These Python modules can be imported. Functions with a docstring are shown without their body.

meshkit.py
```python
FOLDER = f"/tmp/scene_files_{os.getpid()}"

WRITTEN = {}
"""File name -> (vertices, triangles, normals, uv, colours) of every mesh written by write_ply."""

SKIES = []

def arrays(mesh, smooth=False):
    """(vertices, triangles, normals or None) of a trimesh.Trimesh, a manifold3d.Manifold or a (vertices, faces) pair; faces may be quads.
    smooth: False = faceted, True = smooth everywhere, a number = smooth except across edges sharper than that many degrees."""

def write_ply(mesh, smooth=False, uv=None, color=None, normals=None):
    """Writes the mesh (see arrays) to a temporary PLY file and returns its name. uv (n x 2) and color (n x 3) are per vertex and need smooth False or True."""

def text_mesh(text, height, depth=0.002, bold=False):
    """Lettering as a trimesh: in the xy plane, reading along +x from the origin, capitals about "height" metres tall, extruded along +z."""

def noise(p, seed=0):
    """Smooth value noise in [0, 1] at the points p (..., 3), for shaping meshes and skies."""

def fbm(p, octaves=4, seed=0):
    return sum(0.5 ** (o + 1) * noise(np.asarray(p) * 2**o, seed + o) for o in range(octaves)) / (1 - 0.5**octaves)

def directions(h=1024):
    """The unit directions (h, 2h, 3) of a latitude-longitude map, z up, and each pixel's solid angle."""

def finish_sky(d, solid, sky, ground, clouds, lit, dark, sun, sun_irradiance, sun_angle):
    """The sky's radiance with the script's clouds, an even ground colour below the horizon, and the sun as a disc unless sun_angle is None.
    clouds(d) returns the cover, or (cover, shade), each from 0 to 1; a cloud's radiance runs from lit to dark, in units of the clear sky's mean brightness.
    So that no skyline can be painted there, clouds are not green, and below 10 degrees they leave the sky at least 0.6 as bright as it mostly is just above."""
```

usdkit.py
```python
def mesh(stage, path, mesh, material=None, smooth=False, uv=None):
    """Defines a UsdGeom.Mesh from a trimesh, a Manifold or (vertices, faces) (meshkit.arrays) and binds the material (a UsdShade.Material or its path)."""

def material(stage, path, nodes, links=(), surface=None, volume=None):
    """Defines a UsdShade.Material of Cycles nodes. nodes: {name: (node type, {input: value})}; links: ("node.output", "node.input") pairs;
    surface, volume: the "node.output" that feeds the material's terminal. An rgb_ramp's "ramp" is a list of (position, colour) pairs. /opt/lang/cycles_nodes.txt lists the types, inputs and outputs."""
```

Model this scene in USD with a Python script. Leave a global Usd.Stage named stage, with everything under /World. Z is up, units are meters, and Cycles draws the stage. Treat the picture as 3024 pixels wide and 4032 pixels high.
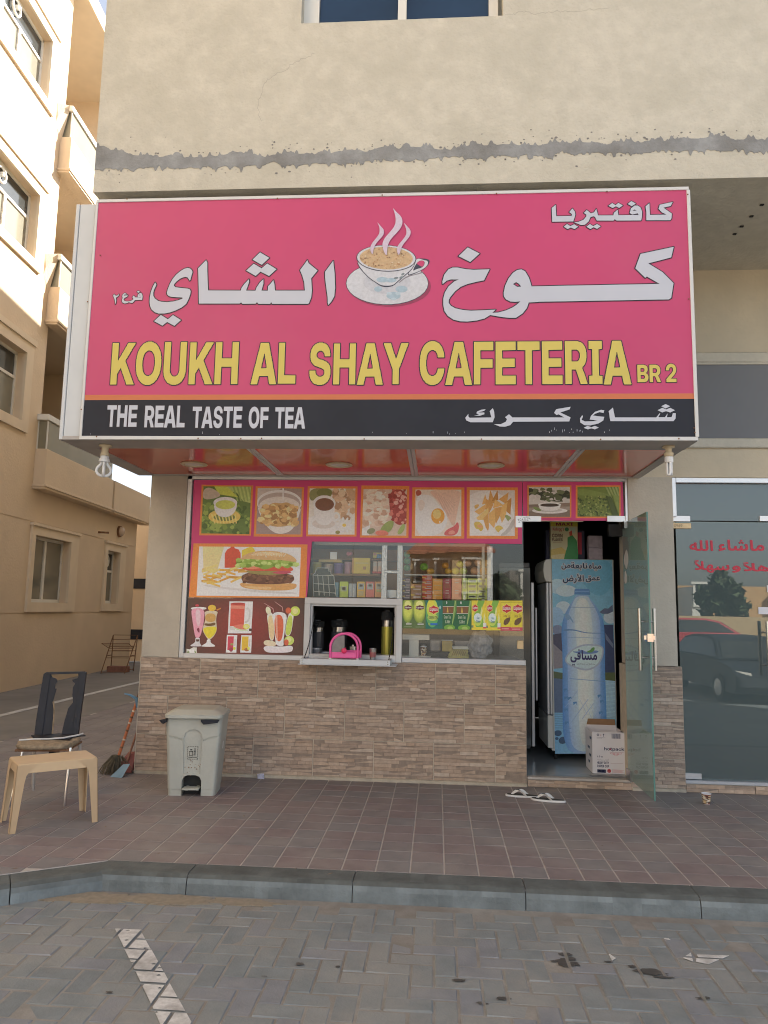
import math, random, glob, unicodedata
import numpy as np, trimesh, shapely, manifold3d as m3
from shapely.geometry import Polygon, box as sbox
from shapely.ops import unary_union
from shapely import affinity
from pxr import Usd, UsdGeom, UsdLux, UsdShade, Sdf, Gf, Vt
import usdkit, meshkit

# ---------------------------------------------------------------- camera, sky, sun
stage = Usd.Stage.CreateInMemory()
UsdGeom.SetStageUpAxis(stage, "Z"); UsdGeom.SetStageMetersPerUnit(stage, 1.0)
UsdGeom.Xform.Define(stage, "/World"); UsdGeom.Scope.Define(stage, "/World/Looks")
EXPOSURE = 1.87
SUN_AZ, SUN_EL, SUN_I, SKY_S = math.radians(50), math.radians(38), 1.25, 0.078
F, YAW, PITCH, ROLL, CAM_D, CAM_H = 2948.0, -.0725, .1295, .0182, 6.6, 1.455
def basis():
    f = np.array([math.sin(YAW)*math.cos(PITCH), math.cos(YAW)*math.cos(PITCH), math.sin(PITCH)])
    r = np.cross(f, [0, 0, 1]); r /= np.linalg.norm(r); u = np.cross(r, f); c, s = math.cos(ROLL), math.sin(ROLL)
    return np.array([c*r+s*u, -s*r+c*u, f])
MC = basis()
cam = UsdGeom.Camera.Define(stage, "/World/camera")
cam.CreateHorizontalApertureAttr(24.0); cam.CreateVerticalApertureAttr(32.0); cam.CreateFocalLengthAttr(24.0*F/3024)
cam.CreateClippingRangeAttr(Gf.Vec2f(.05, 3000)); cam.CreateExposureAttr(EXPOSURE)
cam.AddTransformOp().Set(Gf.Matrix4d(*MC[0], 0, *MC[1], 0, *(-MC[2]), 0, 0, -CAM_D, CAM_H, 1))
dome = UsdLux.DomeLight.Define(stage, "/World/sky")
dome.GetPrim().SetCustomDataByKey("kind", "structure")
skym = usdkit.material(stage, "/World/Looks/sky_look", {
    "sky": ("sky_texture", {"sky_type": "single_scattering", "sun_disc": False, "sun_elevation": SUN_EL, "sun_rotation": SUN_AZ, "aerosol_density": 2.0}),
    "dusty": ("hsv", {"saturation": .5}), "bg": ("background_shader", {"strength": SKY_S})}, [("sky.color", "dusty.color"), ("dusty.color", "bg.color")], surface="bg.background")
UsdShade.MaterialBindingAPI.Apply(dome.GetPrim()).Bind(skym)
sd = np.array([math.sin(SUN_AZ)*math.cos(SUN_EL), math.cos(SUN_AZ)*math.cos(SUN_EL), math.sin(SUN_EL)])
sun = UsdLux.DistantLight.Define(stage, "/World/sun")
sun.CreateIntensityAttr(SUN_I); sun.CreateAngleAttr(.53); sun.CreateNormalizeAttr(True); sun.CreateColorAttr(Gf.Vec3f(1, .95, .86))
_x = np.cross([0, 0, 1], sd); _x /= np.linalg.norm(_x); _y = np.cross(sd, _x)
sun.AddTransformOp().Set(Gf.Matrix4d(*_x, 0, *_y, 0, *sd, 0, 0, 0, 30, 1))

# ---------------------------------------------------------------- survey: turns a measured point of a plane into metres
def ray(px, py): return MC.T @ np.array([(px-1512)/F, -(py-2016)/F, 1.])
def at(px, py, Y):
    d = ray(px, py); t = (Y+CAM_D)/d[1]; return np.array([d[0]*t, Y, CAM_H+d[2]*t])
def gr(px, py, z=0):
    d = ray(px, py); t = (z-CAM_H)/d[2]; return np.array([d[0]*t, d[1]*t-CAM_D, z])
def xz(px, py, Y): p = at(px, py, Y); return (p[0], p[2])

# ---------------------------------------------------------------- materials
LOOK = {}
def mat(n, col, rough=.6, var=.08, scale=6, bump=0., bs=60, metal=0, spec=.5, col2=None, attr=False, coat=0, det=4, stretch=None):
    """col, varied by noise; col2: a second colour for large blotches; attr: colour from the mesh's col primvar"""
    if n in LOOK: return LOOK[n]
    c = np.array(col, float); N = {"geo": ("geometry", {}), "n1": ("noise_texture", {"scale": scale, "detail": det, "roughness": .6}),
         "p": ("principled_bsdf", {"roughness": rough, "metallic": metal, "specular_ior_level": spec, "coat_weight": coat})}
    L = [("geo.position", "n1.vector")]
    if stretch:
        N["map"] = ("mapping", {"scale": stretch}); L = [("geo.position", "map.vector"), ("map.vector", "n1.vector")]
    if attr:
        N["a"] = ("attribute", {"attribute": "col"}); N["r"] = ("rgb_ramp", {"ramp": [(.25, (1-var*2,)*3), (.75, (1+var*2,)*3)]})
        N["mx"] = ("mix", {"mix_type": "multiply", "fac": 1.0}); L += [("n1.fac", "r.fac"), ("a.color", "mx.color1"), ("r.color", "mx.color2"), ("mx.color", "p.base_color")]
    elif var or col2 is not None:
        N["r"] = ("rgb_ramp", {"ramp": [(.3, tuple(c*(1-var))), (.7, tuple(np.minimum(c*(1+var), .95)))]}); L.append(("n1.fac", "r.fac"))
        if col2 is not None:
            N["n2"] = ("noise_texture", {"scale": scale*.23, "detail": 6, "roughness": .65}); N["r2"] = ("rgb_ramp", {"ramp": [(.45, (0, 0, 0)), (.68, (1, 1, 1))]})
            N["mx"] = ("mix", {"mix_type": "mix", "color2": tuple(col2)}); L += [("geo.position", "n2.vector"), ("n2.fac", "r2.fac"), ("r2.color", "mx.fac"), ("r.color", "mx.color1"), ("mx.color", "p.base_color")]
        else: L.append(("r.color", "p.base_color"))
    else: N["p"][1]["base_color"] = tuple(c)
    if bump:
        N["nb"] = ("noise_texture", {"scale": bs, "detail": 5, "roughness": .6}); N["b"] = ("bump", {"strength": 1.0, "distance": bump})
        L += [("geo.position", "nb.vector"), ("nb.fac", "b.height"), ("b.normal", "p.normal")]
    LOOK[n] = usdkit.material(stage, "/World/Looks/"+n, N, L, surface="p.BSDF"); return LOOK[n]
def glass_mat(n, tint, ior=1.5, rough=0.0, extra=0.0, dust=0.0, film=(.5, .48, .44)):
    """a window pane: light passes tinted, reflection by fresnel, a film of dust"""
    LOOK[n] = usdkit.material(stage, "/World/Looks/"+n, {"f": ("fresnel", {"IOR": ior}), "ad": ("math", {"math_type": "add", "value2": extra, "use_clamp": True}),
        "t": ("transparent_bsdf", {"color": tint}), "g": ("glossy_bsdf", {"color": (.95, .95, .95), "roughness": rough}), "m": ("mix_closure", {}), "d": ("diffuse_bsdf", {"color": film}), "m2": ("mix_closure", {"fac": dust})},
        [("f.fac", "ad.value1"), ("ad.value", "m.fac"), ("t.BSDF", "m.closure1"), ("g.BSDF", "m.closure2"), ("m.closure", "m2.closure1"), ("d.BSDF", "m2.closure2")], surface="m2.closure"); return LOOK[n]


# ---------------------------------------------------------------- geometry helpers
class MB:
    def __init__(s): s.v, s.f, s.c, s.n = [], [], [], 0
    def raw(s, v, f, col=None):
        v = np.asarray(v, float); f = np.asarray(f, int); s.v.append(v); s.f.append(f+s.n); s.n += len(v)
        s.c.append(np.tile(np.asarray(col if col is not None else (.5, .5, .5), float), (len(v), 1)) if col is None or np.ndim(col) == 1 else np.asarray(col)); return s
    def tm(s, m, col=None): return s.raw(m.vertices, m.faces, col)
    def box(s, x0, x1, y0, y1, z0, z1, col=None):
        v = [(x, y, z) for x in (x0, x1) for y in (y0, y1) for z in (z0, z1)]
        q = [(0, 1, 3, 2), (4, 6, 7, 5), (0, 4, 5, 1), (2, 3, 7, 6), (0, 2, 6, 4), (1, 5, 7, 3)]
        vv, ff = [], []
        for a in q:
            k = len(vv); vv += [v[i] for i in a]; ff += [(k, k+1, k+2), (k, k+2, k+3)]
        return s.raw(vv, ff, col)
    def rbox(s, x0, x1, y0, y1, z0, z1, r=.004, col=None):
        p = []
        for x, dx in ((x0, r), (x1, -r)):
            for y, dy in ((y0, r), (y1, -r)):
                for z, dz in ((z0, r), (z1, -r)): p += [(x, y+dy, z+dz), (x+dx, y, z+dz), (x+dx, y+dy, z)]
        return s.hull(p, col)
    def hull(s, p, col=None):
        m = m3.Manifold.hull_points(np.asarray(p, float)).to_mesh(); return s.raw(m.vert_properties[:, :3], m.tri_verts, col)
    def man(s, m, col=None): m = m.to_mesh(); return s.raw(m.vert_properties[:, :3], m.tri_verts, col)
    def tube(s, pts, r, n=8, col=None, caps=True):
        p = np.asarray(pts, float); k = len(p); r = np.broadcast_to(np.asarray(r, float), (k,))
        t = np.gradient(p, axis=0); t /= np.linalg.norm(t, axis=1, keepdims=True)+1e-12
        a = np.cross(t[0], [0, 0, 1.] if abs(t[0][2]) < .9 else [1., 0, 0]); a /= np.linalg.norm(a); v = []
        for i in range(k):
            a = a-t[i]*(a@t[i]); a /= np.linalg.norm(a)+1e-12; b = np.cross(t[i], a)
            for j in range(n): w = 2*math.pi*j/n; v.append(p[i]+r[i]*(math.cos(w)*a+math.sin(w)*b))
        f = []
        for i in range(k-1):
            for j in range(n): A, B, C, D = i*n+j, i*n+(j+1) % n, (i+1)*n+(j+1) % n, (i+1)*n+j; f += [(A, B, C), (A, C, D)]
        if caps:
            f += [(0, j+1, j) for j in range(1, n-1)]+[((k-1)*n, (k-1)*n+j, (k-1)*n+j+1) for j in range(1, n-1)]
        return s.raw(v, f, col)
    def lathe(s, prof, c=(0, 0, 0), n=20, col=None):
        v = [(c[0]+r*math.cos(2*math.pi*j/n), c[1]+r*math.sin(2*math.pi*j/n), c[2]+z) for r, z in prof for j in range(n)]; f = []
        for i in range(len(prof)-1):
            for j in range(n): A, B, C, D = i*n+j, i*n+(j+1) % n, (i+1)*n+(j+1) % n, (i+1)*n+j; f += [(A, B, C), (A, C, D)]
        return s.raw(v, f, col)
    def prism(s, poly, y0, y1, col=None):
        """a polygon of the xz plane, extruded from y0 (front) to y1"""
        for g in getattr(poly, "geoms", [poly]):
            if g.geom_type != "Polygon" or g.area < 1e-9: continue
            m = trimesh.creation.extrude_polygon(g, y1-y0, engine="earcut"); v = m.vertices
            s.raw(np.c_[v[:, 0], y0+v[:, 2], v[:, 1]], m.faces[:, ::-1], col)
        return s
    def slab(s, poly, z0, z1, col=None):
        for g in getattr(poly, "geoms", [poly]):
            if g.geom_type != "Polygon" or g.area < 1e-9: continue
            m = trimesh.creation.extrude_polygon(g, z1-z0, engine="earcut"); v = m.vertices; s.raw(np.c_[v[:, :2], v[:, 2]+z0], m.faces, col)
        return s
    def flat(s, poly, y, col=None):
        for g in getattr(poly, "geoms", [poly]):
            if g.geom_type != "Polygon" or g.area < 1e-8: continue
            v, f = trimesh.creation.triangulate_polygon(g, engine="earcut"); s.raw(np.c_[v[:, 0], np.full(len(v), y), v[:, 1]], f, col)
            t = s.v[-1][f[0]] if len(f) else None
            if t is not None and np.cross(t[1]-t[0], t[2]-t[0])[1] > 0: s.f[-1] = s.f[-1][:, ::-1]
        return s
    def xf(s, m): s.v = [np.c_[v, np.ones(len(v))] @ np.asarray(m).T[:, :3] for v in s.v]; return s
    def get(s): return np.vstack(s.v), np.vstack(s.f), np.vstack(s.c)
USED, BASE = set(), {}
def numbered(parent, name):
    p, k = f"{parent}/{name}", 0
    while p in USED: k += 1; p = f"{parent}/{name}_{k:03d}"
    USED.add(p); return p
def tag(prim, label=None, cat=None, group=None, kind=None):
    for k, v in (("label", label), ("category", cat), ("group", group), ("kind", kind)):
        if v: prim.SetCustomDataByKey(k, v)
def thing(name, label=None, cat=None, loc=(0, 0, 0), rz=0, group=None, kind=None):
    p = numbered("/World", name); x = UsdGeom.Xform.Define(stage, p); x.AddTranslateOp().Set(Gf.Vec3d(*map(float, loc)))
    if rz: x.AddRotateZOp().Set(float(rz))
    tag(x.GetPrim(), label, cat, group, kind); BASE[p] = np.array(loc, float); return p
def part(parent, name, mb, m, smooth=False, label=None, world=False, kind=None, col=False):
    """one Mesh prim under parent; world=True: the points are in world space and parent is an unrotated thing (or a part of one)"""
    p = numbered(parent, name); v, f, c = mb.get() if isinstance(mb, MB) else (*mb, None)
    if world: v = v-BASE[parent]
    BASE[p] = BASE.get(parent, np.zeros(3))
    me = usdkit.mesh(stage, p, (v, f), LOOK[m] if isinstance(m, str) else m, smooth=False if col else smooth)
    if col: UsdGeom.PrimvarsAPI(me).CreatePrimvar("col", Sdf.ValueTypeNames.Color3fArray, "vertex").Set(Vt.Vec3fArray.FromNumpy(c.astype(np.float32)))
    tag(me.GetPrim(), label, None, None, kind); return p
def single(name, mb, m, label, cat, smooth=False, group=None, kind=None, col=False):
    p = part("/World", name, mb, m, smooth, col=col); tag(stage.GetPrimAtPath(p), label, cat, group, kind); return p
def copy(src, label, loc, rz=0, group=None):
    base = src.split("/")[-1]; was = stage.GetPrimAtPath(src).GetCustomData()
    p = numbered("/World", base); x = UsdGeom.Xform.Define(stage, p); x.AddTranslateOp().Set(Gf.Vec3d(*map(float, loc)))
    x.AddRotateZOp().Set(float(rz)) if rz else None
    x.GetPrim().GetReferences().AddInternalReference(src); x.GetPrim().SetInstanceable(True)
    tag(x.GetPrim(), label, was.get("category"), group or was.get("group")); return p
BASE["/World"] = np.zeros(3)

# ---------------------------------------------------------------- lettering
FONTS, TXT = {}, {}
def font(which, w):
    from PIL import ImageFont
    if (which, w) not in FONTS:
        f = ImageFont.truetype(glob.glob(f"/opt/blender-*/*/datafiles/fonts/{which}*.woff2")[0], 110)
        f.set_variation_by_axes([32, w] if which == "Inter" else [w, 100]); FONTS[which, w] = f
    return FONTS[which, w]
AR = {}
for _c in range(0xFE70, 0xFEFD):
    _d = unicodedata.decomposition(chr(_c)).split()
    if len(_d) >= 2 and _d[0][0] == "<": AR[tuple(chr(int(x, 16)) for x in _d[1:]), _d[0][1:-1]] = chr(_c)
def arabic(t):
    """joined presentation forms in left to right order"""
    u, i = [], 0
    while i < len(t):
        if (tuple(t[i:i+2]), "isolated") in AR and t[i] == "\u0644": u.append(tuple(t[i:i+2])); i += 2
        else: u.append((t[i],)); i += 1
    dual = lambda k: (k, "initial") in AR
    out = ""
    for i, k in enumerate(u):
        if (k, "isolated") not in AR and (k, "final") not in AR: out = "".join(k)+out; continue
        prev = i > 0 and dual(u[i-1]); nxt = i+1 < len(u) and (u[i+1], "final") in AR and dual(k)
        form = "medial" if prev and nxt else "final" if prev and (k, "final") in AR else "initial" if nxt else "isolated"
        out = AR.get((k, form), "".join(k))+out
    return out
def text_shape(t, which="Inter", w=800):
    """a polygon whose box is (0,0)-(width/height, 1)"""
    if (t, which, w) in TXT: return TXT[t, which, w]
    from PIL import Image, ImageDraw
    f = font(which, w); x0, y0, x1, y1 = f.getbbox(t, anchor="ls"); im = Image.new("L", (x1-x0+8, y1-y0+8))
    ImageDraw.Draw(im).text((4-x0, 4-y0), t, 255, font=f, anchor="ls"); on = np.pad(np.asarray(im) > 127, ((0, 0), (1, 1))).astype(np.int8)
    r, a = np.nonzero(np.diff(on, axis=1) == 1); b = np.nonzero(np.diff(on, axis=1) == -1)[1]
    g = shapely.union_all(shapely.box(a, -r-1, b, -r)).buffer(.8).buffer(-1.0).buffer(.2).simplify(.6)
    bx = g.bounds; h = bx[3]-bx[1]; TXT[t, which, w] = affinity.affine_transform(g, [1/h, 0, 0, 1/h, -bx[0]/h, -bx[1]/h]); return TXT[t, which, w]
def text_in(t, x0, z0, x1, z1, which="Inter", w=800):
    g = text_shape(t, which, w); bx = g.bounds; return affinity.affine_transform(g, [(x1-x0)/bx[2], 0, 0, (z1-z0), x0, z0])
def letters(t, x0, z0, x1, z1, w=800, which="Inter"):
    return text_in(t, x0, z0, x1, z1, which, w)
def okpoly(p, h=()):
    g = Polygon(p, h); return g if g.is_valid else g.buffer(0)
def rnd(*a): return np.random.default_rng(list(a))
# ---------------------------------------------------------------- printed artwork, measured on its own sheet
YS=-1.473;YG=0.03
A={}
def art(n,x0,y0,s,Y,layers): A[n]=(x0,y0,s,Y,layers)
def L(c,p,holes=(),sm=0): return (c,p,holes,sm)
WH=(.8,.8,.8)
art('shay',570,1000,230/1659,YS,[L(WH,[(1280,762),(1300,740),(1330,620),(1360,520),(1345,470),(1290,415),(1220,400),(1130,425),(1020,490),(900,590),(800,710),(720,850),(665,990),(632,1100),(640,1150),(690,1200),(760,1222),(920,1232),(1065,1240),(1085,1262),(1060,1280),(950,1320),(800,1355),(640,1372),(480,1362),(380,1335),(290,1270),(245,1195),(245,1100),(280,990),(325,900),(330,870),(300,815),(240,920),(180,1080),(150,1220),(142,1360),(155,1480),(200,1580),(290,1660),(400,1695),(560,1695),(720,1665),(900,1600),(1060,1520),(1180,1420),(1250,1280),(1295,1150),(1308,1070),(1290,1015),(1230,990),(1100,975),(980,965),(870,945),(832,905),(840,860),(900,790),(1000,710),(1090,670),(1160,655),(1220,670),(1255,720)]),
 L(WH,[(270,1912),(460,1735),(660,1860),(805,1740),(1030,1882),(848,2045),(640,1935),(505,2040)])])
art('shay2',770,980,570/1659,YS,[L(WH,[(122,132),(135,160),(135,250),(145,478),(520,480),(528,450),(560,405),(612,350),(615,380),(580,480),(688,482),(700,445),(740,385),(778,350),(778,400),(757,480),(830,482),(832,430),(862,400),(893,360),(905,410),(912,480),(1255,480),(1245,380),(1225,310),(1198,245),(1240,190),(1282,130),(1295,165),(1398,250),(1325,340),(1335,480),(1325,560),(1300,625),(1285,632),(880,632),(868,612),(855,632),(722,632),(705,612),(688,630),(540,632),(524,615),(505,628),(40,628),(38,450),(30,225)]),
 L(WH,[(1578,138),(1585,200),(1595,290),(1600,450),(1590,545),(1560,600),(1522,645),(1516,620),(1515,560),(1500,450),(1485,330),(1485,265)]),
 L(WH,[(655,125),(740,42),(845,105),(760,185)]),L(WH,[(582,250),(668,172),(758,225),(822,170),(928,235),(843,312),(745,262),(690,312)])])
art('koukh',1720,960,400/1659,YS,[L(WH,[(505,62),(698,162),(545,300),(355,205)]),
 L(WH,[(860,418),(770,600),(640,625),(500,660),(390,705),(300,775),(215,880),(195,920),(195,970),(230,1015),(300,1055),(420,1082),(560,1095),(960,1078),(905,1130),(1000,1125),(1130,1090),(1240,1040),(1300,1000),(1365,942),(1280,952),(1200,945),(1130,910),(1095,860),(1092,800),(1115,690),(1170,570),(1240,480),(1310,432),(1380,420),(1440,450),(1500,550),(1530,640),(1545,698),(1660,698),(1660,952),(1500,960),(1470,1050),(1400,1140),(1290,1212),(1180,1212),(1040,1195),(870,1165),(780,1222),(650,1255),(500,1272),(380,1268),(270,1240),(180,1180),(125,1100),(105,1000),(105,900),(130,800),(190,700),(280,620),(360,585),(230,585),(160,605),(95,660),(90,620),(120,510),(190,420),(260,390),(340,390),(460,415),(600,428)],[[(1242,660),(1295,628),(1340,655),(1378,702),(1310,705)]])])
art('koukh2',2080,960,600/1659,YS,[L(WH,[(35,465),(1430,438),(1290,358),(1272,372),(1165,268),(1222,112),(1582,35),(1555,150),(1305,215),(1460,310),(1580,430),(1555,590),(1530,607),(0,635)])])
art('cafe_ar',2150,780,530/1659,YS,[L(WH,[(1560,50),(1535,100),(1445,120),(1550,195),(1545,250),(1530,275),(1235,275),(1235,180),(1225,105),(1272,65),(1280,210),(1485,207),(1425,178),(1385,135),(1400,85)]),
 L(WH,[(1130,95),(1165,120),(1183,170),(1180,240),(1170,278),(870,280),(845,262),(830,280),(625,280),(605,240),(590,225),(545,240),(525,290),(480,330),(430,335),(345,300),(400,295),(460,270),(495,230),(495,205),(465,185),(500,150),(520,165),(550,190),(590,180),(618,135),(640,215),(830,215),(835,185),(882,145),(890,213),(1140,210),(1130,190),(1060,205),(1030,185),(1045,130),(1090,95)],[[(1065,155),(1090,143),(1115,155),(1085,160)]]),
 L(WH,[(118,85),(125,225),(315,222),(318,200),(285,175),(325,130),(355,170),(360,210),(335,290),(75,295),(70,125)]),
 L(WH,[(1005,75),(1050,40),(1105,70),(1055,103)]),L(WH,[(768,98),(815,65),(855,90),(890,62),(945,93),(900,125),(860,103),(820,125)]),
 L(WH,[(218,355),(258,322),(300,348),(345,325),(395,355),(350,385),(305,365),(265,385)]),L(WH,[(497,355),(540,322),(580,348),(628,322),(672,350),(628,382),(585,362),(545,385)])])
art('karak',1810,1580,870/1659,YS,[L(WH,[(1150,48),(1165,122),(1475,122),(1500,90),(1505,95),(1490,120),(1540,120),(1560,92),(1555,120),(1590,120),(1600,90),(1622,90),(1620,130),(1605,150),(1130,150),(1118,75)]),
 L(WH,[(1512,38),(1545,22),(1580,38),(1545,55)]),L(WH,[(1485,68),(1520,50),(1550,62),(1580,50),(1615,68),(1580,85),(1548,75),(1520,85)]),
 L(WH,[(1085,68),(1080,90),(1050,82),(1015,95),(1000,108),(1085,118),(1078,145),(1040,168),(980,182),(935,180),(905,160),(902,130),(920,105),(925,115),(915,140),(940,152),(1000,150),(1035,145),(975,138),(985,110),(1015,80),(1060,65)]),
 L(WH,[(930,200),(960,185),(988,196),(1015,185),(1045,198),(1015,212),(988,204),(962,212)]),
 L(WH,[(832,42),(825,62),(755,85),(832,122),(822,152),(400,155),(380,180),(340,192),(300,190),(255,172),(310,172),(345,155),(355,135),(340,120),(370,98),(395,122),(785,122),(740,98),(728,105),(708,88),(725,60)]),
 L(WH,[(248,52),(258,75),(262,120),(248,158),(80,158),(50,145),(42,125),(65,95),(65,115),(75,125),(238,122),(225,75)]),
 L(WH,[(195,60),(185,72),(140,85),(185,85),(185,98),(150,110),(108,110),(145,100),(125,92),(130,78),(160,65)])])
art('far2',430,1130,140/1659,YS,[L(WH,[(1500,285),(1545,360),(1565,450),(1545,610),(1200,620),(1160,690),(1080,755),(1000,745),(925,710),(860,755),(740,775),(640,740),(600,680),(605,590),(640,515),(612,460),(640,360),(730,285),(800,320),(830,355),(740,360),(685,385),(695,410),(790,400),(880,385),(850,460),(750,505),(690,560),(680,610),(720,655),(800,680),(900,680),(990,665),(1080,625),(1135,575),(1090,480),(1150,410),(1230,490),(1490,490),(1480,465),(1380,485),(1325,450),(1350,370),(1420,300)],[[(1395,380),(1430,365),(1458,390),(1420,395)]]),
 L(WH,[(1298,230),(1370,180),(1440,230),(1375,285)]),L(WH,[(235,345),(290,400),(350,410),(410,390),(455,340),(465,380),(420,450),(320,505),(335,620),(320,760),(295,810),(285,700),(250,560),(190,410)])])
CW=(.74,.75,.80);LN=(.06,.06,.09);TEA=(.72,.5,.28)
flow=[L((.46,.60,.70),('e',x,y,rx,ry,0)) for x,y,rx,ry in((920,1680,130,70),(1065,1560,110,62),(640,1560,75,50),(720,1390,110,50),(880,1400,100,40))]
flow+=[L((.58,.70,.78),('e',x,y,rx,ry,0)) for x,y,rx,ry in((840,1640,50,28),(1000,1640,50,28),(920,1740,55,25),(1010,1510,40,25),(1130,1590,40,25),(900,1600,40,30))]
flow+=[L((.75,.6,.45),('e',x,y,30,24,0)) for x,y in((910,1675),(1065,1562))]
flow+=[L((.25,.3,.32),('e',x,y,rx,ry,r)) for x,y,rx,ry,r in((580,1690,65,22,0),(690,1710,38,22,20),(670,1650,45,20,-20),(1085,1475,50,32,0),(1200,1520,50,42,0),(1160,1650,60,30,15),(965,1360,45,20,10),(1060,1350,40,20,20),(1090,1290,35,20,30))]
speck=[]
_r=np.random.default_rng(4)
for k in range(110):
    a=_r.random()*6.283;r=np.sqrt(_r.random())
    x,y=785+470*r*np.cos(a),1000+195*r*np.sin(a);q=3+9*_r.random()
    speck.append(L([(.35,.2,.1),(.55,.3,.14),(.85,.68,.45),(.62,.36,.2)][k%4],('e',x,y,q*1.5,q,0)))
art('cup',1350,800,360/1659,YS,[
 L((.40,.05,.12),('e',850,1510,750,370,0)),L(LN,('e',805,1458,752,392,0)),L(CW,('e',805,1456,740,380,0)),L((.66,.67,.73),('e',800,1440,430,210,0)),
 L((.3,.27,.3),[(1000,1440),(1180,1310),(1330,1290),(1480,1225),(1440,1275),(1240,1320),(1120,1370),(1030,1450)],(),1),
 *flow[:3],*flow[5:8],
 L(LN,[(1330,1010),(1400,1000),(1520,1010),(1582,1040),(1560,1110),(1500,1180),(1400,1240),(1260,1300),(1150,1320),(1300,1080)],[[(1325,1100),(1380,1050),(1440,1035),(1480,1060),(1480,1110),(1440,1165),(1340,1100)]],1),
 L(CW,[(1335,1015),(1390,1008),(1450,1030),(1545,1050),(1545,1110),(1490,1175),(1390,1235),(1250,1285),(1170,1305),(1300,1085)],[[(1325,1105),(1380,1050),(1440,1038),(1485,1060),(1485,1110),(1445,1170),(1330,1200),(1260,1240)]],1),
 L(LN,[(242,1030),(290,1165),(380,1272),(490,1380),(600,1450),(690,1512),(800,1530),(920,1505),(1000,1430),(1130,1318),(1250,1215),(1315,1105),(1332,1000)],(),1),
 L(CW,[(252,1030),(300,1150),(390,1262),(500,1370),(610,1440),(690,1490),(800,1505),(915,1488),(990,1420),(1120,1308),(1240,1205),(1305,1100),(1322,1000)],(),1),
 *flow[3:5],*flow[-3:],
 L(LN,('e',788,1003,545,242,-2)),L(CW,('e',788,1000,530,230,-2)),L(TEA,('e',788,1000,485,205,-2)),*speck,
 L((.78,.66,.8),[(905,85),(960,160),(1050,240),(1085,320),(1075,420),(1010,520),(900,630),(835,720),(805,830),(800,980),(750,900),(718,800),(722,720),(770,630),(860,530),(940,430),(965,320),(945,200)],(),1),
 L((.76,.62,.76),[(618,345),(690,430),(745,490),(750,560),(715,620),(640,700),(580,780),(555,860),(545,950),(505,890),(495,810),(540,720),(620,630),(665,560),(670,470),(650,400)],(),1),
 L((.76,.62,.76),[(1100,355),(1170,430),(1230,500),(1232,570),(1195,640),(1110,740),(1060,820),(1020,970),(985,900),(980,820),(1020,750),(1100,660),(1150,590),(1155,500),(1130,420)],(),1)])
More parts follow.
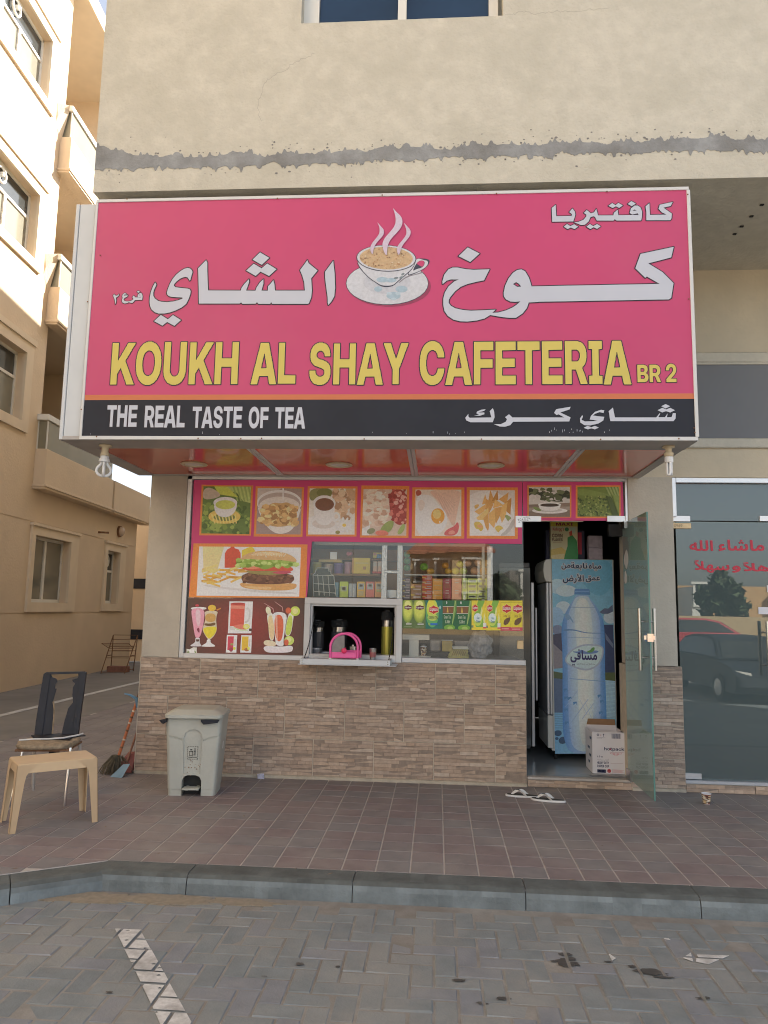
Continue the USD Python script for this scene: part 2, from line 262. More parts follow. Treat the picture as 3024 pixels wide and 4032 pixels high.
# ---- food pictures
PK=(.62,.06,.2);OR=(.78,.24,.05)
R5=(650,1850,.6028,YG)
def blobs(seed,n,x0,y0,x1,y1,r,cols,asp=1.):
    g=np.random.default_rng(seed);o=[]
    for k in range(n):
        x,y=x0+(x1-x0)*g.random(),y0+(y1-y0)*g.random();q=r*(.5+g.random())
        a=np.arange(6)/6*6.283+g.random();o.append(L(cols[k%len(cols)],[(round(x+q*asp*np.cos(t)*(0.7+.5*g.random()),1),round(y+q*np.sin(t)*(.7+.5*g.random()),1)) for t in a]))
    return o
def clip(ls,q): return [(c,p,h,s,q) for c,p,h,s in ls]
def pic(n,outer,inner,layers,R=R5): art(n,*R,[L(OR,outer)]+[(*l,inner) for l in layers])
q=[(250,107),(562,110),(550,420),(235,415)]
pic('pic1',[(238,97),(575,102),(560,430),(222,427)],q,[L((.12,.2,.04),q)]+blobs(1,90,235,220,560,420,14,[(.2,.3,.05),(.07,.13,.02),(.3,.4,.08)])+
 [L((.45,.55,.18),[(380,105),(570,105),(570,220),(510,205),(470,150),(420,140)])]+[L((.3,.42,.12),[(440+i*25,108),(452+i*25,108),(480+i*22,205),(470+i*22,205)]) for i in range(5)]+
 [L((.55,.62,.1),[(320,105),(400,105),(480,180),(350,160)]),L((.5,.42,.33),[(250,125),(300,112),(375,165),(320,190),(245,195)],(),1),
 L((.7,.52,.12),('e',388,305,105,48,0)),L((.18,.22,.05),('e',388,310,70,25,0)),*[L((.8,.62,.2),[(300+i*22,290),(308+i*22,288),(330+i*20,350),(322+i*20,352)]) for i in range(8)],
 L((.78,.76,.72),[(316,215),(325,270),(345,298),(375,310),(415,308),(450,285),(468,250),(472,215)],(),1),L((.8,.78,.74),('e',394,215,78,38,0)),L((.55,.6,.12),('e',394,228,64,30,0))])
q=[(605,118),(893,122),(885,422),(594,418)]
pic('pic2',[(592,106),(908,112),(897,438),(578,435)],q,[L((.36,.27,.25),q),L((.55,.5,.47),[(600,118),(770,118),(600,200)]),
 L((.72,.69,.66),[(598,220),(620,300),(665,375),(720,415),(770,420),(830,395),(870,320),(895,220)],(),1),L((.76,.73,.7),('e',746,215,147,84,0)),L((.45,.38,.35),('e',746,222,138,74,0)),L((.66,.62,.58),('e',746,240,134,66,0)),
 L((.55,.35,.14),[(612,310),(650,255),(700,212),(760,220),(800,208),(850,245),(868,310),(820,362),(740,375),(670,360)],(),1)]+blobs(2,130,628,235,855,355,14,[(.72,.48,.2),(.5,.28,.1),(.8,.6,.3),(.62,.4,.16),(.38,.2,.07)],1.3)+[L((.75,.72,.7),[(765,110),(778,110),(775,200),(768,200)])])
q=[(945,120),(1243,122),(1237,423),(933,422)]
pic('pic3',[(932,106),(1257,108),(1250,436),(920,434)],q,[L((.7,.67,.62),q),L((.25,.26,.1),[(940,118),(1100,118),(1080,190),(1000,185),(945,210)],(),1),L((.18,.2,.06),('e',1040,150,50,30,0))]+
 blobs(3,60,1105,130,1243,330,22,[(.55,.36,.22),(.66,.48,.32),(.42,.26,.15),(.72,.56,.4)])+[L((.76,.74,.72),('e',1010,360,115,62,0)),L((.62,.58,.55),('e',1035,352,75,32,0)),
 L((.8,.78,.76),('e',1118,305,26,30,0)),L((.68,.62,.56),('e',1118,305,13,16,0)),L((.8,.78,.76),[(966,215),(975,310),(995,350),(1040,366),(1080,352),(1103,310),(1113,215)],(),1),L((.82,.8,.78),('e',1040,218,74,52,0)),L((.19,.08,.04),('e',1042,226,62,42,0)),
 *[L((.85,.83,.8),('e',1170+34*np.cos(t),362+30*np.sin(t),26,9,-np.degrees(t))) for t in np.arange(11)*.571],L((.7,.52,.1),('e',1170,362,13,11,0)),*[L((.8,.78,.75),('e',1120+26*np.cos(t),405+18*np.sin(t),20,7,-np.degrees(t))) for t in np.arange(9)*.7],L((.3,.28,.1),('e',1128,408,16,12,0))])
q=[(1296,125),(1580,128),(1575,430),(1285,428)]
pic('pic4',[(1282,102),(1595,105),(1590,445),(1272,442)],q,[L((.62,.5,.42),q),L((.72,.6,.5),('e',1375,245,92,128,5))]+blobs(5,60,1300,140,1455,350,15,[(.8,.7,.62),(.62,.46,.36),(.76,.64,.54),(.55,.36,.26)],1.6)+
 [L((.38,.06,.05),[(1460,128),(1585,128),(1580,340),(1520,370),(1470,300)],(),1)]+blobs(6,60,1465,130,1580,345,12,[(.5,.1,.08),(.3,.04,.03),(.62,.2,.16),(.7,.4,.35)])+
 [L((.3,.38,.12),[(1400,390),(1450,335),(1500,330),(1480,400),(1420,425)],(),1),L((.7,.22,.16),[(1370,400),(1440,392),(1470,428),(1380,430)],(),1),L((.75,.74,.7),[(1285,385),(1340,360),(1330,430),(1285,430)]),L((.35,.45,.15),[(1510,415),(1560,340),(1570,380),(1540,425)],(),1),L((.25,.28,.16),('e',1345,400,28,18,20))])
R6=(1700,1880,.2532,YG)
q=[(-253,188),(460,190),(458,912),(-262,908)]
pic('pic5',[(-302,152),(507,155),(505,950),(-312,945)],q,[L((.70,.62,.55),q),L((.68,.48,.38),[(-60,188),(460,188),(440,330),(380,620),(350,790),(260,650),(150,420),(30,300)],(),1),*[L((.6,.4,.32),[(60+i*40,240+i*22),(70+i*40,240+i*22),(250+i*24,640-i*40),(238+i*24,640-i*40)]) for i in range(8)],
 L((.78,.76,.74),[(-250,300),(-150,260),(0,280),(120,430),(230,560),(250,680),(190,820),(60,910),(-262,908)],(),1),L((.66,.6,.56),[(-230,380),(-150,330),(-90,420),(-180,560)],(),1),L((.72,.36,.06),('e',95,600,105,122,0)),L((.82,.55,.2),('e',80,570,66,74,0)),L((.85,.75,.6),('e',125,690,12,16,0)),
 L((.62,.14,.14),[(190,860),(250,800),(350,760),(405,675),(432,780),(380,905),(200,908)],(),1),L((.7,.3,.24),[(250,850),(330,810),(380,870),(270,890)],(),1),L((.45,.1,.06),[(-250,200),(-180,190),(-150,260),(-240,300)],(),1)],R6)
S1=(.62,.34,.1);S2=(.72,.44,.15);S3=(.5,.25,.06)
q=[(592,195),(1293,198),(1293,910),(590,905)]
pic('pic6',[(545,150),(1340,155),(1340,955),(545,948)],q,[L((.62,.58,.54),q),L((.7,.68,.66),('e',850,600,430,400,0)),L((.5,.47,.44),[(1050,905),(1180,800),(1260,640),(1293,650),(1293,720),(1200,860),(1120,910)],(),1),
 L(S1,[(910,190),(990,400),(870,420)]),L(S3,[(1025,195),(1035,350),(930,370)]),L(S2,[(832,260),(870,400),(780,420)]),L(S1,[(1195,230),(1170,420),(1040,340)]),L(S2,[(985,340),(1120,430),(950,480)]),
 L(S1,[(850,330),(960,420),(890,560),(820,480)]),L(S2,[(665,530),(860,400),(820,520),(740,580)]),L(S3,[(1240,310),(1225,580),(1130,500),(1090,440)]),L(S2,[(1100,430),(1180,380),(1150,600),(1090,710),(1050,560)]),L(S1,[(970,480),(1090,450),(1060,600),(1000,720),(960,600)]),L(S2,[(890,560),(980,480),(990,700),(970,790),(890,700)]),L((.78,.52,.2),[(690,630),(880,470),(885,560),(800,660),(720,660)]),L(S1,[(800,640),(885,550),(890,780),(875,830),(840,780)]),
 L((.62,.46,.1),[(650,710),(690,685),(750,690),(805,760),(800,810),(760,845),(730,800),(680,800)],(),1),L((.68,.35,.15),[(700,730),(790,740),(790,790),(720,780)],(),1),L((.62,.46,.1),[(980,770),(1050,735),(1125,790),(1060,820),(1040,865),(990,810)],(),1),L((.6,.4,.12),[(660,430),(745,410),(720,470),(670,495)],(),1),
 L((.3,.36,.14),[(1130,600),(1160,570),(1250,630),(1200,660),(1190,690),(1160,640)],(),1)],R6)
R7=(1950,1900,.4822,YG)
q=[(275,35),(610,35),(610,280),(275,280)]
pic('pic7',[(262,22),(622,22),(622,286),(262,286)],q,[L((.55,.52,.48),q),L((.06,.07,.03),[(275,60),(330,50),(400,75),(470,60),(560,90),(612,60),(612,150),(500,160),(420,140),(340,150),(275,90)],(),1)]+blobs(8,40,280,50,610,150,16,[(.09,.11,.05),(.03,.04,.02),(.14,.17,.08),(.55,.53,.5)],1.6)+
 [L((.6,.57,.54),[(275,100),(320,95),(350,140),(420,150),(440,175),(330,170),(275,175)],(),1),L((.22,.16,.12),[(275,180),(610,165),(610,282),(275,282)]),L((.34,.27,.22),[(275,205),(610,195),(610,225),(275,235)]),L((.68,.66,.63),('e',445,230,145,24,0)),L((.5,.47,.44),('e',445,225,105,15,0)),L((.7,.68,.66),[(350,182),(365,215),(400,232),(490,232),(525,212),(538,182)],(),1),L((.72,.7,.68),('e',444,182,95,20,0)),L((.05,.03,.02),('e',444,184,78,14,0)),L((.2,.27,.08),[(300,195),(360,205),(380,235),(330,230)],(),1)],R7)
q=[(672,35),(1012,35),(1012,278),(672,278)]
pic('pic8',[(658,22),(1025,22),(1025,290),(658,290)],q,[L((.16,.22,.05),q)]+[L((.3,.36,.13),[(900+i*26,35),(915+i*26,35),(960+i*22,140),(950+i*22,140)]) for i in range(5)]+[L((.2,.27,.07),[(672,45),(780,60),(950,100),(940,120),(672,110)],(),1)]+blobs(9,150,675,110,940,278,9,[(.22,.27,.06),(.1,.14,.03),(.3,.34,.1),(.05,.08,.02)])+[L((.07,.1,.02),[(900,105),(950,125),(1012,278),(960,278)]),L((.2,.26,.06),[(955,100),(1012,110),(1012,260),(985,200)])],R7)
q=[(222,500),(888,507),(875,828),(205,822)]
g=np.random.default_rng(11)
fries=[]
for k in range(34):
    x,y=230+250*g.random(),640+95*g.random();a=-.9+1.5*g.random();l=60+50*g.random();w=8
    c,s=np.cos(a),np.sin(a);fries.append(L([(.78,.5,.12),(.66,.38,.07),(.84,.6,.22),(.58,.3,.05)][k%4],[(x,y),(x+l*c,y+l*s*.6),(x+l*c-w*s,y+l*s*.6+w*c+5),(x-w*s,y+w*c+5)]))
pic('burger',[(185,480),(930,487),(918,838),(155,832)],q,[L((.74,.73,.72),q),L((.74,.62,.3),[(245,500),(385,500),(340,660),(250,660)]),L((.6,.08,.04),[(388,640),(390,545),(405,520),(425,510),(430,500),(450,500),(455,512),(480,520),(493,545),(495,640)]),L((.68,.55,.06),[(500,600),(502,525),(540,508),(560,500),(575,508),(588,530),(588,560)]),
 L((.82,.81,.8),[(210,700),(240,730),(500,750),(860,775),(875,800),(700,790),(450,770),(230,745)],(),1),L((.6,.58,.57),[(215,745),(450,772),(700,793),(860,800),(860,812),(650,805),(300,770)],(),1)]+fries+
 [L((.62,.34,.12),[(485,735),(560,745),(700,748),(855,738),(862,765),(830,785),(700,790),(560,780),(495,765)],(),1),L((.72,.47,.22),[(500,755),(600,765),(700,762),(690,785),(560,778)],(),1),
 L((.14,.06,.035),[(498,690),(500,725),(540,742),(640,748),(780,745),(840,730),(845,690),(760,670),(560,665)],(),1)]+blobs(13,70,505,680,838,738,9,[(.2,.09,.05),(.1,.04,.02),(.27,.13,.07),(.16,.07,.04)],1.5)+
 [L((.3,.25,.08),[(520,660),(600,650),(800,655),(830,675),(700,690),(560,680)],(),1),L((.6,.1,.05),[(495,645),(530,620),(640,612),(780,620),(838,640),(835,665),(700,660),(560,662)],(),1),L((.72,.25,.14),[(510,640),(600,622),(640,640),(560,652)],(),1),L((.5,.08,.12),[(680,670),(800,655),(838,672),(760,684)],(),1),
 L((.26,.4,.06),[(470,625),(490,590),(540,572),(640,580),(760,575),(855,590),(868,640),(830,625),(800,650),(740,615),(700,640),(640,655),(590,620),(540,645),(510,625)],(),1)]+blobs(14,40,480,580,860,630,12,[(.36,.5,.1),(.18,.3,.03),(.5,.62,.2)],1.6)+
 [L((.62,.4,.18),[(490,590),(510,560),(570,535),(660,527),(760,535),(830,560),(862,590),(855,605),(760,588),(640,590),(540,580)],(),1),L((.74,.54,.3),[(540,560),(620,535),(740,540),(790,562),(660,560)],(),1)]+blobs(15,40,560,535,800,570,3,[(.86,.74,.55)]))
RD=(700,2340,520/1659,YG)
q=[(130,48),(1597,55),(1575,778),(90,775)]
BR=(.09,.045,.035)
def glow(): # printed red glow in the middle of the drinks poster
    return [L((.09+.16*t,.045-.01*t,.035-.005*t),('e',840,400,700*(1-t)+120,480*(1-t)+90,0)) for t in np.linspace(0.08,1,12)]
art('drinks',*RD,[L(BR,q)]+[(*l,q) for l in glow()+[
 L((.85,.83,.82),[(648,88),(945,90),(922,490),(628,490)]),L((.62,.1,.07),[(665,112),(845,118),(828,400),(655,400)]),L((.4,.05,.04),('e',755,118,92,14,0)),L((.7,.25,.18),[(668,140),(842,145),(840,185),(668,180)]),
 L((.6,.58,.57),[(850,170),(900,165),(918,230),(905,320),(870,362),(835,358),(838,340),(870,335),(890,290),(895,220),(880,190),(850,190)],(),1),
 L((.6,.58,.56),[(650,400),(720,425),(720,455),(660,450)]),L((.68,.2,.14),[(690,395),(830,370),(850,410),(880,445),(780,440),(720,420)],(),1),L((.5,.62,.35),[(690,398),(720,425),(800,445),(885,445),(880,460),(760,455),(705,425)],(),1),L((.7,.72,.1),('e',862,405,42,34,0)),L((.8,.82,.3),('e',862,405,30,24,0)),L(BR,[(895,430),(930,430),(930,465),(895,460)]),
 L((.85,.83,.82),[(617,510),(747,512),(735,735),(603,732)]),L((.55,.06,.1),[(630,528),(705,528),(695,700),(622,700)]),L((.8,.3,.3),[(630,524),(705,524),(705,534),(630,534)]),L((.3,.05,.08),('e',668,695,24,28,0)),L((.65,.68,.1),('e',710,680,18,20,0)),L((.3,.35,.1),('e',678,628,20,14,0)),L((.55,.53,.52),[(712,560),(728,556),(725,640),(708,650)]),
 L((.85,.83,.82),[(798,512),(932,515),(920,735),(783,732)]),L((.68,.45,.05),[(808,530),(890,530),(880,705),(800,705)]),L((.4,.15,.06),('e',865,695,32,22,0)),L((.65,.68,.15),('e',888,680,18,22,0)),L((.55,.53,.52),[(897,565),(915,560),(908,650),(892,650)]),
 L((.75,.73,.72),[(165,160),(360,158),(358,195),(165,195)],(),1),L((.72,.32,.42),[(168,175),(340,178),(330,330),(310,430),(285,530),(240,558),(215,530),(195,400),(175,270)],(),1),L((.82,.5,.56),[(215,190),(290,190),(280,400),(240,400)],(),1),L((.5,.06,.08),('e',243,140,25,16,0)),L((.2,.03,.06),[(232,440),(262,415),(275,440),(272,495)],(),1),L((.6,.58,.6),[(215,545),(285,545),(270,600),(295,640),(300,655),(155,655),(165,635),(225,600)],(),1),L(BR,[(225,565),(275,565),(262,595),(235,595)]),
 L((.6,.52,.38),[(335,205),(510,207),(490,260),(480,330),(495,430),(470,510),(410,570),(380,570),(320,480),(310,420),(345,340),(345,270)],(),1),L((.55,.33,.1),[(348,240),(478,240),(475,350),(345,345)],(),1),L((.15,.08,.03),[(335,360),(400,370),(470,350),(475,385),(420,400),(335,395)],(),1),L((.72,.58,.04),[(318,415),(480,400),(490,440),(465,505),(405,555),(380,555),(325,475)],(),1),L((.74,.47,.06),('e',430,172,52,40,0)),L((.6,.25,.05),[(480,195),(545,168),(540,185),(500,205)]),L((.78,.77,.76),[(365,565),(415,565),(410,610),(470,640),(468,660),(295,660),(305,640),(365,610)],(),1),
 L((.6,.6,.55),[(110,685),(150,690),(195,665),(240,668),(240,755),(110,772)]),L((.2,.27,.12),[(115,720),(190,700),(230,720),(235,755),(115,765)]),L((.8,.8,.78),[(140,700),(200,690),(215,735),(150,745)]),
 L((.74,.7,.6),[(1112,235),(1210,225),(1220,580),(1150,580),(1140,400)],(),1),L((.75,.55,.3),[(1125,265),(1205,265),(1215,570),(1155,570)],(),1),L((.76,.7,.5),('e',1138,205,32,52,15)),L((.8,.78,.6),[(1420,215),(1462,225),(1450,330),(1420,525),(1335,525),(1390,240)],(),1),L((.5,.6,.1),[(1385,265),(1450,265),(1420,515),(1345,515)],(),1),
 L((.76,.74,.74),[(1170,222),(1382,226),(1350,420),(1325,595),(1335,640),(1300,655),(1240,640),(1225,595),(1215,400)],(),1),L((.62,.13,.06),[(1205,258),(1335,260),(1318,590),(1228,590)],(),1),L((.75,.35,.25),[(1225,265),(1250,265),(1258,580),(1240,580)]),L((.55,.65,.1),('e',1475,212,62,62,0)),L((.72,.78,.3),('e',1475,212,36,36,0)),L((.6,.12,.05),('e',1390,205,36,40,0)),L((.55,.65,.15),('e',1400,580,62,58,0)),L((.72,.78,.3),('e',1395,570,34,32,0)),L((.6,.12,.06),('e',1365,605,30,40,0)),L((.72,.6,.42),[(1075,600),(1110,570),(1220,590),(1245,640),(1180,658),(1090,640)],(),1),
 L((.72,.66,.68),[(1075,670),(1110,645),(1300,660),(1430,640),(1455,680),(1420,735),(1140,735),(1090,710)],(),1),L((.55,.3,.28),[(1080,110),(1088,110),(1200,175),(1212,228),(1204,228),(1192,182)]),L((.55,.3,.28),[(1215,92),(1222,92),(1318,158),(1326,215),(1318,215),(1310,165)])]])
RB=(2150,2200,350/1548,.757)
q=[(100,10),(1150,28),(1210,2212+1050),(140,2212+1020)]
SK=(.20,.44,.60)
q=[(100,8),(1150,25),(1235,3390),(158,3400)]
def bo(ls): # shift points given in the lower zoom into the upper zoom's frame
    k=(350/1489)/(350/1548);out=[]
    for c,p,h,s in ls:
        f=lambda P:[(x*k,(2560-2200)*1548/350+y*k) for x,y in P]
        out.append((c,('e',p[1]*k,1592.2+p[2]*k,p[3]*k,p[4]*k,p[5]) if p[0]=='e' else f(p),[f(hh) for hh in h],s))
    return out
art('bottle',*RB,[L(SK,q)]+[(*l,q) for l in [
 L((.15,.40,.57),[(600,0),(1160,0),(1170,500),(900,700),(600,400)],(),1),L((.42,.58,.68),('e',200,480,160,130,0)),L((.5,.62,.7),('e',350,560,180,100,0)),L((.48,.6,.68),('e',300,850,130,110,0)),L((.3,.48,.66),('e',170,1000,140,160,0)),L((.5,.6,.68),('e',1120,1020,120,110,0)),
 L((.12,.15,.24),[(930,930),(1020,860),(1080,870),(1160,800),(1165,920),(1080,960),(980,960)]),L((.2,.24,.36),[(110,1160),(280,1150),(300,1320),(115,1320)],(),1),L((.07,.07,.12),[(115,1320),(300,1290),(300,1650),(120,1480)]),L((.24,.22,.25),[(118,1470),(300,1640),(300,1900),(122,1920)]),L((.05,.07,.15),[(980,1150),(1170,1150),(1200,2000),(1020,2000)]),L((.16,.2,.3),[(1030,1290),(1170,1490),(1170,1560),(1040,1400)]),
 L((.09,.12,.06),[(125,1960),(300,1990),(300,2110),(130,2080)]),L((.1,.13,.06),[(1020,1980),(1200,1980),(1205,2130),(1020,2110)]),L((.1,.15,.25),[(130,2080),(320,2100),(320,2700),(140,2700)]),L((.3,.48,.62),[(1020,2110),(1205,2130),(1230,2800),(1020,2800)]),L((.2,.42,.6),[(140,2680),(320,2680),(400,3400),(158,3400)]),L((.22,.48,.62),[(1000,2780),(1225,2780),(1235,3400),(1000,3400)])]+
 [L((.12,.25,.4),[(140,2700+i*40),(300,2705+i*40),(300,2713+i*40),(140,2708+i*40)]) for i in range(7)]+[L((.4,.58,.7),[(1030,2180+i*70),(1200,2170+i*70),(1200,2180+i*70),(1040,2190+i*70)]) for i in range(9)]+
 bo([L((.05,.1,.18),('e',200,1390,65,50,0)),L((.05,.1,.18),('e',280,1510,70,60,20)),L((.06,.12,.22),('e',180,1480,30,26,0))])+
 [L((.3,.45,.66),[(510,630),(745,630),(750,680),(860,800),(950,950),(1000,1080),(1015,1220),(1030,1500),(1025,2000),(1040,2250),(1050,2700),(1060,3000),(1050,3150),(960,3330),(900,3400),(420,3400),(330,3200),(290,3000),(290,2700),(285,2300),(290,1900),(280,1500),(262,1250),(300,1020),(400,820),(500,680)],(),1),
 L((.5,.62,.8),[(520,650),(740,650),(760,720),(850,850),(940,1050),(950,1300),(945,2200),(950,3000),(900,3350),(480,3360),(400,3000),(380,2200),(370,1300),(360,1050),(450,800)],(),1),L((.62,.70,.82),[(540,680),(720,690),(800,1000),(830,1700),(830,2800),(760,3250),(600,3250),(560,2600),(540,1500),(480,1000)],(),1),
 L((.1,.24,.5),[(495,535),(520,525),(740,525),(758,540),(765,630),(490,620)]),L((.18,.35,.62),[(505,560),(750,560),(750,580),(505,580)]),
 L((.15,.28,.48),[(400,838),(860,848),(862,854),(398,846)]),L((.12,.25,.48),[(300,1225),(480,1225),(700,1290),(1000,1290),(1000,1302),(690,1302),(480,1245),(300,1260)],(),1),L((.2,.35,.55),[(320,1358),(1000,1384),(1000,1390),(320,1366)]),L((.2,.35,.55),[(320,970),(400,960),(480,1100),(470,1130),(420,1040),(380,1080),(320,1020)],(),1)]+
 bo([L((.1,.25,.5),[(300+x,780+y),(360+x,770+y),(370+x,800+y),(345+x,850+y),(360+x,790+y),(310+x,830+y)]) for x,y in((0,0),(60,10),(0,200),(10,420),(560,-30),(600,60),(580,250),(-10,-130),(150,90))]+
 [L((.3,.44,.64),[(x,y),(x+10,y),(x-190,y+270),(x-200,y+270)]) for x,y in((520,680),(700,820),(800,880),(860,1040),(600,960))]+[L((.4,.52,.68),[(560+i*90,820+i*40),(566+i*90,820+i*40),(690+i*70,1080+i*50),(682+i*70,1080+i*50)]) for i in range(3)]+[L((.15,.3,.55),[(300,1300),(420,1310),(420,1318),(300,1310)]),L((.15,.3,.55),[(320,1370),(430,1372),(430,1378),(320,1378)]),L((.15,.3,.52),[(390,470),(1000,520),(990,530),(390,480)])])+
 [L((.36,.44,.56),[(315,1785),(350,1680),(450,1570),(600,1500),(750,1480),(980,1505),(1010,1600),(980,1750),(900,1870),(760,1950),(600,1940),(420,1870)],(),1),L((.5,.64,.78),[(340,1785),(380,1690),(470,1590),(610,1525),(750,1508),(970,1530),(985,1600),(955,1740),(880,1850),(750,1920),(610,1910),(440,1850)],(),1),
 L((.14,.25,.5),[(450,1610),(560,1620),(620,1575),(700,1630),(850,1590),(930,1615),(860,1650),(700,1660),(500,1640)],(),1),L((.12,.3,.1),[(690,1625),(770,1590),(800,1545),(850,1540),(840,1600),(780,1640)],(),1)]])

def art_layers(n):
    """[(polygon in metres, colour)] of a printed picture, back to front"""
    x0,y0,s,Y,ls=A[n];out=[]
    def tr(p,sm):
        if p[0]=='e':
            _,ex,ey,rx,ry,rot=p;k=max(8,min(30,int(6+(rx+ry)*s*.25)));a=np.arange(k)/k*2*math.pi;c,sn=math.cos(math.radians(-rot)),math.sin(math.radians(-rot))
            p=np.c_[ex+rx*np.cos(a)*c-ry*np.sin(a)*sn,ey+rx*np.cos(a)*sn+ry*np.sin(a)*c]
        elif sm:
            p=np.array(p,float)
            for _ in range(2): q=np.roll(p,-1,0);p=np.stack([.75*p+.25*q,.25*p+.75*q],1).reshape(-1,2)
        return [xz(x0+x*s,y0+y*s,Y) for x,y in p]
    for l in ls:
        g=okpoly(tr(l[1],l[3]),[tr(h,l[3]) for h in l[2]])
        if len(l)>4: g=g.intersection(okpoly(tr(l[4],0)))
        out.append((g,l[0]))
    return out

# ---------------------------------------------------------------- colours
mat("wall_render", (.545, .51, .425), .85, .08, 9, .007, 26, col2=(.475, .445, .365))
mat("wall_shade", (.57, .49, .36), .85, .06, 3, .004, 30, col2=(.50, .44, .33))
mat("pillar_render", (.50, .45, .37), .85, .07, 4, .004, 40, col2=(.42, .37, .30))
mat("cement", (.275, .28, .28), .9, .2, 9, .004, 60, col2=(.18, .175, .165))
mat("chip", (.2, .19, .18), .95, .2, 20)
mat("stone", (.3, .22, .16), .75, .10, 22, .0025, 90, attr=True)
mat("grout_cream", (.55, .48, .38), .9, .12, 20)
mat("base_render", (.42, .37, .29), .9, .14, 14, .003, 60)
mat("alu", (.52, .53, .55), .38, .05, 3, metal=.55)
mat("alu_white", (.60, .60, .59), .42, .04, 4)
mat("alu_bright", (.72, .73, .74), .3, .04, 5, metal=.85)
mat("steel", (.55, .54, .52), .25, .05, 8, metal=1)
mat("sign_white", (.56, .585, .60), .45, .05, 2, col2=(.5, .52, .53))
mat("beam_grey", (.42, .39, .36), .6, .1, 4)
mat("pink_film", (.52, .05, .15), .5, .05, 1.2, col2=(.51, .078, .165))
mat("stripe_orange", (.56, .16, .06), .5, .04, 2)
mat("band_black", (.02, .0225, .032), .6, .15, 3, spec=.3)
mat("letter_white", (.50, .52, .585), .5, .03, 2)
mat("letter_yellow", (.60, .49, .105), .5, .03, 2)
mat("letter_edge", (.035, .02, .035), .5, 0)
mat("soffit_red", (.62, .095, .045), .2, .08, 2, coat=.4)
mat("print", (.5, .5, .5), .38, .06, 60, attr=True)
mat("print_matte", (.5, .5, .5), .6, .06, 40, attr=True)
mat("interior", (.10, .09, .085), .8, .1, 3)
mat("shop_floor_tile", (.34, .37, .38), .18, .06, 4)
mat("dark_gap", (.02, .02, .02), .9, 0)
mat("tan_render", (.66, .525, .375), .88, .05, 1.6, .006, 24, col2=(.62, .49, .345))
mat("tan_trim", (.70, .58, .43), .85, .05, 3)
mat("window_dark", (.045, .05, .05), .08, .2, 1.5, spec=.6)
mat("window_frosted", (.20, .19, .15), .12, .15, 1.2, spec=.6)
mat("frame_white", (.70, .68, .62), .5, .04, 5)
mat("balcony_glass", (.23, .21, .15), .15, .1, 1.5, spec=.6)
mat("blue_glass", (.012, .03, .06), .06, .3, .8, spec=.7)
mat("panel_grey", (.15, .155, .165), .5, .08, 1.5, col2=(.17, .175, .185))
mat("concrete", (.22, .205, .185), .9, .1, 3, .004, 40, col2=(.17, .155, .14))
mat("kerb", (.2, .2, .2), .85, .17, 6, .004, 50, attr=True)
mat("sand_joint", (.255, .245, .225), .95, .14, 12, .003, 80, col2=(.19, .17, .15))
mat("tile_grout", (.42, .385, .355), .9, .12, 10)
mat("line_paint", (.56, .56, .55), .8, .16, 40, col2=(.33, .325, .315))
mat("oil", (.075, .072, .068), .6, .25, 18)
mat("ground", (.26, .23, .19), .95, .1, .8, col2=(.2, .18, .155))
TILE = [mat(f"paving_tile_{'abcde'[i]}", c, .8, .10, 7, .002, 90, col2=d) for i, (c, d) in enumerate((((.208, .170, .169), (.255, .232, .218)), ((.202, .178, .176), (.26, .238, .222)), ((.222, .182, .178), (.245, .222, .212)), ((.196, .182, .183), (.25, .232, .222)), ((.206, .163, .162), (.255, .228, .212))))]
PAVER = [mat(f"road_paver_{'abcde'[i]}", c, .85, .12, 8, .003, 80, col2=d) for i, (c, d) in enumerate((((.20, .222, .228), (.25, .256, .246)), ((.213, .228, .23), (.258, .26, .246)), ((.184, .208, .217), (.244, .25, .242)), ((.20, .212, .232), (.248, .254, .254)), ((.174, .196, .206), (.236, .24, .23))))]
mat("bin_plastic", (.42, .425, .375), .5, .07, 6, .0015, 30, col2=(.36, .36, .315))
mat("tan_plastic", (.60, .43, .255), .42, .05, 8)
mat("black_vinyl", (.012, .014, .021), .6, .2, 14, .003, 40)
mat("foam", (.30, .23, .15), .95, .3, 26, .008, 60)
mat("chrome", (.75, .75, .76), .12, .03, 5, metal=1)
mat("rust", (.2, .1, .05), .8, .3, 30)
mat("rubber", (.025, .025, .025), .8, .2, 20)
mat("white_plastic", (.66, .66, .64), .4, .03, 6)
mat("pink_plastic", (.82, .12, .36), .32, .04, 6)
mat("foil", (.74, .75, .77), .28, .05, 10, .012, 45, metal=.95)
mat("cardboard", (.33, .2, .11), .85, .1, 14)
mat("carton_white", (.66, .66, .70), .6, .03, 8)
mat("bulb_white", (.78, .78, .78), .25, .02, 5)
mat("socket_cream", (.60, .50, .34), .5, .05, 8)
mat("gold_plate", (.55, .42, .25), .35, .1, 12, metal=.7)
glass_mat("pane", (.96, .97, .96), 1.5, extra=.005, dust=.006)
glass_mat("pane_door", (.66, .82, .79), 1.55, extra=.015, dust=.27, film=(.50, .62, .59))
glass_mat("pane_teal", (.30, .40, .40), 1.8, extra=.04, dust=.10, film=(.42, .51, .49))
glass_mat("lens", (.8, .8, .8), 1.5)

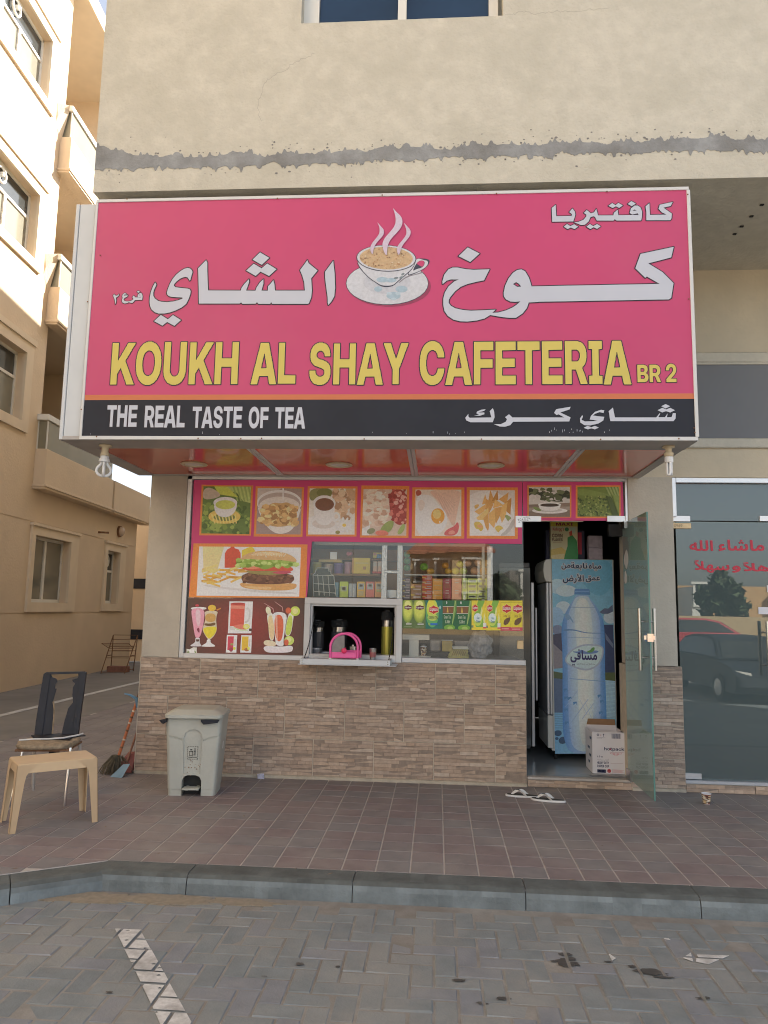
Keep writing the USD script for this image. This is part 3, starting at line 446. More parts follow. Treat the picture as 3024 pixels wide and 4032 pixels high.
# ---------------------------------------------------------------- ground, road, pavement, kerb
def frustum(mb, x0, x1, y0, y1, z0, z1, r=.003, col=None, tilt=(0, 0)):
    b = [(x0, y0, z0), (x1, y0, z0), (x1, y1, z0), (x0, y1, z0)]
    t = [(x0+r, y0+r, z1), (x1-r, y0+r, z1), (x1-r, y1-r, z1), (x0+r, y1-r, z1)]
    t = [(x, y, z+tilt[0]*(x-(x0+x1)/2)+tilt[1]*(y-(y0+y1)/2)) for x, y, z in t]
    mid = [(x, y, z1-r) for x, y, _ in b]
    vv, ff = [], []
    for q in [t]+[[b[i], b[(i+1) % 4], mid[(i+1) % 4], mid[i]] for i in range(4)]+[[mid[i], mid[(i+1) % 4], t[(i+1) % 4], t[i]] for i in range(4)]:
        k = len(vv); vv += q; ff += [(k, k+1, k+2), (k, k+2, k+3)]
    return mb.raw(vv, ff, col)
ZR = -.10
single("ground", MB().box(-400, 400, -400, 400, -.6, ZR-.012), "ground", None, None, kind="structure")
road = thing("road", kind="structure")
part(road, "sand_bed", MB().box(-9, 9, -12, -2.30, ZR-.011, ZR-.0032), "sand_joint")
g = rnd(3); near, far = [], []
for a in range(-95, 95):
    for b in range(-95, 30):
        m = (a-b) % 4
        if m not in (0, 3): continue
        x, y = a*.1, -2.45+b*.1; w, h = (.2, .1) if m == 0 else (.1, .2)
        if y+h > -2.385 or y < -9 or x < -8 or x+w > 8: continue
        if y+h > -2.40+0 and x < -1.9: continue
        c = (x+w/2, y+h/2)
        if c[0] < -1.9 and c[1] > -2.42-.62*(-1.9-c[0]): continue
        if c[0] < -1.9 and y+h > -2.36-.62*(-1.9-x): continue
        (near if (-3.75 < c[1] and -2.75 < c[0] < 2.75) else far).append((x, y, w, h))
near.sort(key=lambda q: q[1]); far += near[300:]; near = near[:300]; tops = []
for x, y, w, h in near:
    mb = MB(); e = .0025; dz = g.normal(0, .0012)
    frustum(mb, x+e, x+w-e, y+e, y+h-e, ZR-.012, ZR+dz, .006, tilt=tuple(g.normal(0, .012, 2)))
    part(road, "paver", mb, PAVER[int(g.integers(5))], world=True); tops.append((sbox(x+.008, y+.008, x+w-.008, y+h-.008), ZR+dz))
mb = MB()
for x, y, w, h in far: frustum(mb, x+.003, x+w-.003, y+.003, y+h-.003, ZR-.012, ZR, .006)
part(road, "far_paver", mb, PAVER[0], kind="stuff")
def on_pavers(poly, lift):
    mb = MB()
    for t, z in tops:
        q = t.intersection(poly)
        if q.area > 1e-5: mb.slab(q, z+lift, z+lift+.0012)
    return mb
def ragged(cx, cy, rx, ry, seed, n=26):
    r = rnd(seed); a = np.arange(n)/n*2*math.pi; k = .65+.5*r.random(n); return okpoly(np.c_[cx+rx*k*np.cos(a), cy+ry*k*np.sin(a)])
line = okpoly([(-1.535, -2.86), (-1.415, -2.85), (-.965, -3.53), (-.80, -3.78), (-.93, -3.78), (-1.09, -3.53)])
nb = []
r = rnd(8)
for k in range(9): nb.append(ragged(*(np.array([-1.47, -2.85])+r.random()*np.array([.6, -.9])+r.normal(0, .03, 2)), .011, .008, 100+k, 12))
part(road, "painted_line", on_pavers(line.difference(unary_union(nb)), .0035), "line_paint")
fad = unary_union([okpoly([gr(x, y, ZR)[:2] for x, y in q]) for q in ([(2840, 3685), (2905, 3690), (2860, 3705)], [(2690, 3775), (2720, 3755), (2730, 3790)], [(2745, 3760), (2870, 3765), (2790, 3800), (2740, 3790)], [(2395, 3755), (2425, 3775), (2410, 3785)], [(2480, 3610), (2560, 3640), (2640, 3705), (2560, 3690), (2500, 3660)], [(2700, 3590), (2800, 3600), (2760, 3625)])])
part(road, "faded_paint", on_pavers(fad, .0032), "line_paint")
st = [ragged(*gr(px, py, ZR)[:2], a, b, i+30) for i, (px, py, a, b) in enumerate(((2238, 3790, .055, .05), (2225, 3760, .03, .02), (2560, 3830, .07, .03), (2610, 3850, .05, .02), (1985, 3935, .03, .012), (1900, 3955, .025, .01), (2770, 3935, .03, .012), (2490, 3810, .02, .012), (2180, 3785, .015, .008), (1180, 3800, .02, .012), (1330, 3810, .012, .008), (1040, 3850, .015, .007), (430, 3910, .014, .007), (2395, 3790, .02, .008), (1810, 3865, .03, .012)))]
part(road, "oil_stain", on_pavers(unary_union(st), .0042), "oil")

# pavement and its tiles
corner = [(-1.87, -2.2), (-2.30, -2.47), (-4.6, -3.9)]
area = okpoly([(12, -2.2), (12, .02), (-2.62, .02), (-2.62, 13), (-4.6, 13), (-4.6, -3.9), (-2.30, -2.47), (-1.87, -2.2)])
pave = thing("pavement", kind="structure")
part(pave, "mortar_bed", MB().slab(area, -.05, -.0018), "tile_grout")
cells = []
for i in range(-26, 40):
    for j in range(-10, 76):
        x0, y0 = .053+i*.1925, -2.196-.0+(j)*.1835; q = sbox(x0, y0, x0+.1925, y0+.1835).intersection(area)
        if q.area > .004: cells.append((x0, y0, q))
def key(c): return (c[0]+.3)**2*.8+(c[1]+6.6)**2+(0 if -3.2 < c[0] < 2.4 else 99)
cells.sort(key=key); g = rnd(21); rest = MB()
for k, (x0, y0, q) in enumerate(cells):
    e = .0042; mb = MB() if k < 300 else rest; dz = g.normal(0, .0008)
    if q.area > .0352: frustum(mb, x0+e, x0+.1925-e, y0+e*.8, y0+.1835-e*.8, -.02, .0006+abs(dz)*.6, .0018, tilt=tuple(np.clip(g.normal(0, .003, 2), -.008, .008)))
    else: mb.slab(q.buffer(-.003), -.02, dz)
    if k < 300: part(pave, "tile", mb, TILE[int(g.integers(5))], world=True)
part(pave, "far_tile", rest, TILE[1], kind="stuff")
kr = thing("kerb", kind="structure")
def kerb(p, q, seed, dz=0.):
    p, q = np.array(p), np.array(q); d = q-p; Ln = np.linalg.norm(d); d /= Ln; nrm = np.array([d[1], -d[0]]); g = rnd(seed); mb = MB()
    prof = [(o, z+dz) for o, z in ((.0, .0), (.135, .0), (.150, -.004), (.168, -.020), (.176, -.045), (.182, -.13))]; K = 12
    for i in range(K):
        for (o0, z0), (o1, z1) in zip(prof, prof[1:]):
            e = .0025; s0, s1 = e+(Ln-2*e)*i/K, e+(Ln-2*e)*(i+1)/K
            P = lambda s, o, z: (*(p+d*s+nrm*o), z)
            c = np.array((.098, .110, .108) if z1 > -.03 else (.162, .188, .194)); c = c*(1+g.normal(0, .05)); wob = (0, 0, 0, 0)
            mb.raw([P(s0, o0, z0), P(s1, o0, z0), P(s1, o1, z1), P(s0, o1, z1)] if z1 < -.1 or z0 > -.003 else [P(s0, o0, z0+wob[0]), P(s1, o0, z0+wob[0]), P(s1, o1, z1), P(s0, o1, z1)], [(0, 2, 1), (0, 3, 2)], c)
    for s in (.0025, Ln-.0025):
        mb.raw([(*(p+d*s+nrm*o), z) for o, z in prof]+[(*(p+d*s), -.13)], [(0, i, i+1) for i in range(1, 6)], (.12, .13, .13))
    part(kr, "kerb_stone", mb, "kerb", col=True, world=True)
xs = [-1.87, -1.35, -.44, .48, 1.38, 2.3, 3.2, 4.1, 5.0, 6.0]
for i in range(len(xs)-1): kerb((xs[i], -2.2), (xs[i+1], -2.2), 50+i)
for i, (p, q) in enumerate((((-2.30, -2.47), (-1.87, -2.2)), ((-2.95, -2.874), (-2.30, -2.47)), ((-3.7, -3.34), (-2.95, -2.874)), ((-4.6, -3.9), (-3.7, -3.34)))): kerb(p, q, 70+i, -.005)
part(kr, "kerb_core", MB().box(-1.87, 6, -2.35, -2.205, -.13, -.012), "tile_grout")
# dirt drifted into the corner below the kerb
mb = MB(); g = rnd(5)
for k in range(9): mb.slab(ragged(-1.6+g.normal(0, .35), -2.44-abs(g.normal(0, .05)), .22+.1*g.random(), .05, 200+k), ZR-.002, ZR+.0016+.0003*k)
part(road, "drifted_sand", mb, mat("drift", (.25, .215, .165), .95, .15, 30), kind="stuff")
single("alley", MB().box(-7.6, -4.6, -14, 30, -.3, -.006), "concrete", None, None, kind="structure")
part("/World", "alley_line", MB().box(-5.72, -5.61, -6, 13, -.0058, -.002), "line_paint", kind="structure")
part("/World", "alley_gutter", MB().box(-4.66, -4.6, -3.6, 13, -.0058, -.001), "concrete", kind="structure")

# ---------------------------------------------------------------- the building of the cafeteria
B = thing("cafeteria_building", "cream building with overhanging upper floor and ragged grey cement strip above the pink sign", "building")
def cube(x0, x1, y0, y1, z0, z1): return m3.Manifold.cube((x1-x0, y1-y0, z1-z0)).translate((x0, y0, z0))
YO = -1.475; WX0, WX1, WZ = -1.075, .455, 5.881
up = cube(-2.62, 12, YO, 30, 4.54, 11) - cube(WX0, WX1, YO-.1, YO+.16, WZ, 7.5)
part(B, "upper_wall", MB().man(up), "wall_render", world=True)
g = rnd(6); xs = np.arange(-2.618, 12, .008)
def rag(xx, z, amp, sd):
    p = np.c_[xx*3.3, np.zeros_like(xx), np.zeros_like(xx)]; q = np.c_[xx*16, np.zeros_like(xx), np.zeros_like(xx)]
    f3 = np.c_[xx*41, np.zeros_like(xx), np.zeros_like(xx)]; s_ = np.sign(z.mean()-4.78); return z+amp*((meshkit.fbm(p, 4, sd)-.5)*1.2+(meshkit.fbm(q, 3, sd+9)-.5)*.9+s_*np.maximum(0, meshkit.fbm(f3, 3, sd+20)-.5)*2.2)
cz = np.interp(xs, [-2.62, -2.3, -1, 0, 1, 2.3, 12], [4.835, 4.775, 4.77, 4.785, 4.80, 4.785, 4.785]); hw = np.interp(xs, [-2.62, -2.45, -2.2, 12], [.10, .072, .046, .045])
top, bot = rag(xs, cz+hw, .05, 2), rag(xs, cz-hw, .05, 31)
strip = okpoly(list(zip(xs, top))+list(zip(xs[::-1], bot[::-1])))
part(B, "cement_strip", MB().prism(strip, YO-.003, YO+.01), "cement", world=True)
mb = MB()
for k in range(120):
    x = -2.6+5*g.random(); i = np.searchsorted(xs, x); e = g.exponential(.035); z = top[i]+.01+e if g.random() < .6 else bot[i]-.01-e*.7
    if z > 4.56: r = .003+.007*g.random()**2; a = np.arange(6)/6*6.28; mb.flat(okpoly(np.c_[x+r*1.3*np.cos(a)*(.6+.6*g.random(6)), z+r*np.sin(a)*(.6+.6*g.random(6))]), YO-.0015)
part(B, "plaster_chip", mb, "chip", world=True, kind="stuff")
mb = MB()
for pts in ([(1240, 210), (1180, 240), (1130, 270), (1075, 300), (1040, 330), (1015, 420), (1030, 480)], [(1990, 60), (2070, 48), (2110, 55), (2200, 45), (2330, 40), (2400, 30)], [(470, 620), (440, 645), (420, 690)]):
    q = [at(x, y, YO) for x, y in pts]; q = np.array(q); t = np.linspace(0, len(q)-1, 40); P = np.c_[np.interp(t, range(len(q)), q[:, 0]), np.full(40, YO-.0001), np.interp(t, range(len(q)), q[:, 2])]
    P[:, [0, 2]] += rnd(9).normal(0, .006, (40, 2)); part(B, "crack", MB().tube(P, .0007, 4), "chip", world=True)
w = part(B, "window", MB().box(WX0, WX0+.118, YO+.10, YO+.158, WZ, 7.5).box(WX0+.004, WX1-.004, YO+.09, YO+.13, WZ, WZ+.012).box(-.341, -.276, YO+.085, YO+.13, WZ+.012, 7.5).box(WX1-.1, WX1-.03, YO+.1, YO+.13, WZ+.012, 7.5), "frame_white", world=True, label="white framed upper window with blue reflecting panes")
part(w, "pane", MB().box(WX0+.12, -.34, YO+.135, YO+.14, WZ+.01, 7.49), "blue_glass", world=True); part(w, "pane", MB().box(-.275, WX1-.1, YO+.135, YO+.14, WZ+.01, 7.49), "blue_glass", world=True)
# ground floor walls
part(B, "front_wall", MB().box(-2.62, 1.65, .0, .25, 2.675, 4.54).box(1.65, 12, .0, .25, 2.645, 4.54), "wall_shade", world=True)
part(B, "side_wall", MB().box(-2.62, -2.4, .36, 30, 0, 4.54), "wall_shade", world=True)
part(B, "left_pillar", MB().box(-2.62, -2.285, 0, .36, 1.003, 2.675), "pillar_render", world=True)
part(B, "moulding", MB().rbox(1.5, 12, -.035, 0, 3.672, 3.765, .01).box(1.5, 12, -.022, 0, 3.655, 3.672).rbox(1.5, 12, -.03, 0, 2.905, 2.99, .008), "wall_render", world=True, label="cream ledges above and below the grey panel")
part(B, "grey_panel", MB().box(1.5, 12, -.012, 0, 2.99, 3.655), "panel_grey", world=True)
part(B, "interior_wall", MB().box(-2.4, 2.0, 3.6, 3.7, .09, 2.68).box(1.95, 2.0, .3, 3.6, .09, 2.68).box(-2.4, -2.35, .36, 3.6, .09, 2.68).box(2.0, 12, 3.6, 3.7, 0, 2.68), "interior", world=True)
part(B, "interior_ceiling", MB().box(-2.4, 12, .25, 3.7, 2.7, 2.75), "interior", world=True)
single("shop_floor", MB().box(-2.4, 1.66, .06, 3.7, 0, .083).box(1.66, 12, .3, 3.7, 0, .083), "shop_floor_tile", None, None, kind="structure")
for px, py in ((2999, 805), (2958, 850), (2920, 890), (2892, 920)): p = gr(px, py, 4.54); part(B, "anchor_hole", MB().box(p[0]-.012, p[0]+.014, p[1]-.01, p[1]+.01, 4.532, 4.54), "dark_gap", world=True)

# ---------------------------------------------------------------- split stone cladding
PAL = np.array([(.30, .222, .162), (.27, .20, .148), (.325, .245, .18), (.25, .185, .138), (.36, .285, .22), (.30, .23, .175), (.285, .205, .145)])*[1.32, 1.33, 1.36]
def stone_tile(parent, x0, x1, z0, z1, y, seed):
    """one tile of ledger stone: strips of uneven length, tone and depth"""
    g = rnd(seed, 77); mb = MB().box(x0, x1, y-.0012, y+.001, z0, z1, (.26, .2, .155)); n = max(2, round((z1-z0)/.029)); zz = np.linspace(z0, z1, n+1)
    for i in range(n):
        x = x0
        while x < x1-.002:
            L = min(x1-x, .06+.2*g.random()**1.4); L = x1-x if x1-x-L < .035 else L
            c = PAL[int(g.choice(7, p=[.24, .2, .16, .12, .06, .12, .10]))]*(1+g.normal(0, .05)); p = .002+.0045*g.random()**1.5; t0, t1 = g.normal(0, .0009, 2); e = .0005
            xx0, xx1, a, b = x+e, x+L-e, zz[i]+e, zz[i+1]-e
            v = [(xx0, y, a), (xx1, y, a), (xx1, y, b), (xx0, y, b), (xx0+.001, y-p-t0, a+.001), (xx1-.001, y-p-t1, a+.001), (xx1-.001, y-p-t1+.002, b-.001), (xx0+.001, y-p-t0+.002, b-.001)]
            q = [(4, 5, 6, 7), (0, 1, 5, 4), (1, 2, 6, 5), (2, 3, 7, 6), (3, 0, 4, 7)]; vv, ff = [], []
            for s in q: k = len(vv); vv += [v[j] for j in s]; ff += [(k, k+1, k+2), (k, k+2, k+3)]
            mb.raw(vv, ff, c); x += L
    part(parent, "stone_tile", mb, "stone", col=True, world=True)
SW = thing("stone_wall", "low wall of beige split stone tiles below the serving hatch", "wall")
part(SW, "backing", MB().box(-2.62, .765, .0015, .25, 0, 1.0), "grout_cream", world=True)
rows = [(.672, .998, [786, 1016, 1247, 1480, 1714, 1951]), (.338, .667, [657, 890, 1120, 1357, 1590, 1828]), (.03, .333, [764, 994, 1231, 1470, 1707, 1950])]
for k, (z0, z1, js) in enumerate(rows):
    xs = [-2.622]+[at(p, [2680, 2840, 3010][k], 0)[0] for p in js]+[.767]
    for i in range(len(xs)-1): stone_tile(SW, xs[i]+.0035, xs[i+1]-.0035, z0, z1, 0., 10*k+i)
part(SW, "base_strip", MB().rbox(-2.62, .77, -.012, .012, -.01, .028, .006), "base_render", world=True)
part(SW, "edge_trim", MB().box(-2.626, -2.621, .0, .34, .0, 1.0), "grout_cream", world=True)
mb = MB()
SP = thing("stone_pillar", "rendered pillar with split stone foot between the two shop doors", "pillar")
part(SP, "plaster_shaft", MB().box(1.655, 2.035, 0, .35, 1.025, 2.645), "pillar_render", world=True)
part(SP, "backing", MB().box(1.63, 2.068, .0015, .35, 0, 1.02), "grout_cream", world=True)
for k, (z0, z1) in enumerate(((.03, .26), (.265, .53), (.535, .79), (.795, 1.02))): stone_tile(SP, 1.632, 2.066, z0, z1, 0., 60+k)
part(SP, "base_strip", MB().rbox(1.63, 2.07, -.01, .012, -.01, .028, .006), "base_render", world=True)
DS = thing("doorstep", "stone faced step below the open glass door", "step")
part(DS, "threshold", MB().rbox(.77, 1.63, -.004, .06, .062, .084, .004), "beam_grey", world=True)
stone_tile(DS, .772, 1.628, .004, .06, .002, 70); part(DS, "backing", MB().box(.77, 1.63, .014, .06, 0, .06), "grout_cream", world=True)

# ---------------------------------------------------------------- the sign and its canopy
YS_ = -1.473
S = thing("shop_sign", "large pink and black cafeteria sign with Arabic and English lettering and a steaming tea cup", "sign")
zo1, zo0 = at(1500, 1552, YS_)[2], at(1500, 1573, YS_)[2]
X0, X1, Z0, Z1 = -2.585, 1.757, 2.645, 4.468
part(S, "pink_panel", MB().box(X0, X1, YS_, YS_+.02, zo1, Z1), "pink_film", world=True)
part(S, "orange_stripe", MB().box(X0, X1, YS_, YS_+.02, zo0, zo1), "stripe_orange", world=True)
part(S, "black_band", MB().box(X0, X1, YS_, YS_+.02, Z0, zo0), "band_black", world=True)
fr = .022
for q in ((X0-.004, X1+.004, Z1-.012, Z1+.012), (X0-.004, X1+.004, Z0-.012, Z0+.014), (X0-.006, X0+.014, Z0+.014, Z1-.012), (X1-.012, X1+.012, Z0+.014, Z1-.012)): part(S, "edge_frame", MB().rbox(q[0], q[1], YS_-.006, YS_+.3, q[2], q[3], .002), "alu_white", world=True)
part(S, "end_panel", MB().rbox(-2.743, -2.715, YS_-.001, YS_+.3, 2.634, 4.448, .003).rbox(-2.7125, -2.594, YS_+.004, YS_+.3, 2.634, 4.448, .003), "sign_white", world=True, label="blank white metal strip at the left end")
mb = MB()
for px, py in ((394, 1005), (345, 1188), (320, 1612), (500, 783), (1092, 781), (1505, 768), (1955, 762), (2390, 754), (2708, 765), (2712, 1177), (2733, 1685), (2736, 1703), (380, 1719), (780, 1726), (948, 1727), (1030, 1726), (1434, 1728), (1896, 1729), (2365, 1730), (2673, 1727)):
    p = at(px, py, YS_-.008); mb.lathe([(0, -.001), (.0055, -.001), (.005, .002), (0, .002)], n=8); v = mb.v[-1]; mb.v[-1] = np.c_[p[0]+v[:, 0], p[1]-v[:, 2], p[2]+v[:, 1]]
part(S, "screw", mb, "rust", world=True, kind="stuff")
def lettering(polys, fill, y=YS_, ed=.0075, name="lettering", m2="letter_edge"):
    g = unary_union(polys)
    if ed: part(S, name+"_outline", MB().flat(g.buffer(ed, join_style=1), y-.0015), m2, world=True)
    part(S, name, MB().flat(g, y-.003), fill, world=True)
WHT = "letter_white"
lettering([q for n in ("shay", "shay2") for q, _ in art_layers(n)], WHT); lettering([q for n in ("koukh", "koukh2") for q, _ in art_layers(n)], WHT)
lettering([q for q, _ in art_layers("cafe_ar")], WHT, ed=.006); lettering([q for q, _ in art_layers("far2")], WHT, ed=.005)
lettering([q for q, _ in art_layers("karak")], WHT, ed=0)
def wordbox(a, b, c, d, Y=YS_): return at(a, d, Y)[0], at(c, d, Y)[2], at(c, b, Y)[0], at(a, b, Y)[2]
def word(t, a, b, c, d, Y=YS_, w=800): x0, z0, x1, z1 = wordbox(a, b, c, d, Y); return letters(t, x0, z0, x1, z1, w)
lettering([word("KOUKH", 434, 1347, 942, 1515), word("AL", 987, 1351, 1168, 1513), word("SHAY", 1217, 1350, 1608, 1515), word("CAFETERIA", 1652, 1344, 2482, 1514)], "letter_yellow", ed=.007)
lettering([word("BR", 2510, 1437, 2600, 1505), word("2", 2623, 1433, 2661, 1505)], "letter_yellow", ed=.005)
lettering([word("THE", 419, 1596, 543, 1681), word("REAL", 568, 1598, 731, 1684), word("TASTE", 756, 1600, 955, 1686), word("OF", 978, 1602, 1059, 1687), word("TEA", 1082, 1604, 1204, 1688)], WHT, ed=.004)
def picture(parent, name, n, y, m="print", label=None, dy=.00035, amp=.09, size=.024, hz=45, edge=None, gain=1.):
    """layers of printed colour; each is broken into small faces so that the print has soft tones"""
    mb = MB(); sd = sum(map(ord, n))
    for k, (g, c) in enumerate(art_layers(n)):
        q = MB().flat(g, y-k*dy)
        if not q.v: continue
        v, f, _ = q.get(); ext = v.max(0)-v.min(0)
        if max(ext[0], ext[2]) > size*1.5: v, f = trimesh.remesh.subdivide_to_size(v, f, size, max_iter=12)
        p = v*[hz, 0, hz]+[0, k*3.1, 0]; t = (v[:, 2]-v[:, 2].min())/max(ext[2], 1e-6)
        w = 1+amp*2*(meshkit.fbm(p, 3, sd)-.5)+(amp*.9*(t-.5) if ext[2] < .4 else 0)
        cc = np.asarray(c, float)[None]*w[:, None]
        if edge and c in edge: # the print of a clear bottle: bluer towards its outline
            u = np.clip(abs(v[:, 0]-edge["x"])/edge["w"], 0, 1)[:, None]**1.9*.9; cc = cc*(1-u)+np.array([[.05, .22, .56]])*u
        mb.raw(v, f, np.clip(cc*gain, 0, .88))
    part(parent, name, mb, m, world=True, col=True, label=label)
picture(S, "tea_cup_picture", "cup", YS_-.001, dy=.00006, amp=.05, gain=.74, label="picture of a flowered tea cup on a saucer with steam")
g = rnd(17); mb = MB()
for k in range(26):
    px, py = (2160+260*g.random(), 1705-14*g.random()) if k < 16 else (340+2300*g.random(), 1712-12*g.random()); a_ = at(px, py, YS_); mb.flat(sbox(a_[0], a_[2]-.004, a_[0]+.0025, a_[2]+.02*g.random()**2), YS_-.0012)
part(S, "scratch", mb, "letter_white", world=True, kind="stuff")
# canopy soffit
part(S, "soffit_frame", MB().rbox(-2.743, 1.765, YS_, -1.175, 2.632, 2.66, .003).rbox(-2.743, -2.60, -1.175, 0, 2.634, 2.66, .003).rbox(1.685, 1.762, -1.175, 0, 2.634, 2.66, .003).rbox(-2.60, 1.685, -.03, 0, 2.634, 2.66, .003), "beam_grey", world=True)
sx = [-2.60, -1.42, -.207, 1.04, 1.685]
for i in range(4): part(S, "soffit_panel", MB().box(sx[i]+(.028 if i else 0), sx[i+1]-(.028 if i < 3 else 0), -1.175, -.03, 2.644, 2.655), "soffit_red", world=True)
for x in sx[1:4]: part(S, "soffit_strip", MB().rbox(x-.03, x-.002, -1.175, -.03, 2.638, 2.655, .002).rbox(x+.002, x+.03, -1.175, -.03, 2.638, 2.655, .002), "alu_white", world=True)
for x in (-2.05, -.822, .43):
    d = part(S, "downlight", MB().lathe([(.075, .012), (.105, .012), (.112, .004), (.108, 0), (.085, -.002), (.078, .004), (.075, .012)], (x, -.53, 2.632), 28), "socket_cream", world=True, smooth=40)
    part(d, "lens", MB().lathe([(0, 0), (.078, 0)], (x, -.53, 2.637), 24), "frame_white", world=True)
part(S, "back_sheet", MB().box(-2.74, 1.76, -1.17, -1.16, 2.66, 4.44).box(-2.74, 1.76, -1.16, 0, 2.66, 2.675), "beam_grey", world=True)
# bulbs
def bulb_left():
    t = thing("light_bulb", "white lotus shaped energy saving bulb hanging from the left end of the sign", "light bulb", (-2.472, -1.30, 2.632))
    part(t, "socket", MB().lathe([(0, 0), (.045, 0), (.045, -.012), (.026, -.014), (.024, -.05), (.034, -.075), (.034, -.085), (0, -.085)], n=20), "socket_cream", True)
    part(t, "ballast", MB().lathe([(0, -.085), (.03, -.085), (.032, -.10), (.028, -.104), (.036, -.106), (.04, -.125), (.036, -.132), (0, -.132)], n=22), "bulb_white", True)
    for k in range(4):
        w = k*math.pi/2+.4; c, s = math.cos(w), math.sin(w); pr = [(.018, -.13), (.024, -.15), (.046, -.175), (.052, -.20), (.040, -.222), (.016, -.234), (-.006, -.232)]
        u = np.linspace(0, 1, 18); P = np.array(pr); T = np.linspace(0, 1, len(P)); R, Z = np.interp(u, T, P[:, 0]), np.interp(u, T, P[:, 1])
        part(t, "tube", MB().tube(np.c_[c*R, s*R, Z], .0105, 8), "bulb_white", True)
def bulb_right():
    t = thing("light_bulb", "straight tube energy saving bulb hanging from the right end of the sign", "light bulb", (1.617, -1.30, 2.632))
    part(t, "socket", MB().lathe([(0, 0), (.042, 0), (.042, -.01), (.022, -.012), (.02, -.04), (.034, -.05), (.030, -.075), (0, -.075)], n=20), "socket_cream", True)
    part(t, "ballast", MB().lathe([(0, -.075), (.026, -.075), (.03, -.08), (.03, -.115), (.02, -.118), (0, -.118)], n=20), "bulb_white", True)
    for k in range(3):
        w = k*math.pi*2/3; o = np.array([math.cos(w), math.sin(w)])*.013; q = np.array([-o[1], o[0]])*.75
        part(t, "tube", MB().tube([(*(o-q), -.115), (*(o-q), -.19), (*(o-q*.6), -.205), (*(o+q*.6), -.205), (*(o+q), -.19), (*(o+q), -.115)], .0075, 8), "bulb_white", True)
bulb_left(); bulb_right()

# ---------------------------------------------------------------- display window
DW = thing("display_window", "aluminium framed shop window left of the open door, covered with food posters", "window")
part(DW, "frame", MB().rbox(-2.285, -2.243, .012, .09, 1.0, 2.66, .003).rbox(-2.285, 1.655, .012, .09, 2.605, 2.674, .003).rbox(-2.243, -1.168, .008, .09, 1.0, 1.042, .003).rbox(-.30, .765, .008, .09, 1.002, 1.045, .003), "alu", world=True)
part(DW, "frame", MB().rbox(1.632, 1.655, .012, .09, 1.0, 2.605, .003), "alu_bright", world=True)
for q in ((-2.243, -.752, 1.552, 2.605), (-.749, .752, 1.552, 2.605), (-2.243, -1.17, 1.042, 1.549), (-.302, .752, 1.045, 1.549)): part(DW, "pane", MB().box(q[0], q[1], .042, .05, q[2], q[3]), "pane", world=True)
part(DW, "transom_pane", MB().box(.755, 1.632, .042, .05, 2.262, 2.605), "pane", world=True)
H = thing("serving_hatch", "white aluminium serving hatch with its flap let down as a shelf", "hatch")
hx0, hx1, hz0, hz1 = -1.168, -.304, 1.0, 1.55
part(H, "frame", MB().rbox(hx0, hx1, .002, .10, hz1-.055, hz1, .003).rbox(hx0, hx0+.052, .002, .10, hz0, hz1-.055, .003).rbox(hx1-.052, hx1, .002, .10, hz0, hz1-.055, .003).rbox(hx0+.052, hx1-.052, .004, .10, hz0, hz0+.06, .003).rbox(hx0+.052, hx1-.052, .03, .09, hz1-.075, hz1-.055, .002).rbox(hx0+.052, hx0+.068, .03, .09, hz0+.06, hz1-.075, .002).rbox(hx1-.068, hx1-.052, .03, .09, hz0+.06, hz1-.075, .002), "alu_white", world=True)
fl = part(H, "flap", MB().rbox(-1.16, -.335, -.285, .0, .985, .992, .002).rbox(-1.145, -.385, -.28, -.25, .992, 1.035, .002).rbox(-1.145, -1.12, -.25, .0, .992, 1.035, .002).rbox(-.41, -.385, -.25, .0, .992, 1.035, .002), "sign_white", world=True)
part(fl, "board", MB().box(-1.12, -.41, -.25, .004, .992, 1.026), mat("flap_glass", (.33, .36, .38), .12, .05, 4), world=True)
mb = MB()
for x in (-1.125, -.405):
    for z in (1.003, 1.022): mb.lathe([(0, 0), (.006, 0), (.005, .003), (0, .003)], n=8); v = mb.v[-1]; mb.v[-1] = np.c_[x+v[:, 0], -.2805-v[:, 2], z+v[:, 1]]
part(fl, "screw", mb, "steel", world=True, kind="stuff")
for xa, xb in ((-1.115, -1.075), (-.40, -.372)):
    mb = MB(); p, q = np.array([xa, -.24, 1.035]), np.array([xb, .03, 1.42]); n = 34
    for i in range(n):
        t = (i+.5)/n; c = p+(q-p)*t+np.array([0, 0, -.05*math.sin(math.pi*t)]); a = np.arange(9)/8*2*math.pi; d = (q-p)/np.linalg.norm(q-p); s = np.cross(d, [1, 0, 0] if i % 2 else [0, .6, .8]); s /= np.linalg.norm(s)
        mb.tube([c+d*.0085*math.cos(w)+s*.005*math.sin(w) for w in a], .0021, 5, caps=False)
    part(H, "chain", mb, "rubber", world=True)

# posters on the glass
YP = .034
def sheet(parent, name, pts, y, m): part(parent, name, MB().flat(okpoly([xz(x, y_, .03) for x, y_ in pts]), y), m, world=True)
P1 = thing("food_poster", "pink poster with framed pictures of tea, cereal, coffee, bread, egg, samosas and a burger", "poster")
pb = mat("poster_pink", (.70, .06, .22), .45, .05, 2)
sheet(P1, "backing", [(763, 1890), (2056, 1890), (2056, 2142), (1228, 2132), (1208, 2352), (743, 2352)], YP, pb)
PL = {"pic1": "picture of a green tea bowl in a tea field", "pic2": "picture of a bowl of corn flakes", "pic3": "picture of a coffee cup with ginger and daisies", "pic4": "picture of flat bread and red beans", "pic5": "picture of a fried egg with toast", "pic6": "picture of fried samosas on a plate", "burger": "picture of a burger with fries and sauce bottles"}
for n in ("pic1", "pic2", "pic3", "pic4", "pic5", "pic6", "burger"): picture(P1, "food_picture", n, YP-.001, label=PL[n], dy=.00005, gain=1.25)
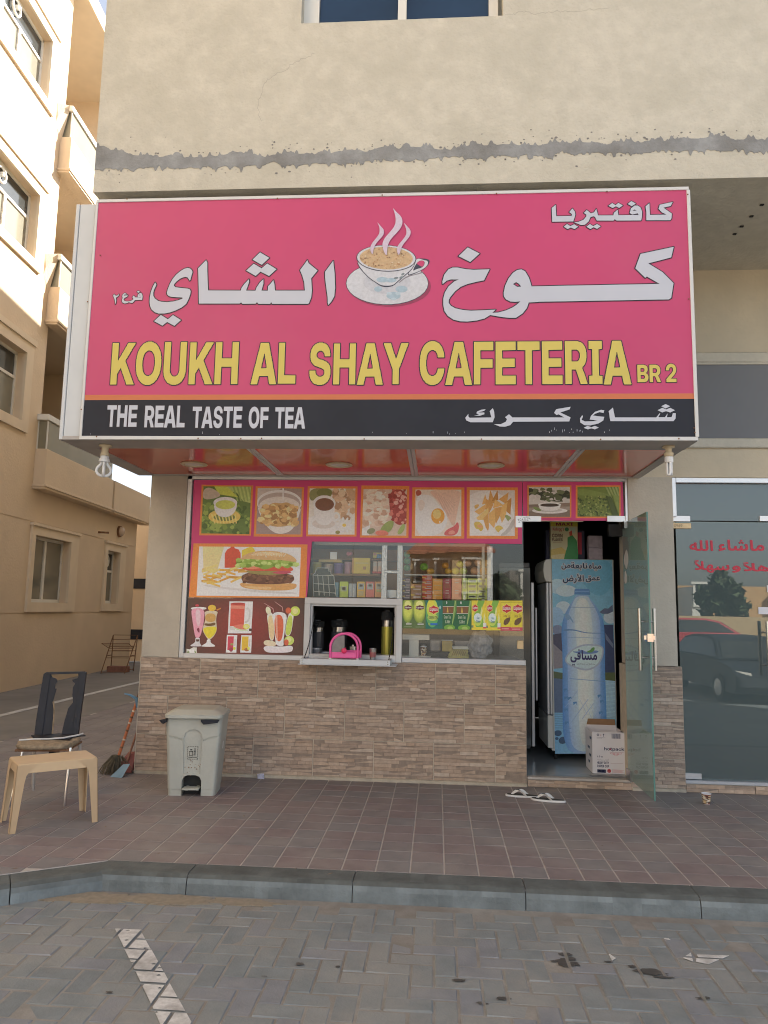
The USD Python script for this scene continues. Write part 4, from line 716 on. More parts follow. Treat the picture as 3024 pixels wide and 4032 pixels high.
P2 = thing("drinks_poster", "dark brown poster of juices and milkshakes left of the hatch", "poster"); picture(P2, "drinks_picture", "drinks", YP-.001, dy=.00008, gain=1.25)
P3 = thing("transom_poster", "pink poster with two tea field pictures above the open door", "poster")
sheet(P3, "backing", [(2058, 1890), (2452, 1892), (2458, 2050), (2060, 2050)], YP, pb)
picture(P3, "tea_picture", "pic7", YP-.001, label="picture of a white tea cup on dark wood", dy=.00005, gain=1.2); picture(P3, "tea_picture", "pic8", YP-.001, label="picture of a green tea field", dy=.00005, gain=1.2)
T = thing("tea_poster", "row of flattened green and yellow tea cartons taped to the window", "poster")
def zq(x, y): return 1550+x*.3315, 2340+y*.3315
def carton(xa, xb, kind):
    top, bt = 70+(xa-100)*.004, 404+(xa-100)*.024; W = xb-xa
    P = lambda u, v: xz(*zq(xa+W*u, top+(bt-top)*v), .03)
    R = lambda u0, v0, u1, v1: okpoly([P(u0, v0), P(u1, v0), P(u1, v1), P(u0, v1)])
    E = lambda u, v, ru, rv, n=22: okpoly([P(u+ru*math.cos(k/n*6.283), v+rv*math.sin(k/n*6.283)) for k in range(n)])
    def TX(t, u0, v0, u1, v1, w=700): a, b = P(u0, v1), P(u1, v0); return text_in(t, a[0], a[1], b[0], b[1], w=w)
    hexa = lambda u, v, ru, rv: okpoly([P(u+ru*x, v+rv*y) for x, y in ((-1, -.55), (-.3, -.8), (0, -1.1), (.3, -.8), (1, -.55), (1, .55), (.3, .8), (0, 1.1), (-.3, .8), (-1, .55))])
    WHI, RED, GR = (.8, .8, .76), (.5, .03, .03), (.02, .17, .06); l = []
    badge = lambda u, v, ru, rv: [(hexa(u, v, ru*1.12, rv*1.15), (.72, .6, .2)), (hexa(u, v, ru, rv), RED), (TX("Lipton", u-ru*.86, v-rv*.5, u+ru*.86, v+rv*.5), WHI)]
    if kind == 0: l = [(R(0, 0, 1, 1), (.10, .16, .05))]+[(E(.5, .33, .52-.03*k, .48-.045*k).intersection(R(0, 0, 1, 1)), (.2+.075*k, .3+.065*k, .05+.012*k)) for k in range(6)]+[(E(.52, .14, .28, .12), (.7, .72, .25))]+[(hexa(.55, .26, .33, .085), (.12, .02, .02)), (TX("Lipton", .27, .225, .83, .30), WHI), (R(.36, .83, .86, .86), WHI), (R(.45, .78, .7, .79), (.5, .55, .35)), (R(.2, .94, .9, .95), (.4, .45, .3))]
    if kind == 1: l = [(R(0, 0, 1, 1), (.02, .16, .12)), (E(.4, .45, .38, .5).intersection(R(0, 0, 1, 1)), (.12, .4, .12)), (E(.38, .28, .32, .34).intersection(R(0, 0, 1, 1)), (.55, .62, .08)), (E(.34, .12, .18, .14).intersection(R(0, 0, 1, 1)), (.72, .62, .06)), (E(.42, .6, .3, .12), (.5, .6, .12))]+badge(.48, .33, .26, .14)+[(TX("GREEN TEA", .18, .56, .75, .66), (.02, .08, .04)), (R(.28, .8, .7, .87), (.03, .15, .5)), (E(.86, .25, .06, .06), (.3, .5, .5)), (okpoly([P(.14, .8), P(.24, .8), P(.28, .88), P(.18, .87)]), (.3, .45, .1))]
    if kind == 2: l = [(R(0, 0, 1, 1), (.025, .13, .05)), (R(.02, .2, .82, .46), (.62, .6, .52)), (R(.02, .22, .82, .44), (.2, .09, .035)), (okpoly([P(.3, .42), P(.34, .24), (P(.38, .24)), P(.44, .42)]), (.55, .38, .08)), (okpoly([P(.86, .0), P(1, .0), P(1, .35), P(.7, .9), P(.66, .9)]), (.14, .3, .06)), (okpoly([P(.92, .02), P(.96, .02), P(.74, .8), P(.7, .8)]), (.4, .5, .2)), (E(.5, .94, .4, .1).intersection(R(0, 0, 1, 1)), (.16, .36, .05)), (E(.55, .96, .2, .06).intersection(R(0, 0, 1, 1)), (.35, .5, .12)), (E(.3, .08, .035, .05), WHI), (TX("Green Tea", .1, .52, .6, .63, 400), (.6, .65, .5)), (TX("& Mint", .2, .68, .55, .79, 400), (.6, .65, .5))]
    if kind == 3: l = [(R(0, 0, 1, 1), (.74, .58, .05)), (okpoly([P(.45, 0), P(.92, 0), P(.62, .35), P(.9, .9), P(.3, .9), P(.1, .6)]), (.2, .42, .06)), (R(.88, 0, 1, .24), (.72, .5, .04)), (E(.42, .64, .3, .22), (.5, .62, .1)), (E(.42, .58, .26, .15), (.62, .72, .72)), (okpoly([P(.68, .2), P(.75, .35), P(.68, .55), P(.58, .5)]), (.78, .8, .3)), (okpoly([P(.86, .42), P(.95, .6), P(.88, .8), P(.8, .7)]), (.78, .8, .3)), (R(.0, .84, .12, .92), (.2, .25, .12)), (R(.78, .76, 1, .94), (.75, .7, .66)), (R(.78, .9, 1, .95), (.6, .1, .08))]+badge(.24, .26, .18, .12)+[(TX("Clear", .36, .55, .54, .63), (.1, .25, .3)), (TX("Green", .32, .66, .6, .76), (.05, .2, .2))]
    if kind == 4: l = [(R(0, 0, 1, 1), (.66, .56, .04)), (R(0, .88, 1, 1), (.5, .06, .1)), (R(.02, .06, .96, .08), (.45, .38, .03)), (okpoly([P(.28, .78), P(.34, .66), P(.6, .58), P(.95, .55), P(.9, .68), P(.7, .78), P(.45, .82)]), (.13, .07, .03)), (TX("Loose Tea", .28, .46, .9, .55, 500), (.25, .1, .03)), (R(.1, .93, .8, .95), (.75, .5, .4))]+badge(.6, .27, .4, .14)
    mb = MB()
    for k, (q, c) in enumerate(l): mb.flat(q, YP-.001-k*.0001, np.minimum(np.array(c)*1.2, .85))
    part(T, "carton_print", mb, "print", world=True, col=True)
for a, b, k in ((100, 230, 0), (231, 378, 0), (379, 580, 1), (581, 745, 2), (746, 925, 2), (926, 1100, 3), (1101, 1270, 3), (1271, 1392, 4), (1393, 1530, 4)): carton(a, b, k)

# ---------------------------------------------------------------- glass door, frameless fittings
D = thing("glass_door", "greenish frameless glass door standing open with long steel bar handles", "door")
h0, h1 = np.array([1.612, .03]), np.array([1.604, -.781])
ddir = (h1-h0)/np.linalg.norm(h1-h0); dn = np.array([-ddir[1], ddir[0]]); dz0, dz1 = .10, 2.235; dw = .79
def dpt(s, o, z): q = h0+ddir*s+dn*o; return (q[0], q[1], z)
def dbox(mb, s0, s1, o0, o1, z0, z1, r=.0015): return mb.hull([dpt(s, o, z) for s in (s0, s1) for o in (o0, o1) for z in (z0, z1)])
part(D, "leaf", dbox(MB(), .0, dw, -.005, .005, dz0, dz1), "pane_door", world=True)
ge = mat("glass_edge", (.10, .22, .19), .15, .05, 6)
part(D, "leaf_edge", dbox(dbox(MB(), dw, dw+.003, -.006, .006, dz0, dz1), 0, dw, -.005, .005, dz1, dz1+.002), ge, world=True)
part(D, "patch_fitting", dbox(MB(), -.01, .13, -.018, .018, dz0-.012, dz0+.075), "steel", world=True); part(D, "patch_fitting", dbox(MB(), -.01, .13, -.018, .018, dz1-.05, dz1+.012), "steel", world=True)
for o in (-.055, .055):
    hd = part(D, "handle", MB().tube([dpt(dw-.09, o, 1.03), dpt(dw-.09, o, 1.50)], .0135, 14), "steel", True, world=True)
    for z in (1.13, 1.40): part(hd, "post", MB().tube([dpt(dw-.09, 0, z), dpt(dw-.09, o, z)], .007, 8), "steel", True, world=True)
part(D, "lock", dbox(dbox(MB(), dw-.065, dw+.006, -.022, .022, 1.25, 1.31), dw-.05, dw-.02, -.04, .04, 1.265, 1.295), "chrome", world=True)
part(D, "lock_sticker", dbox(MB(), dw-.06, dw-.005, -.0245, -.0235, 1.262, 1.30), "white_plastic", world=True)
mb = MB()
for s0, z, w, h, k in ((.05, 1.92, .16, .17, 0), (.04, 1.76, .10, .12, 1)):
    g = rnd(k, 5); a = np.arange(14)/14*6.283; P = [(s0+w/2+w*.5*np.cos(t)*(.7+.4*g.random()), z+h*.5*np.sin(t)*(.7+.4*g.random())) for t in a]; q = okpoly(P); v, f = trimesh.creation.triangulate_polygon(q, engine="earcut")
    mb.raw([dpt(x, -.0075, zz) for x, zz in v], f)
part(D, "torn_sticker", mb, "white_plastic", world=True, kind="stuff")
TF = thing("door_fitting", "polished L shaped patch fitting with handwritten number above the left door edge", "fitting")
p = [xz(x, y, 0) for x, y in ((2031, 2030), (2132, 2031), (2132, 2052), (2057, 2052), (2057, 2075), (2031, 2075))]
part(TF, "plate", MB().prism(okpoly(p), .020, .058), "alu_bright", world=True)
mb = MB()
a, b = at(2040, 2055, 0), at(2085, 2036, 0); q = affinity.rotate(text_in("3963/24", a[0], a[2]+.002, b[0]+.01, b[2], w=400), 16); part(TF, "pen_number", mb.flat(q, .0195), "letter_edge", world=True)
t = single("door_fitting", MB().prism(sbox(1.478, 2.253, 1.652, 2.303), .02, .058), "alu_bright", "plain polished patch fitting above the open door's hinge", "fitting")
t = single("door_closer", MB().rbox(1.50, 1.62, .065, .13, 2.13, 2.235, .004), "rubber", "dark pivot block under the transom at the open door's hinge", "fitting")
t = single("strike_plate", MB().rbox(at(2038, 2540, 0)[0], at(2063, 2540, 0)[0], .03, .06, at(2040, 2556, 0)[2], at(2040, 2522, 0)[2], .002), "gold_plate", "pale square lock plate on the window edge beside the door", "lock plate")

# ---------------------------------------------------------------- next shop on the right
R_ = thing("neighbour_shopfront", "dark glass shopfront with red Arabic greeting right of the pillar", "shopfront")
part(R_, "frame", MB().rbox(2.035, 2.07, .01, .08, 2.30, 2.645, .003).rbox(2.07, 12, .01, .08, 2.60, 2.645, .003), "alu_bright", world=True)
part(R_, "glass_pane", MB().box(2.07, 12, .05, .058, 2.272, 2.60), "pane_teal", world=True); part(R_, "glass_pane", MB().box(2.068, 3.02, .05, .058, .098, 2.262), "pane_teal", world=True); part(R_, "glass_pane", MB().box(3.025, 12, .05, .058, .098, 2.262), "pane_teal", world=True)
part(R_, "sill", MB().rbox(2.068, 12, .0, .09, .07, .096, .003), "alu", world=True)
for k, q in enumerate(((2.036, 2.19, 2.262, 2.312), (2.775, 2.93, 2.27, 2.318), (2.075, 2.21, .101, .147))): part(R_, "patch_fitting", MB().rbox(q[0], q[1], .035, .075, q[2], q[3], .002), "alu_bright", world=True)
pg = part(R_, "patch_fitting", MB().rbox(2.042, 2.196, .035, .075, 2.20, 2.248, .002), "gold_plate", world=True, label="brass coloured fitting with handwritten number")
part(R_, "pen_number", MB().flat(text_in("3969", 2.05, 2.212, 2.12, 2.237, w=400), .0345), "letter_edge", world=True)
part(R_, "handle", MB().tube([(2.768, -.03, .955), (2.768, -.03, 1.415)], .014, 12).tube([(2.768, -.03, 1.05), (2.768, .05, 1.05)], .008, 8).tube([(2.768, -.03, 1.32), (2.768, .05, 1.32)], .008, 8), "steel", True, world=True)
red = mat("red_vinyl", (.55, .03, .06), .5, .05, 5)
def arword(t, px0, py0, px1, py1, Y, w=700): a, b = at(px0, py1, Y), at(px1, py0, Y); return text_in(arabic(t), a[0], a[2], b[0], b[2], "NotoSansArabic", w)
zz = lambda x, y: (2600+x*.2803, 1880+y*.2803)
gs = [arword("الله", *zz(412, 885), *zz(735, 1030), .05), arword("ماشاء", *zz(815, 880), *zz(1455, 1035), .05), arword("سهلاً", *zz(485, 1165), *zz(965, 1335), .05), arword("و", *zz(1010, 1240), *zz(1125, 1335), .05), arword("أهلاً", *zz(1170, 1170), *zz(1600, 1315), .05)]
part(R_, "red_lettering", MB().flat(unary_union(gs), .047), red, world=True)
part(R_, "notice", MB().box(at(2985, 2400, .05)[0], 3.0, .044, .047, at(2985, 2418, .05)[2], at(2985, 2390, .05)[2]).box(at(3018, 2300, .05)[0], 3.0, .044, .047, at(3018, 2332, .05)[2], at(3018, 2305, .05)[2]), "carton_white", world=True, label="small white notices behind the glass")
for k, (a, b) in enumerate(((2.07, 2.62), (2.625, 3.2), (3.205, 3.8), (3.805, 4.4))): stone_tile(R_, a, b, .004, .066, .0, 90+k)
part(R_, "step_backing", MB().box(2.07, 12, .012, .3, 0, .07), "grout_cream", world=True)
single("floor_paper", MB().hull([(2.95, .5, .084), (3.1, .46, .084), (3.16, .62, .085), (3.02, .66, .086)]), "carton_white", "loose white paper lying inside the dark right hand shop", "paper")

# ---------------------------------------------------------------- fridge with bottle print, goods on it, carton
FR = thing("fridge", "tall drinks fridge whose side is covered by a giant blue water bottle print", "fridge")
fy = .757
part(FR, "cabinet", MB().rbox(1.102, 1.695, fy+.003, 1.42, .19, 1.972, .006), "frame_white", world=True)
part(FR, "base", MB().rbox(1.09, 1.715, fy+.001, 1.42, .168, .19, .003), "frame_white", world=True)
part(FR, "header", MB().hull([(x, y, z) for y in (fy, 1.42) for x, z in ((1.10, 1.97), (1.05, 1.965), (1.03, 1.93), (1.024, 1.86), (1.032, 1.79), (1.05, 1.755), (1.10, 1.75))]), "frame_white", world=True)
part(FR, "door", MB().rbox(1.05, 1.072, fy, 1.40, .50, 1.742, .003).rbox(1.079, 1.098, fy+.002, 1.40, .50, 1.742, .003), "alu", world=True)
part(FR, "kick_panel", MB().rbox(1.052, 1.10, fy, 1.40, .192, .49, .003), "frame_white", world=True)
for x in (1.13, 1.66):
    for y in (fy+.05, 1.36): part(FR, "castor", MB().tube([(x-.014, y, .115), (x+.014, y, .115)], .031, 14).box(x-.02, x+.02, y-.02, y+.02, .14, .168), "rubber", True, world=True)
bw = [at(2150+x*.2261, 2200+1600*.2261, fy)[0] for x in (265, 1040)]
picture(FR, "bottle_print", "bottle", fy-.0005, dy=.00004, amp=.05, hz=14, gain=1.3, edge={"x": sum(bw)/2, "w": (bw[1]-bw[0])/2, (.3, .45, .66): 1, (.5, .62, .8): 1, (.62, .70, .82): 1}, label="printed water bottle with mountains, lake and Arabic slogan")
zb = lambda x, y: (2150+x*.2261, 2200+y*.2261)
dk = mat("print_navy", (.035, .075, .15), .5, .05, 5)
q = [arword("مياه", *zb(745, 75), *zb(955, 205), fy), arword("نابعة", *zb(425, 65), *zb(715, 200), fy), arword("من", *zb(268, 85), *zb(418, 190), fy), arword("عمق", *zb(690, 300), *zb(935, 410), fy), arword("الأرض", *zb(292, 265), *zb(655, 425), fy)]
part(FR, "slogan_halo", MB().flat(unary_union(q).buffer(.006), fy-.0042), "carton_white", world=True); part(FR, "slogan", MB().flat(unary_union(q), fy-.005), dk, world=True)
q = arword("مسافي", *zb(425, 1580), *zb(885, 1860), fy, 800)
part(FR, "brand_name", MB().flat(q, fy-.005), mat("print_violet", (.055, .06, .19), .5, .05, 5), world=True); part(FR, "small_print", MB().flat(arword("مياه نابعة من عمق الأرض", *zb(535, 1815), *zb(855, 1845), fy, 400), fy-.005), dk, world=True)
F2 = thing("fridge", "dark upright fridge in the shadows just inside the left door edge", "fridge")
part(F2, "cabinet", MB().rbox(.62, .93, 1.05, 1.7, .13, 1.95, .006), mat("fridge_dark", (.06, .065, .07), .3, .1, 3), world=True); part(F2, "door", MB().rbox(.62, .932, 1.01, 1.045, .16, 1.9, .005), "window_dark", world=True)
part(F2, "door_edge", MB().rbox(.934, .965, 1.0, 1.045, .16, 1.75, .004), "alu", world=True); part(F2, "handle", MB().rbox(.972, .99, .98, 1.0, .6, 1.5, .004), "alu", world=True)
C1 = thing("cereal_box", "tall yellow and green corn flakes box on top of the fridge", "cereal box")
a, b = at(2169, 2201, .80), at(2274, 2056, .80); cx0, cx1, cz0, cz1 = a[0], b[0], 1.974, b[2]
part(C1, "carton", MB().rbox(cx0, cx1, .80, .87, cz0, cz1, .003), mat("cereal_cream", (.66, .60, .36), .5, .05, 4), world=True)
cp = lambda u, v: (cx0+(cx1-cx0)*u, cz1-(cz1-cz0)*v)
def cpoly(*p): return okpoly([cp(*q) for q in p])
def ctext(t, u0, v0, u1, v1, w=700): p, q = cp(u0, v1), cp(u1, v0); return text_in(t, p[0], p[1], q[0], q[1], w=w)
mb = MB()
for k, (q, c) in enumerate([(cpoly((0, 0), (1, 0), (1, .12), (0, .12)), (.62, .5, .05)), (cpoly((.0, .75), (.4, .68), (.6, .8), (.55, 1), (0, 1)), (.7, .5, .12)), (cpoly((.02, .9), (.5, .85), (.5, 1), (.02, 1)), (.75, .62, .3)), (cpoly((.62, .42), (.8, .35), (.96, .5), (1, .75), (1, 1), (.48, 1), (.55, .8), (.62, .65)), (.03, .26, .06)), (ctext("MAXI", .2, .02, .82, .1, 800), (.3, .04, .03)), (ctext("Kellogg's", .08, .15, .5, .26, 600), (.5, .04, .05)), (ctext("CORN", .05, .32, .44, .42, 800), (.14, .05, .03)), (ctext("FLAKES", .05, .44, .44, .52, 800), (.14, .05, .03)), (cpoly((.08, .55), (.4, .55), (.4, .56), (.08, .56)), (.45, .25, .15)), (okpoly([(cp(.6, .2)[0]+.02*math.cos(t), cp(.6, .2)[1]+.02*math.sin(t)) for t in np.arange(12)*.5236]), (.05, .2, .08)), (cpoly((.72, .15), (.9, .15), (.9, .3), (.72, .3)), (.5, .6, .45)), (cpoly((.68, .28), (.78, .22), (.8, .36), (.7, .38)), (.55, .08, .04))]): mb.flat(q, .7985-k*.0003, c)
part(C1, "front_print", mb, "print", world=True, col=True)
a, b = at(2150, 2203, .92), at(2300, 2090, .92); C2 = thing("snack_box", "dark box with red edge standing behind the corn flakes box", "box"); part(C2, "carton", MB().rbox(a[0], b[0], .90, 1.0, 1.974, b[2], .003), mat("box_navy", (.03, .03, .07), .5, .1, 5), world=True); part(C2, "red_stripe", MB().box(a[0]+.12, b[0]-.03, .897, .9, 2.03, b[2]-.02), red, world=True)
a, b = at(2319, 2203, .85), at(2372, 2127, .85)
for k in range(2): t = single("milk_carton", MB().rbox(a[0], b[0], .85, .95, 1.974+.12*k, 2.092+.12*k, .003), mat("carton_lilac", (.42, .36, .42), .45, .2, 16), f"{'upper' if k else 'lower'} pale shrink wrapped carton on the right of the fridge top", "carton")
CB = thing("paper_cup_carton", "open white carton of paper cups standing on the shop floor before the fridge", "carton")
bx0, bx1, by0, by1, bz0, bz1 = 1.355, 1.635, .223, .52, .084, .432
sh = .012
part(CB, "box", MB().rbox(bx0, bx1, by0, by0+.005, bz0, bz1, .0015).rbox(bx0, bx0+.005, by0+.005, by1, bz0, bz1, .0015).rbox(bx1-.005, bx1, by0+.005, by1, bz0, bz1, .0015).rbox(bx0+.005, bx1-.005, by1-.005, by1, bz0, bz1+.02, .0015), "carton_white", world=True)
part(CB, "inside", MB().box(bx0+.006, bx1-.006, by0+.006, by1-.006, bz0+.002, bz1-.09), "cardboard", world=True)
part(CB, "flap", MB().hull([(bx0+.01, by1, bz1+.012), (bx1-.01, by1, bz1+.012), (bx0+.02, by1-.02, bz1+.075), (bx1-.02, by1-.02, bz1+.075), (bx1-.01, by1+.004, bz1+.012)]).hull([(bx0+.006, by0+.02, bz1-.01), (bx0+.006, by1-.02, bz1-.01), (bx0+.07, by0+.03, bz1-.06), (bx0+.07, by1-.03, bz1-.06), (bx0+.06, by1-.03, bz1-.064)]), "cardboard", world=True)
bp = lambda u, v: (bx0+(bx1-bx0)*u, bz1-(bz1-bz0)*v)
def bt(t, u0, v0, u1, v1, w=700): p, q = bp(u0, v1), bp(u1, v0); return text_in(t, p[0], p[1], q[0], q[1], w=w)
def br(u0, v0, u1, v1): p, q = bp(u0, v1), bp(u1, v0); return sbox(p[0], p[1], q[0], q[1])
nv, pk = (.02, .03, .10), (.55, .12, .16); l = [(bt("hotpack", .36, .36, .97, .46, 700), nv), (br(.52, .385, .58, .425), (.4, .05, .12)), (br(.53, .48, .95, .49), (.5, .3, .35)), (bt("6.5 oz", .14, .57, .32, .61, 600), nv), (bt("HEAVY DUTY", .14, .71, .5, .77, 800), nv), (bt("PAPER CUP", .14, .79, .5, .85, 800), nv), (br(.14, .9, .4, .98), nv), (bt("PHDC6.5", .16, .915, .38, .965, 800), (.7, .7, .75)), (br(.55, .745, .93, .752), (.4, .3, .35)), (br(.61, .88, .614, .99), nv)]
l += [(br(.62+.0, .9+.022*k, .62+.33-.05*(k % 2), .906+.022*k), pk) for k in range(4)]+[(br(.55+.04*k, .50, .565+.04*k, .52+.012*(4-abs(k-4))), pk) for k in range(9)]+[(br(.6+x, .03, .6+x+w, .15), nv) for x, w in ((0, .012), (.02, .006), (.035, .012), (.06, .02), (.09, .006), (.105, .015), (.13, .01), (.15, .02), (.18, .008), (.2, .016), (.23, .02), (.26, .008))]+[(br(.14, .12+.018*k, .4-.05*k, .126+.018*k), (.35, .35, .4)) for k in range(3)]
ring = lambda u, v, r0, r1: okpoly([(bp(u, v)[0]+r1*math.cos(t), bp(u, v)[1]+r1*math.sin(t)) for t in np.arange(24)*.2618]).difference(okpoly([(bp(u, v)[0]+r0*math.cos(t), bp(u, v)[1]+r0*math.sin(t)) for t in np.arange(24)*.2618]))
l += [(ring(.5, .93, 0.0001, .016), (.55, .06, .08)), (ring(.5, .93, .006, .010), (.75, .6, .6)), (ring(.18, .07, .006, .0105), nv), (br(.34, .05, .355, .11), nv), (okpoly([bp(.32, .065), bp(.375, .065), bp(.348, .035)]), nv), (br(.26, .055, .275, .1), (.45, .2, .2))]
mb = MB()
for q, c in l: mb.flat(q, by0-.0006, c)
q = arword("أكواب ورقية", 0, 0, 1, 1, 1); p0, p1 = bp(.15, .69), bp(.5, .64); q = text_in(arabic("أكواب ورقية"), p0[0], p0[1], p1[0], p1[1], "NotoSansArabic", 500); mb.flat(q, by0-.0006, (.3, .3, .36))
part(CB, "front_print", mb, "print_matte", world=True, col=True)
mb = MB()
for z, y0, y1 in ((.36, .26, .33), (.27, .33, .42), (.21, .28, .36), (.15, .33, .4)): mb.box(bx0-.0006, bx0-.0001, y0, y1, z, z+.022)
part(CB, "side_print", mb, "print_navy", world=True)
single("floor_mat", MB().hull([(1.33, .08, .0835), (1.6, .07, .0835), (1.6, .16, .0835), (1.30, .15, .0835), (1.33, .08, .0875), (1.6, .07, .0875)]), "panel_grey", "thin grey sheet lying on the shop floor before the carton", "floor mat")
# ---------------------------------------------------------------- goods behind the window
def zA(x, y): return 1150+x*.3014, 2120+y*.3014
def zB(x, y): return 1550+x*.3315, 2120+y*.3315
def gbox(Z, x0, y0, x1, y1, Y, c, name, label, cat, dep=.12, lab=None, group=None):
    c = tuple(min(.85, v*1.35) for v in c); a, b = at(*Z(x0, y1), Y), at(*Z(x1, y0), Y); t = thing(name, label, cat, group=group); k = name+"_%d" % len(USED)
    part(t, "carton", MB().rbox(a[0], b[0], Y, Y+dep, a[2], b[2], .002), mat("pack_"+"_".join(f"{int(v*100):02d}" for v in c), c, .5, .06, 9), world=True)
    if lab:
        w, h = b[0]-a[0], b[2]-a[2]; mb = MB()
        for u0, v0, u1, v1, cc in lab: mb.flat(sbox(a[0]+w*u0, b[2]-h*v1, a[0]+w*u1, b[2]-h*v0) if len(lab) < 9 else sbox(0, 0, 1e-9, 1e-9), Y-.0008, cc)
        part(t, "front_print", mb, "print", world=True, col=True)
    return a, b
YU = .28
sz = at(*zA(500, 460), YU)[2]; sl = at(*zA(600, 771), .2)[2]
ax0, ax1 = -1.16, -.35
part("/World", "x", MB().box(0, .001, 0, .001, -50, -49.9), "dark_gap") if 0 else None
SHF = thing("display_shelf", "brown backed shelves above the serving hatch", "shelf")
part(SHF, "back_panel", MB().box(ax0-.03, .47, .50, .515, 1.5, 2.02), mat("shelf_brown", (.30, .155, .07), .7, .12, 3), world=True)
part(SHF, "upper_board", MB().rbox(ax0, -.52, .22, .50, sz-.02, sz, .002), "shelf_brown", world=True)
part(SHF, "lower_board", MB().rbox(ax0-.03, .47, .105, .50, 1.495, 1.515, .002), "alu_white", world=True)
zf = at(*zB(600, 432), .25)[2]
part(SHF, "fruit_board", MB().rbox(-.30, .44, .2, .50, zf-.012, zf, .002), "frame_white", world=True)
for Z, x in ((zA, 1210), (zA, 1413), (zB, 1143)): q = at(*Z(x, 145), .10)[0]; part(SHF, "foil_post", MB().rbox(q-.025, q+.025, .09, .13, 1.515, 2.03, .003), "foil", world=True)
q0, q1 = at(*zA(1235, 455), .10), at(*zA(1390, 420), .10); part(SHF, "foil_rail", MB().rbox(q0[0]-.02, q1[0]+.02, .086, .125, q0[2], q1[2], .003), "foil", world=True)
part(SHF, "white_rail", MB().rbox(-1.13, .43, .2, .24, 2.035, 2.075, .003).rbox(.40, .425, .2, .24, 1.515, 2.035, .003), "frame_white", world=True)
part(SHF, "top_board", MB().rbox(ax0-.03, -.34, .3, .50, at(*zA(1000, 268), .3)[2]-.012, at(*zA(1000, 268), .3)[2], .002), "shelf_brown", world=True)
GD = "goods in the shop window"
def tub(x0, y0, x1, y1, c, c2, label):
    a, b = at(*zA(x0, y1), YU), at(*zA(x1, y0), YU); r = (b[0]-a[0])/2; x = (a[0]+b[0])/2; h = b[2]-a[2]; t = thing("plastic_tub", label, "tub", (x, YU+r, sz), group=GD)
    part(t, "bucket", MB().lathe([(0, 0), (r*.86, 0), (r*.97, h*.82), (0, h*.82)], n=24), mat("tub_"+label.split()[0], c, .4, .06, 12), True); part(t, "lid", MB().lathe([(0, h*.82), (r, h*.82), (r, h*.97), (r*.9, h), (0, h)], n=24), mat("lid_"+label.split()[0], c2, .4, .05, 8), 40)
tub(250, 310, 382, 458, (.62, .52, .10), (.66, .58, .18), "yellow round tub at the left end of the upper shelf")
tub(410, 330, 530, 458, (.55, .42, .36), (.6, .46, .3), "peach round tub second from the left on the upper shelf")
tub(536, 318, 668, 456, (.20, .12, .33), (.24, .16, .42), "purple round tub in the middle of the upper shelf")
tub(674, 300, 774, 456, (.5, .25, .33), (.55, .3, .36), "pink round tub left of the big yellow box")
for args in ((779, 256, 1020, 458, (.68, .46, .05), "big yellow carton on the upper shelf", .15, [(.0, 0, .1, 1, (.62, .3, .1)), (.62, .55, .78, .75, (.5, .25, .06)), (.2, .3, .9, .36, (.75, .6, .2))]), (1058, 298, 1110, 430, (.55, .38, .3), "left one of two slim pale cartons on the upper shelf", .1, [(.1, .1, .9, .5, (.66, .6, .55))]), (1116, 298, 1170, 430, (.55, .36, .28), "right one of two slim pale cartons on the upper shelf", .1, [(.1, .1, .9, .5, (.66, .58, .52))]), (1045, 432, 1186, 457, (.5, .06, .05), "flat red tray under two slim pale cartons", .12, None)):
    x0, y0, x1, y1, c, lb, dp, lab = args; gbox(zA, x0, y0, x1, y1, YU, c, "carton", lb, "carton", dp, lab, GD)
gbox(zA, 1056, 185, 1170, 256, .34, (.55, .42, .1), "carton", "small yellow and blue carton at the top of the shelf", "carton", .1, [(.45, .3, .98, 1, (.05, .18, .42)), (.05, .1, .4, .5, (.65, .3, .2))], GD)
gbox(zA, 345, 276, 648, 308, .30, (.62, .45, .16), "carton", "long flat yellow pack lying across the tubs", "carton", .08, None, GD)
gbox(zA, 496, 178, 588, 273, .16, (.62, .60, .58), "price_card", "white hanging price card above the purple tub", "card", .003, None, GD)
t = single("bow", MB().tm(trimesh.creation.icosphere(2, .02, ).apply_translation(at(*zA(735, 200), .3)).apply_scale(1)).tm(trimesh.creation.icosphere(2, .02).apply_translation(at(*zA(765, 198), .3))), mat("bow_pink", (.62, .18, .22), .6, .1, 20), "pink ribbon bow on top of the shelf", "bow", True, GD)
YL = .2
row = ((424, 620, 515, 767, (.14, .09, .30), "small purple carton in the lower row", [(.2, .5, .8, .8, (.4, .35, .55))]), (520, 575, 606, 767, (.10, .33, .50), "pale blue carton in the lower row", [(.55, 0, 1, 1, (.3, .5, .58))]), (619, 565, 734, 768, (.46, .55, .05), "lime green tea carton in the lower row", [(.1, .28, .85, .62, (.6, .62, .3)), (.3, .35, .7, .55, (.55, .15, .08))]), (738, 590, 836, 768, (.36, .38, .40), "grey printed carton in the lower row", [(.2, .2, .45, .9, (.6, .6, .6)), (.55, .3, .75, .95, (.62, .62, .62))]), (845, 565, 958, 768, (.66, .38, .06), "orange tea carton fifth in the lower row", [(.15, .12, .85, .5, (.5, .52, .5)), (.3, .18, .7, .32, (.6, .2, .08)), (.2, .6, .8, .9, (.7, .5, .2))]), (962, 565, 1076, 768, (.62, .16, .12), "salmon red tea carton in the lower row", [(.15, .12, .85, .5, (.5, .5, .5)), (.3, .18, .7, .32, (.66, .4, .3))]), (1080, 565, 1190, 768, (.62, .27, .08), "dark orange tea carton at the right of the lower row", [(.15, .12, .85, .5, (.55, .52, .42)), (.3, .18, .7, .32, (.62, .25, .1)), (.2, .55, .8, .65, (.4, .5, .15))]))
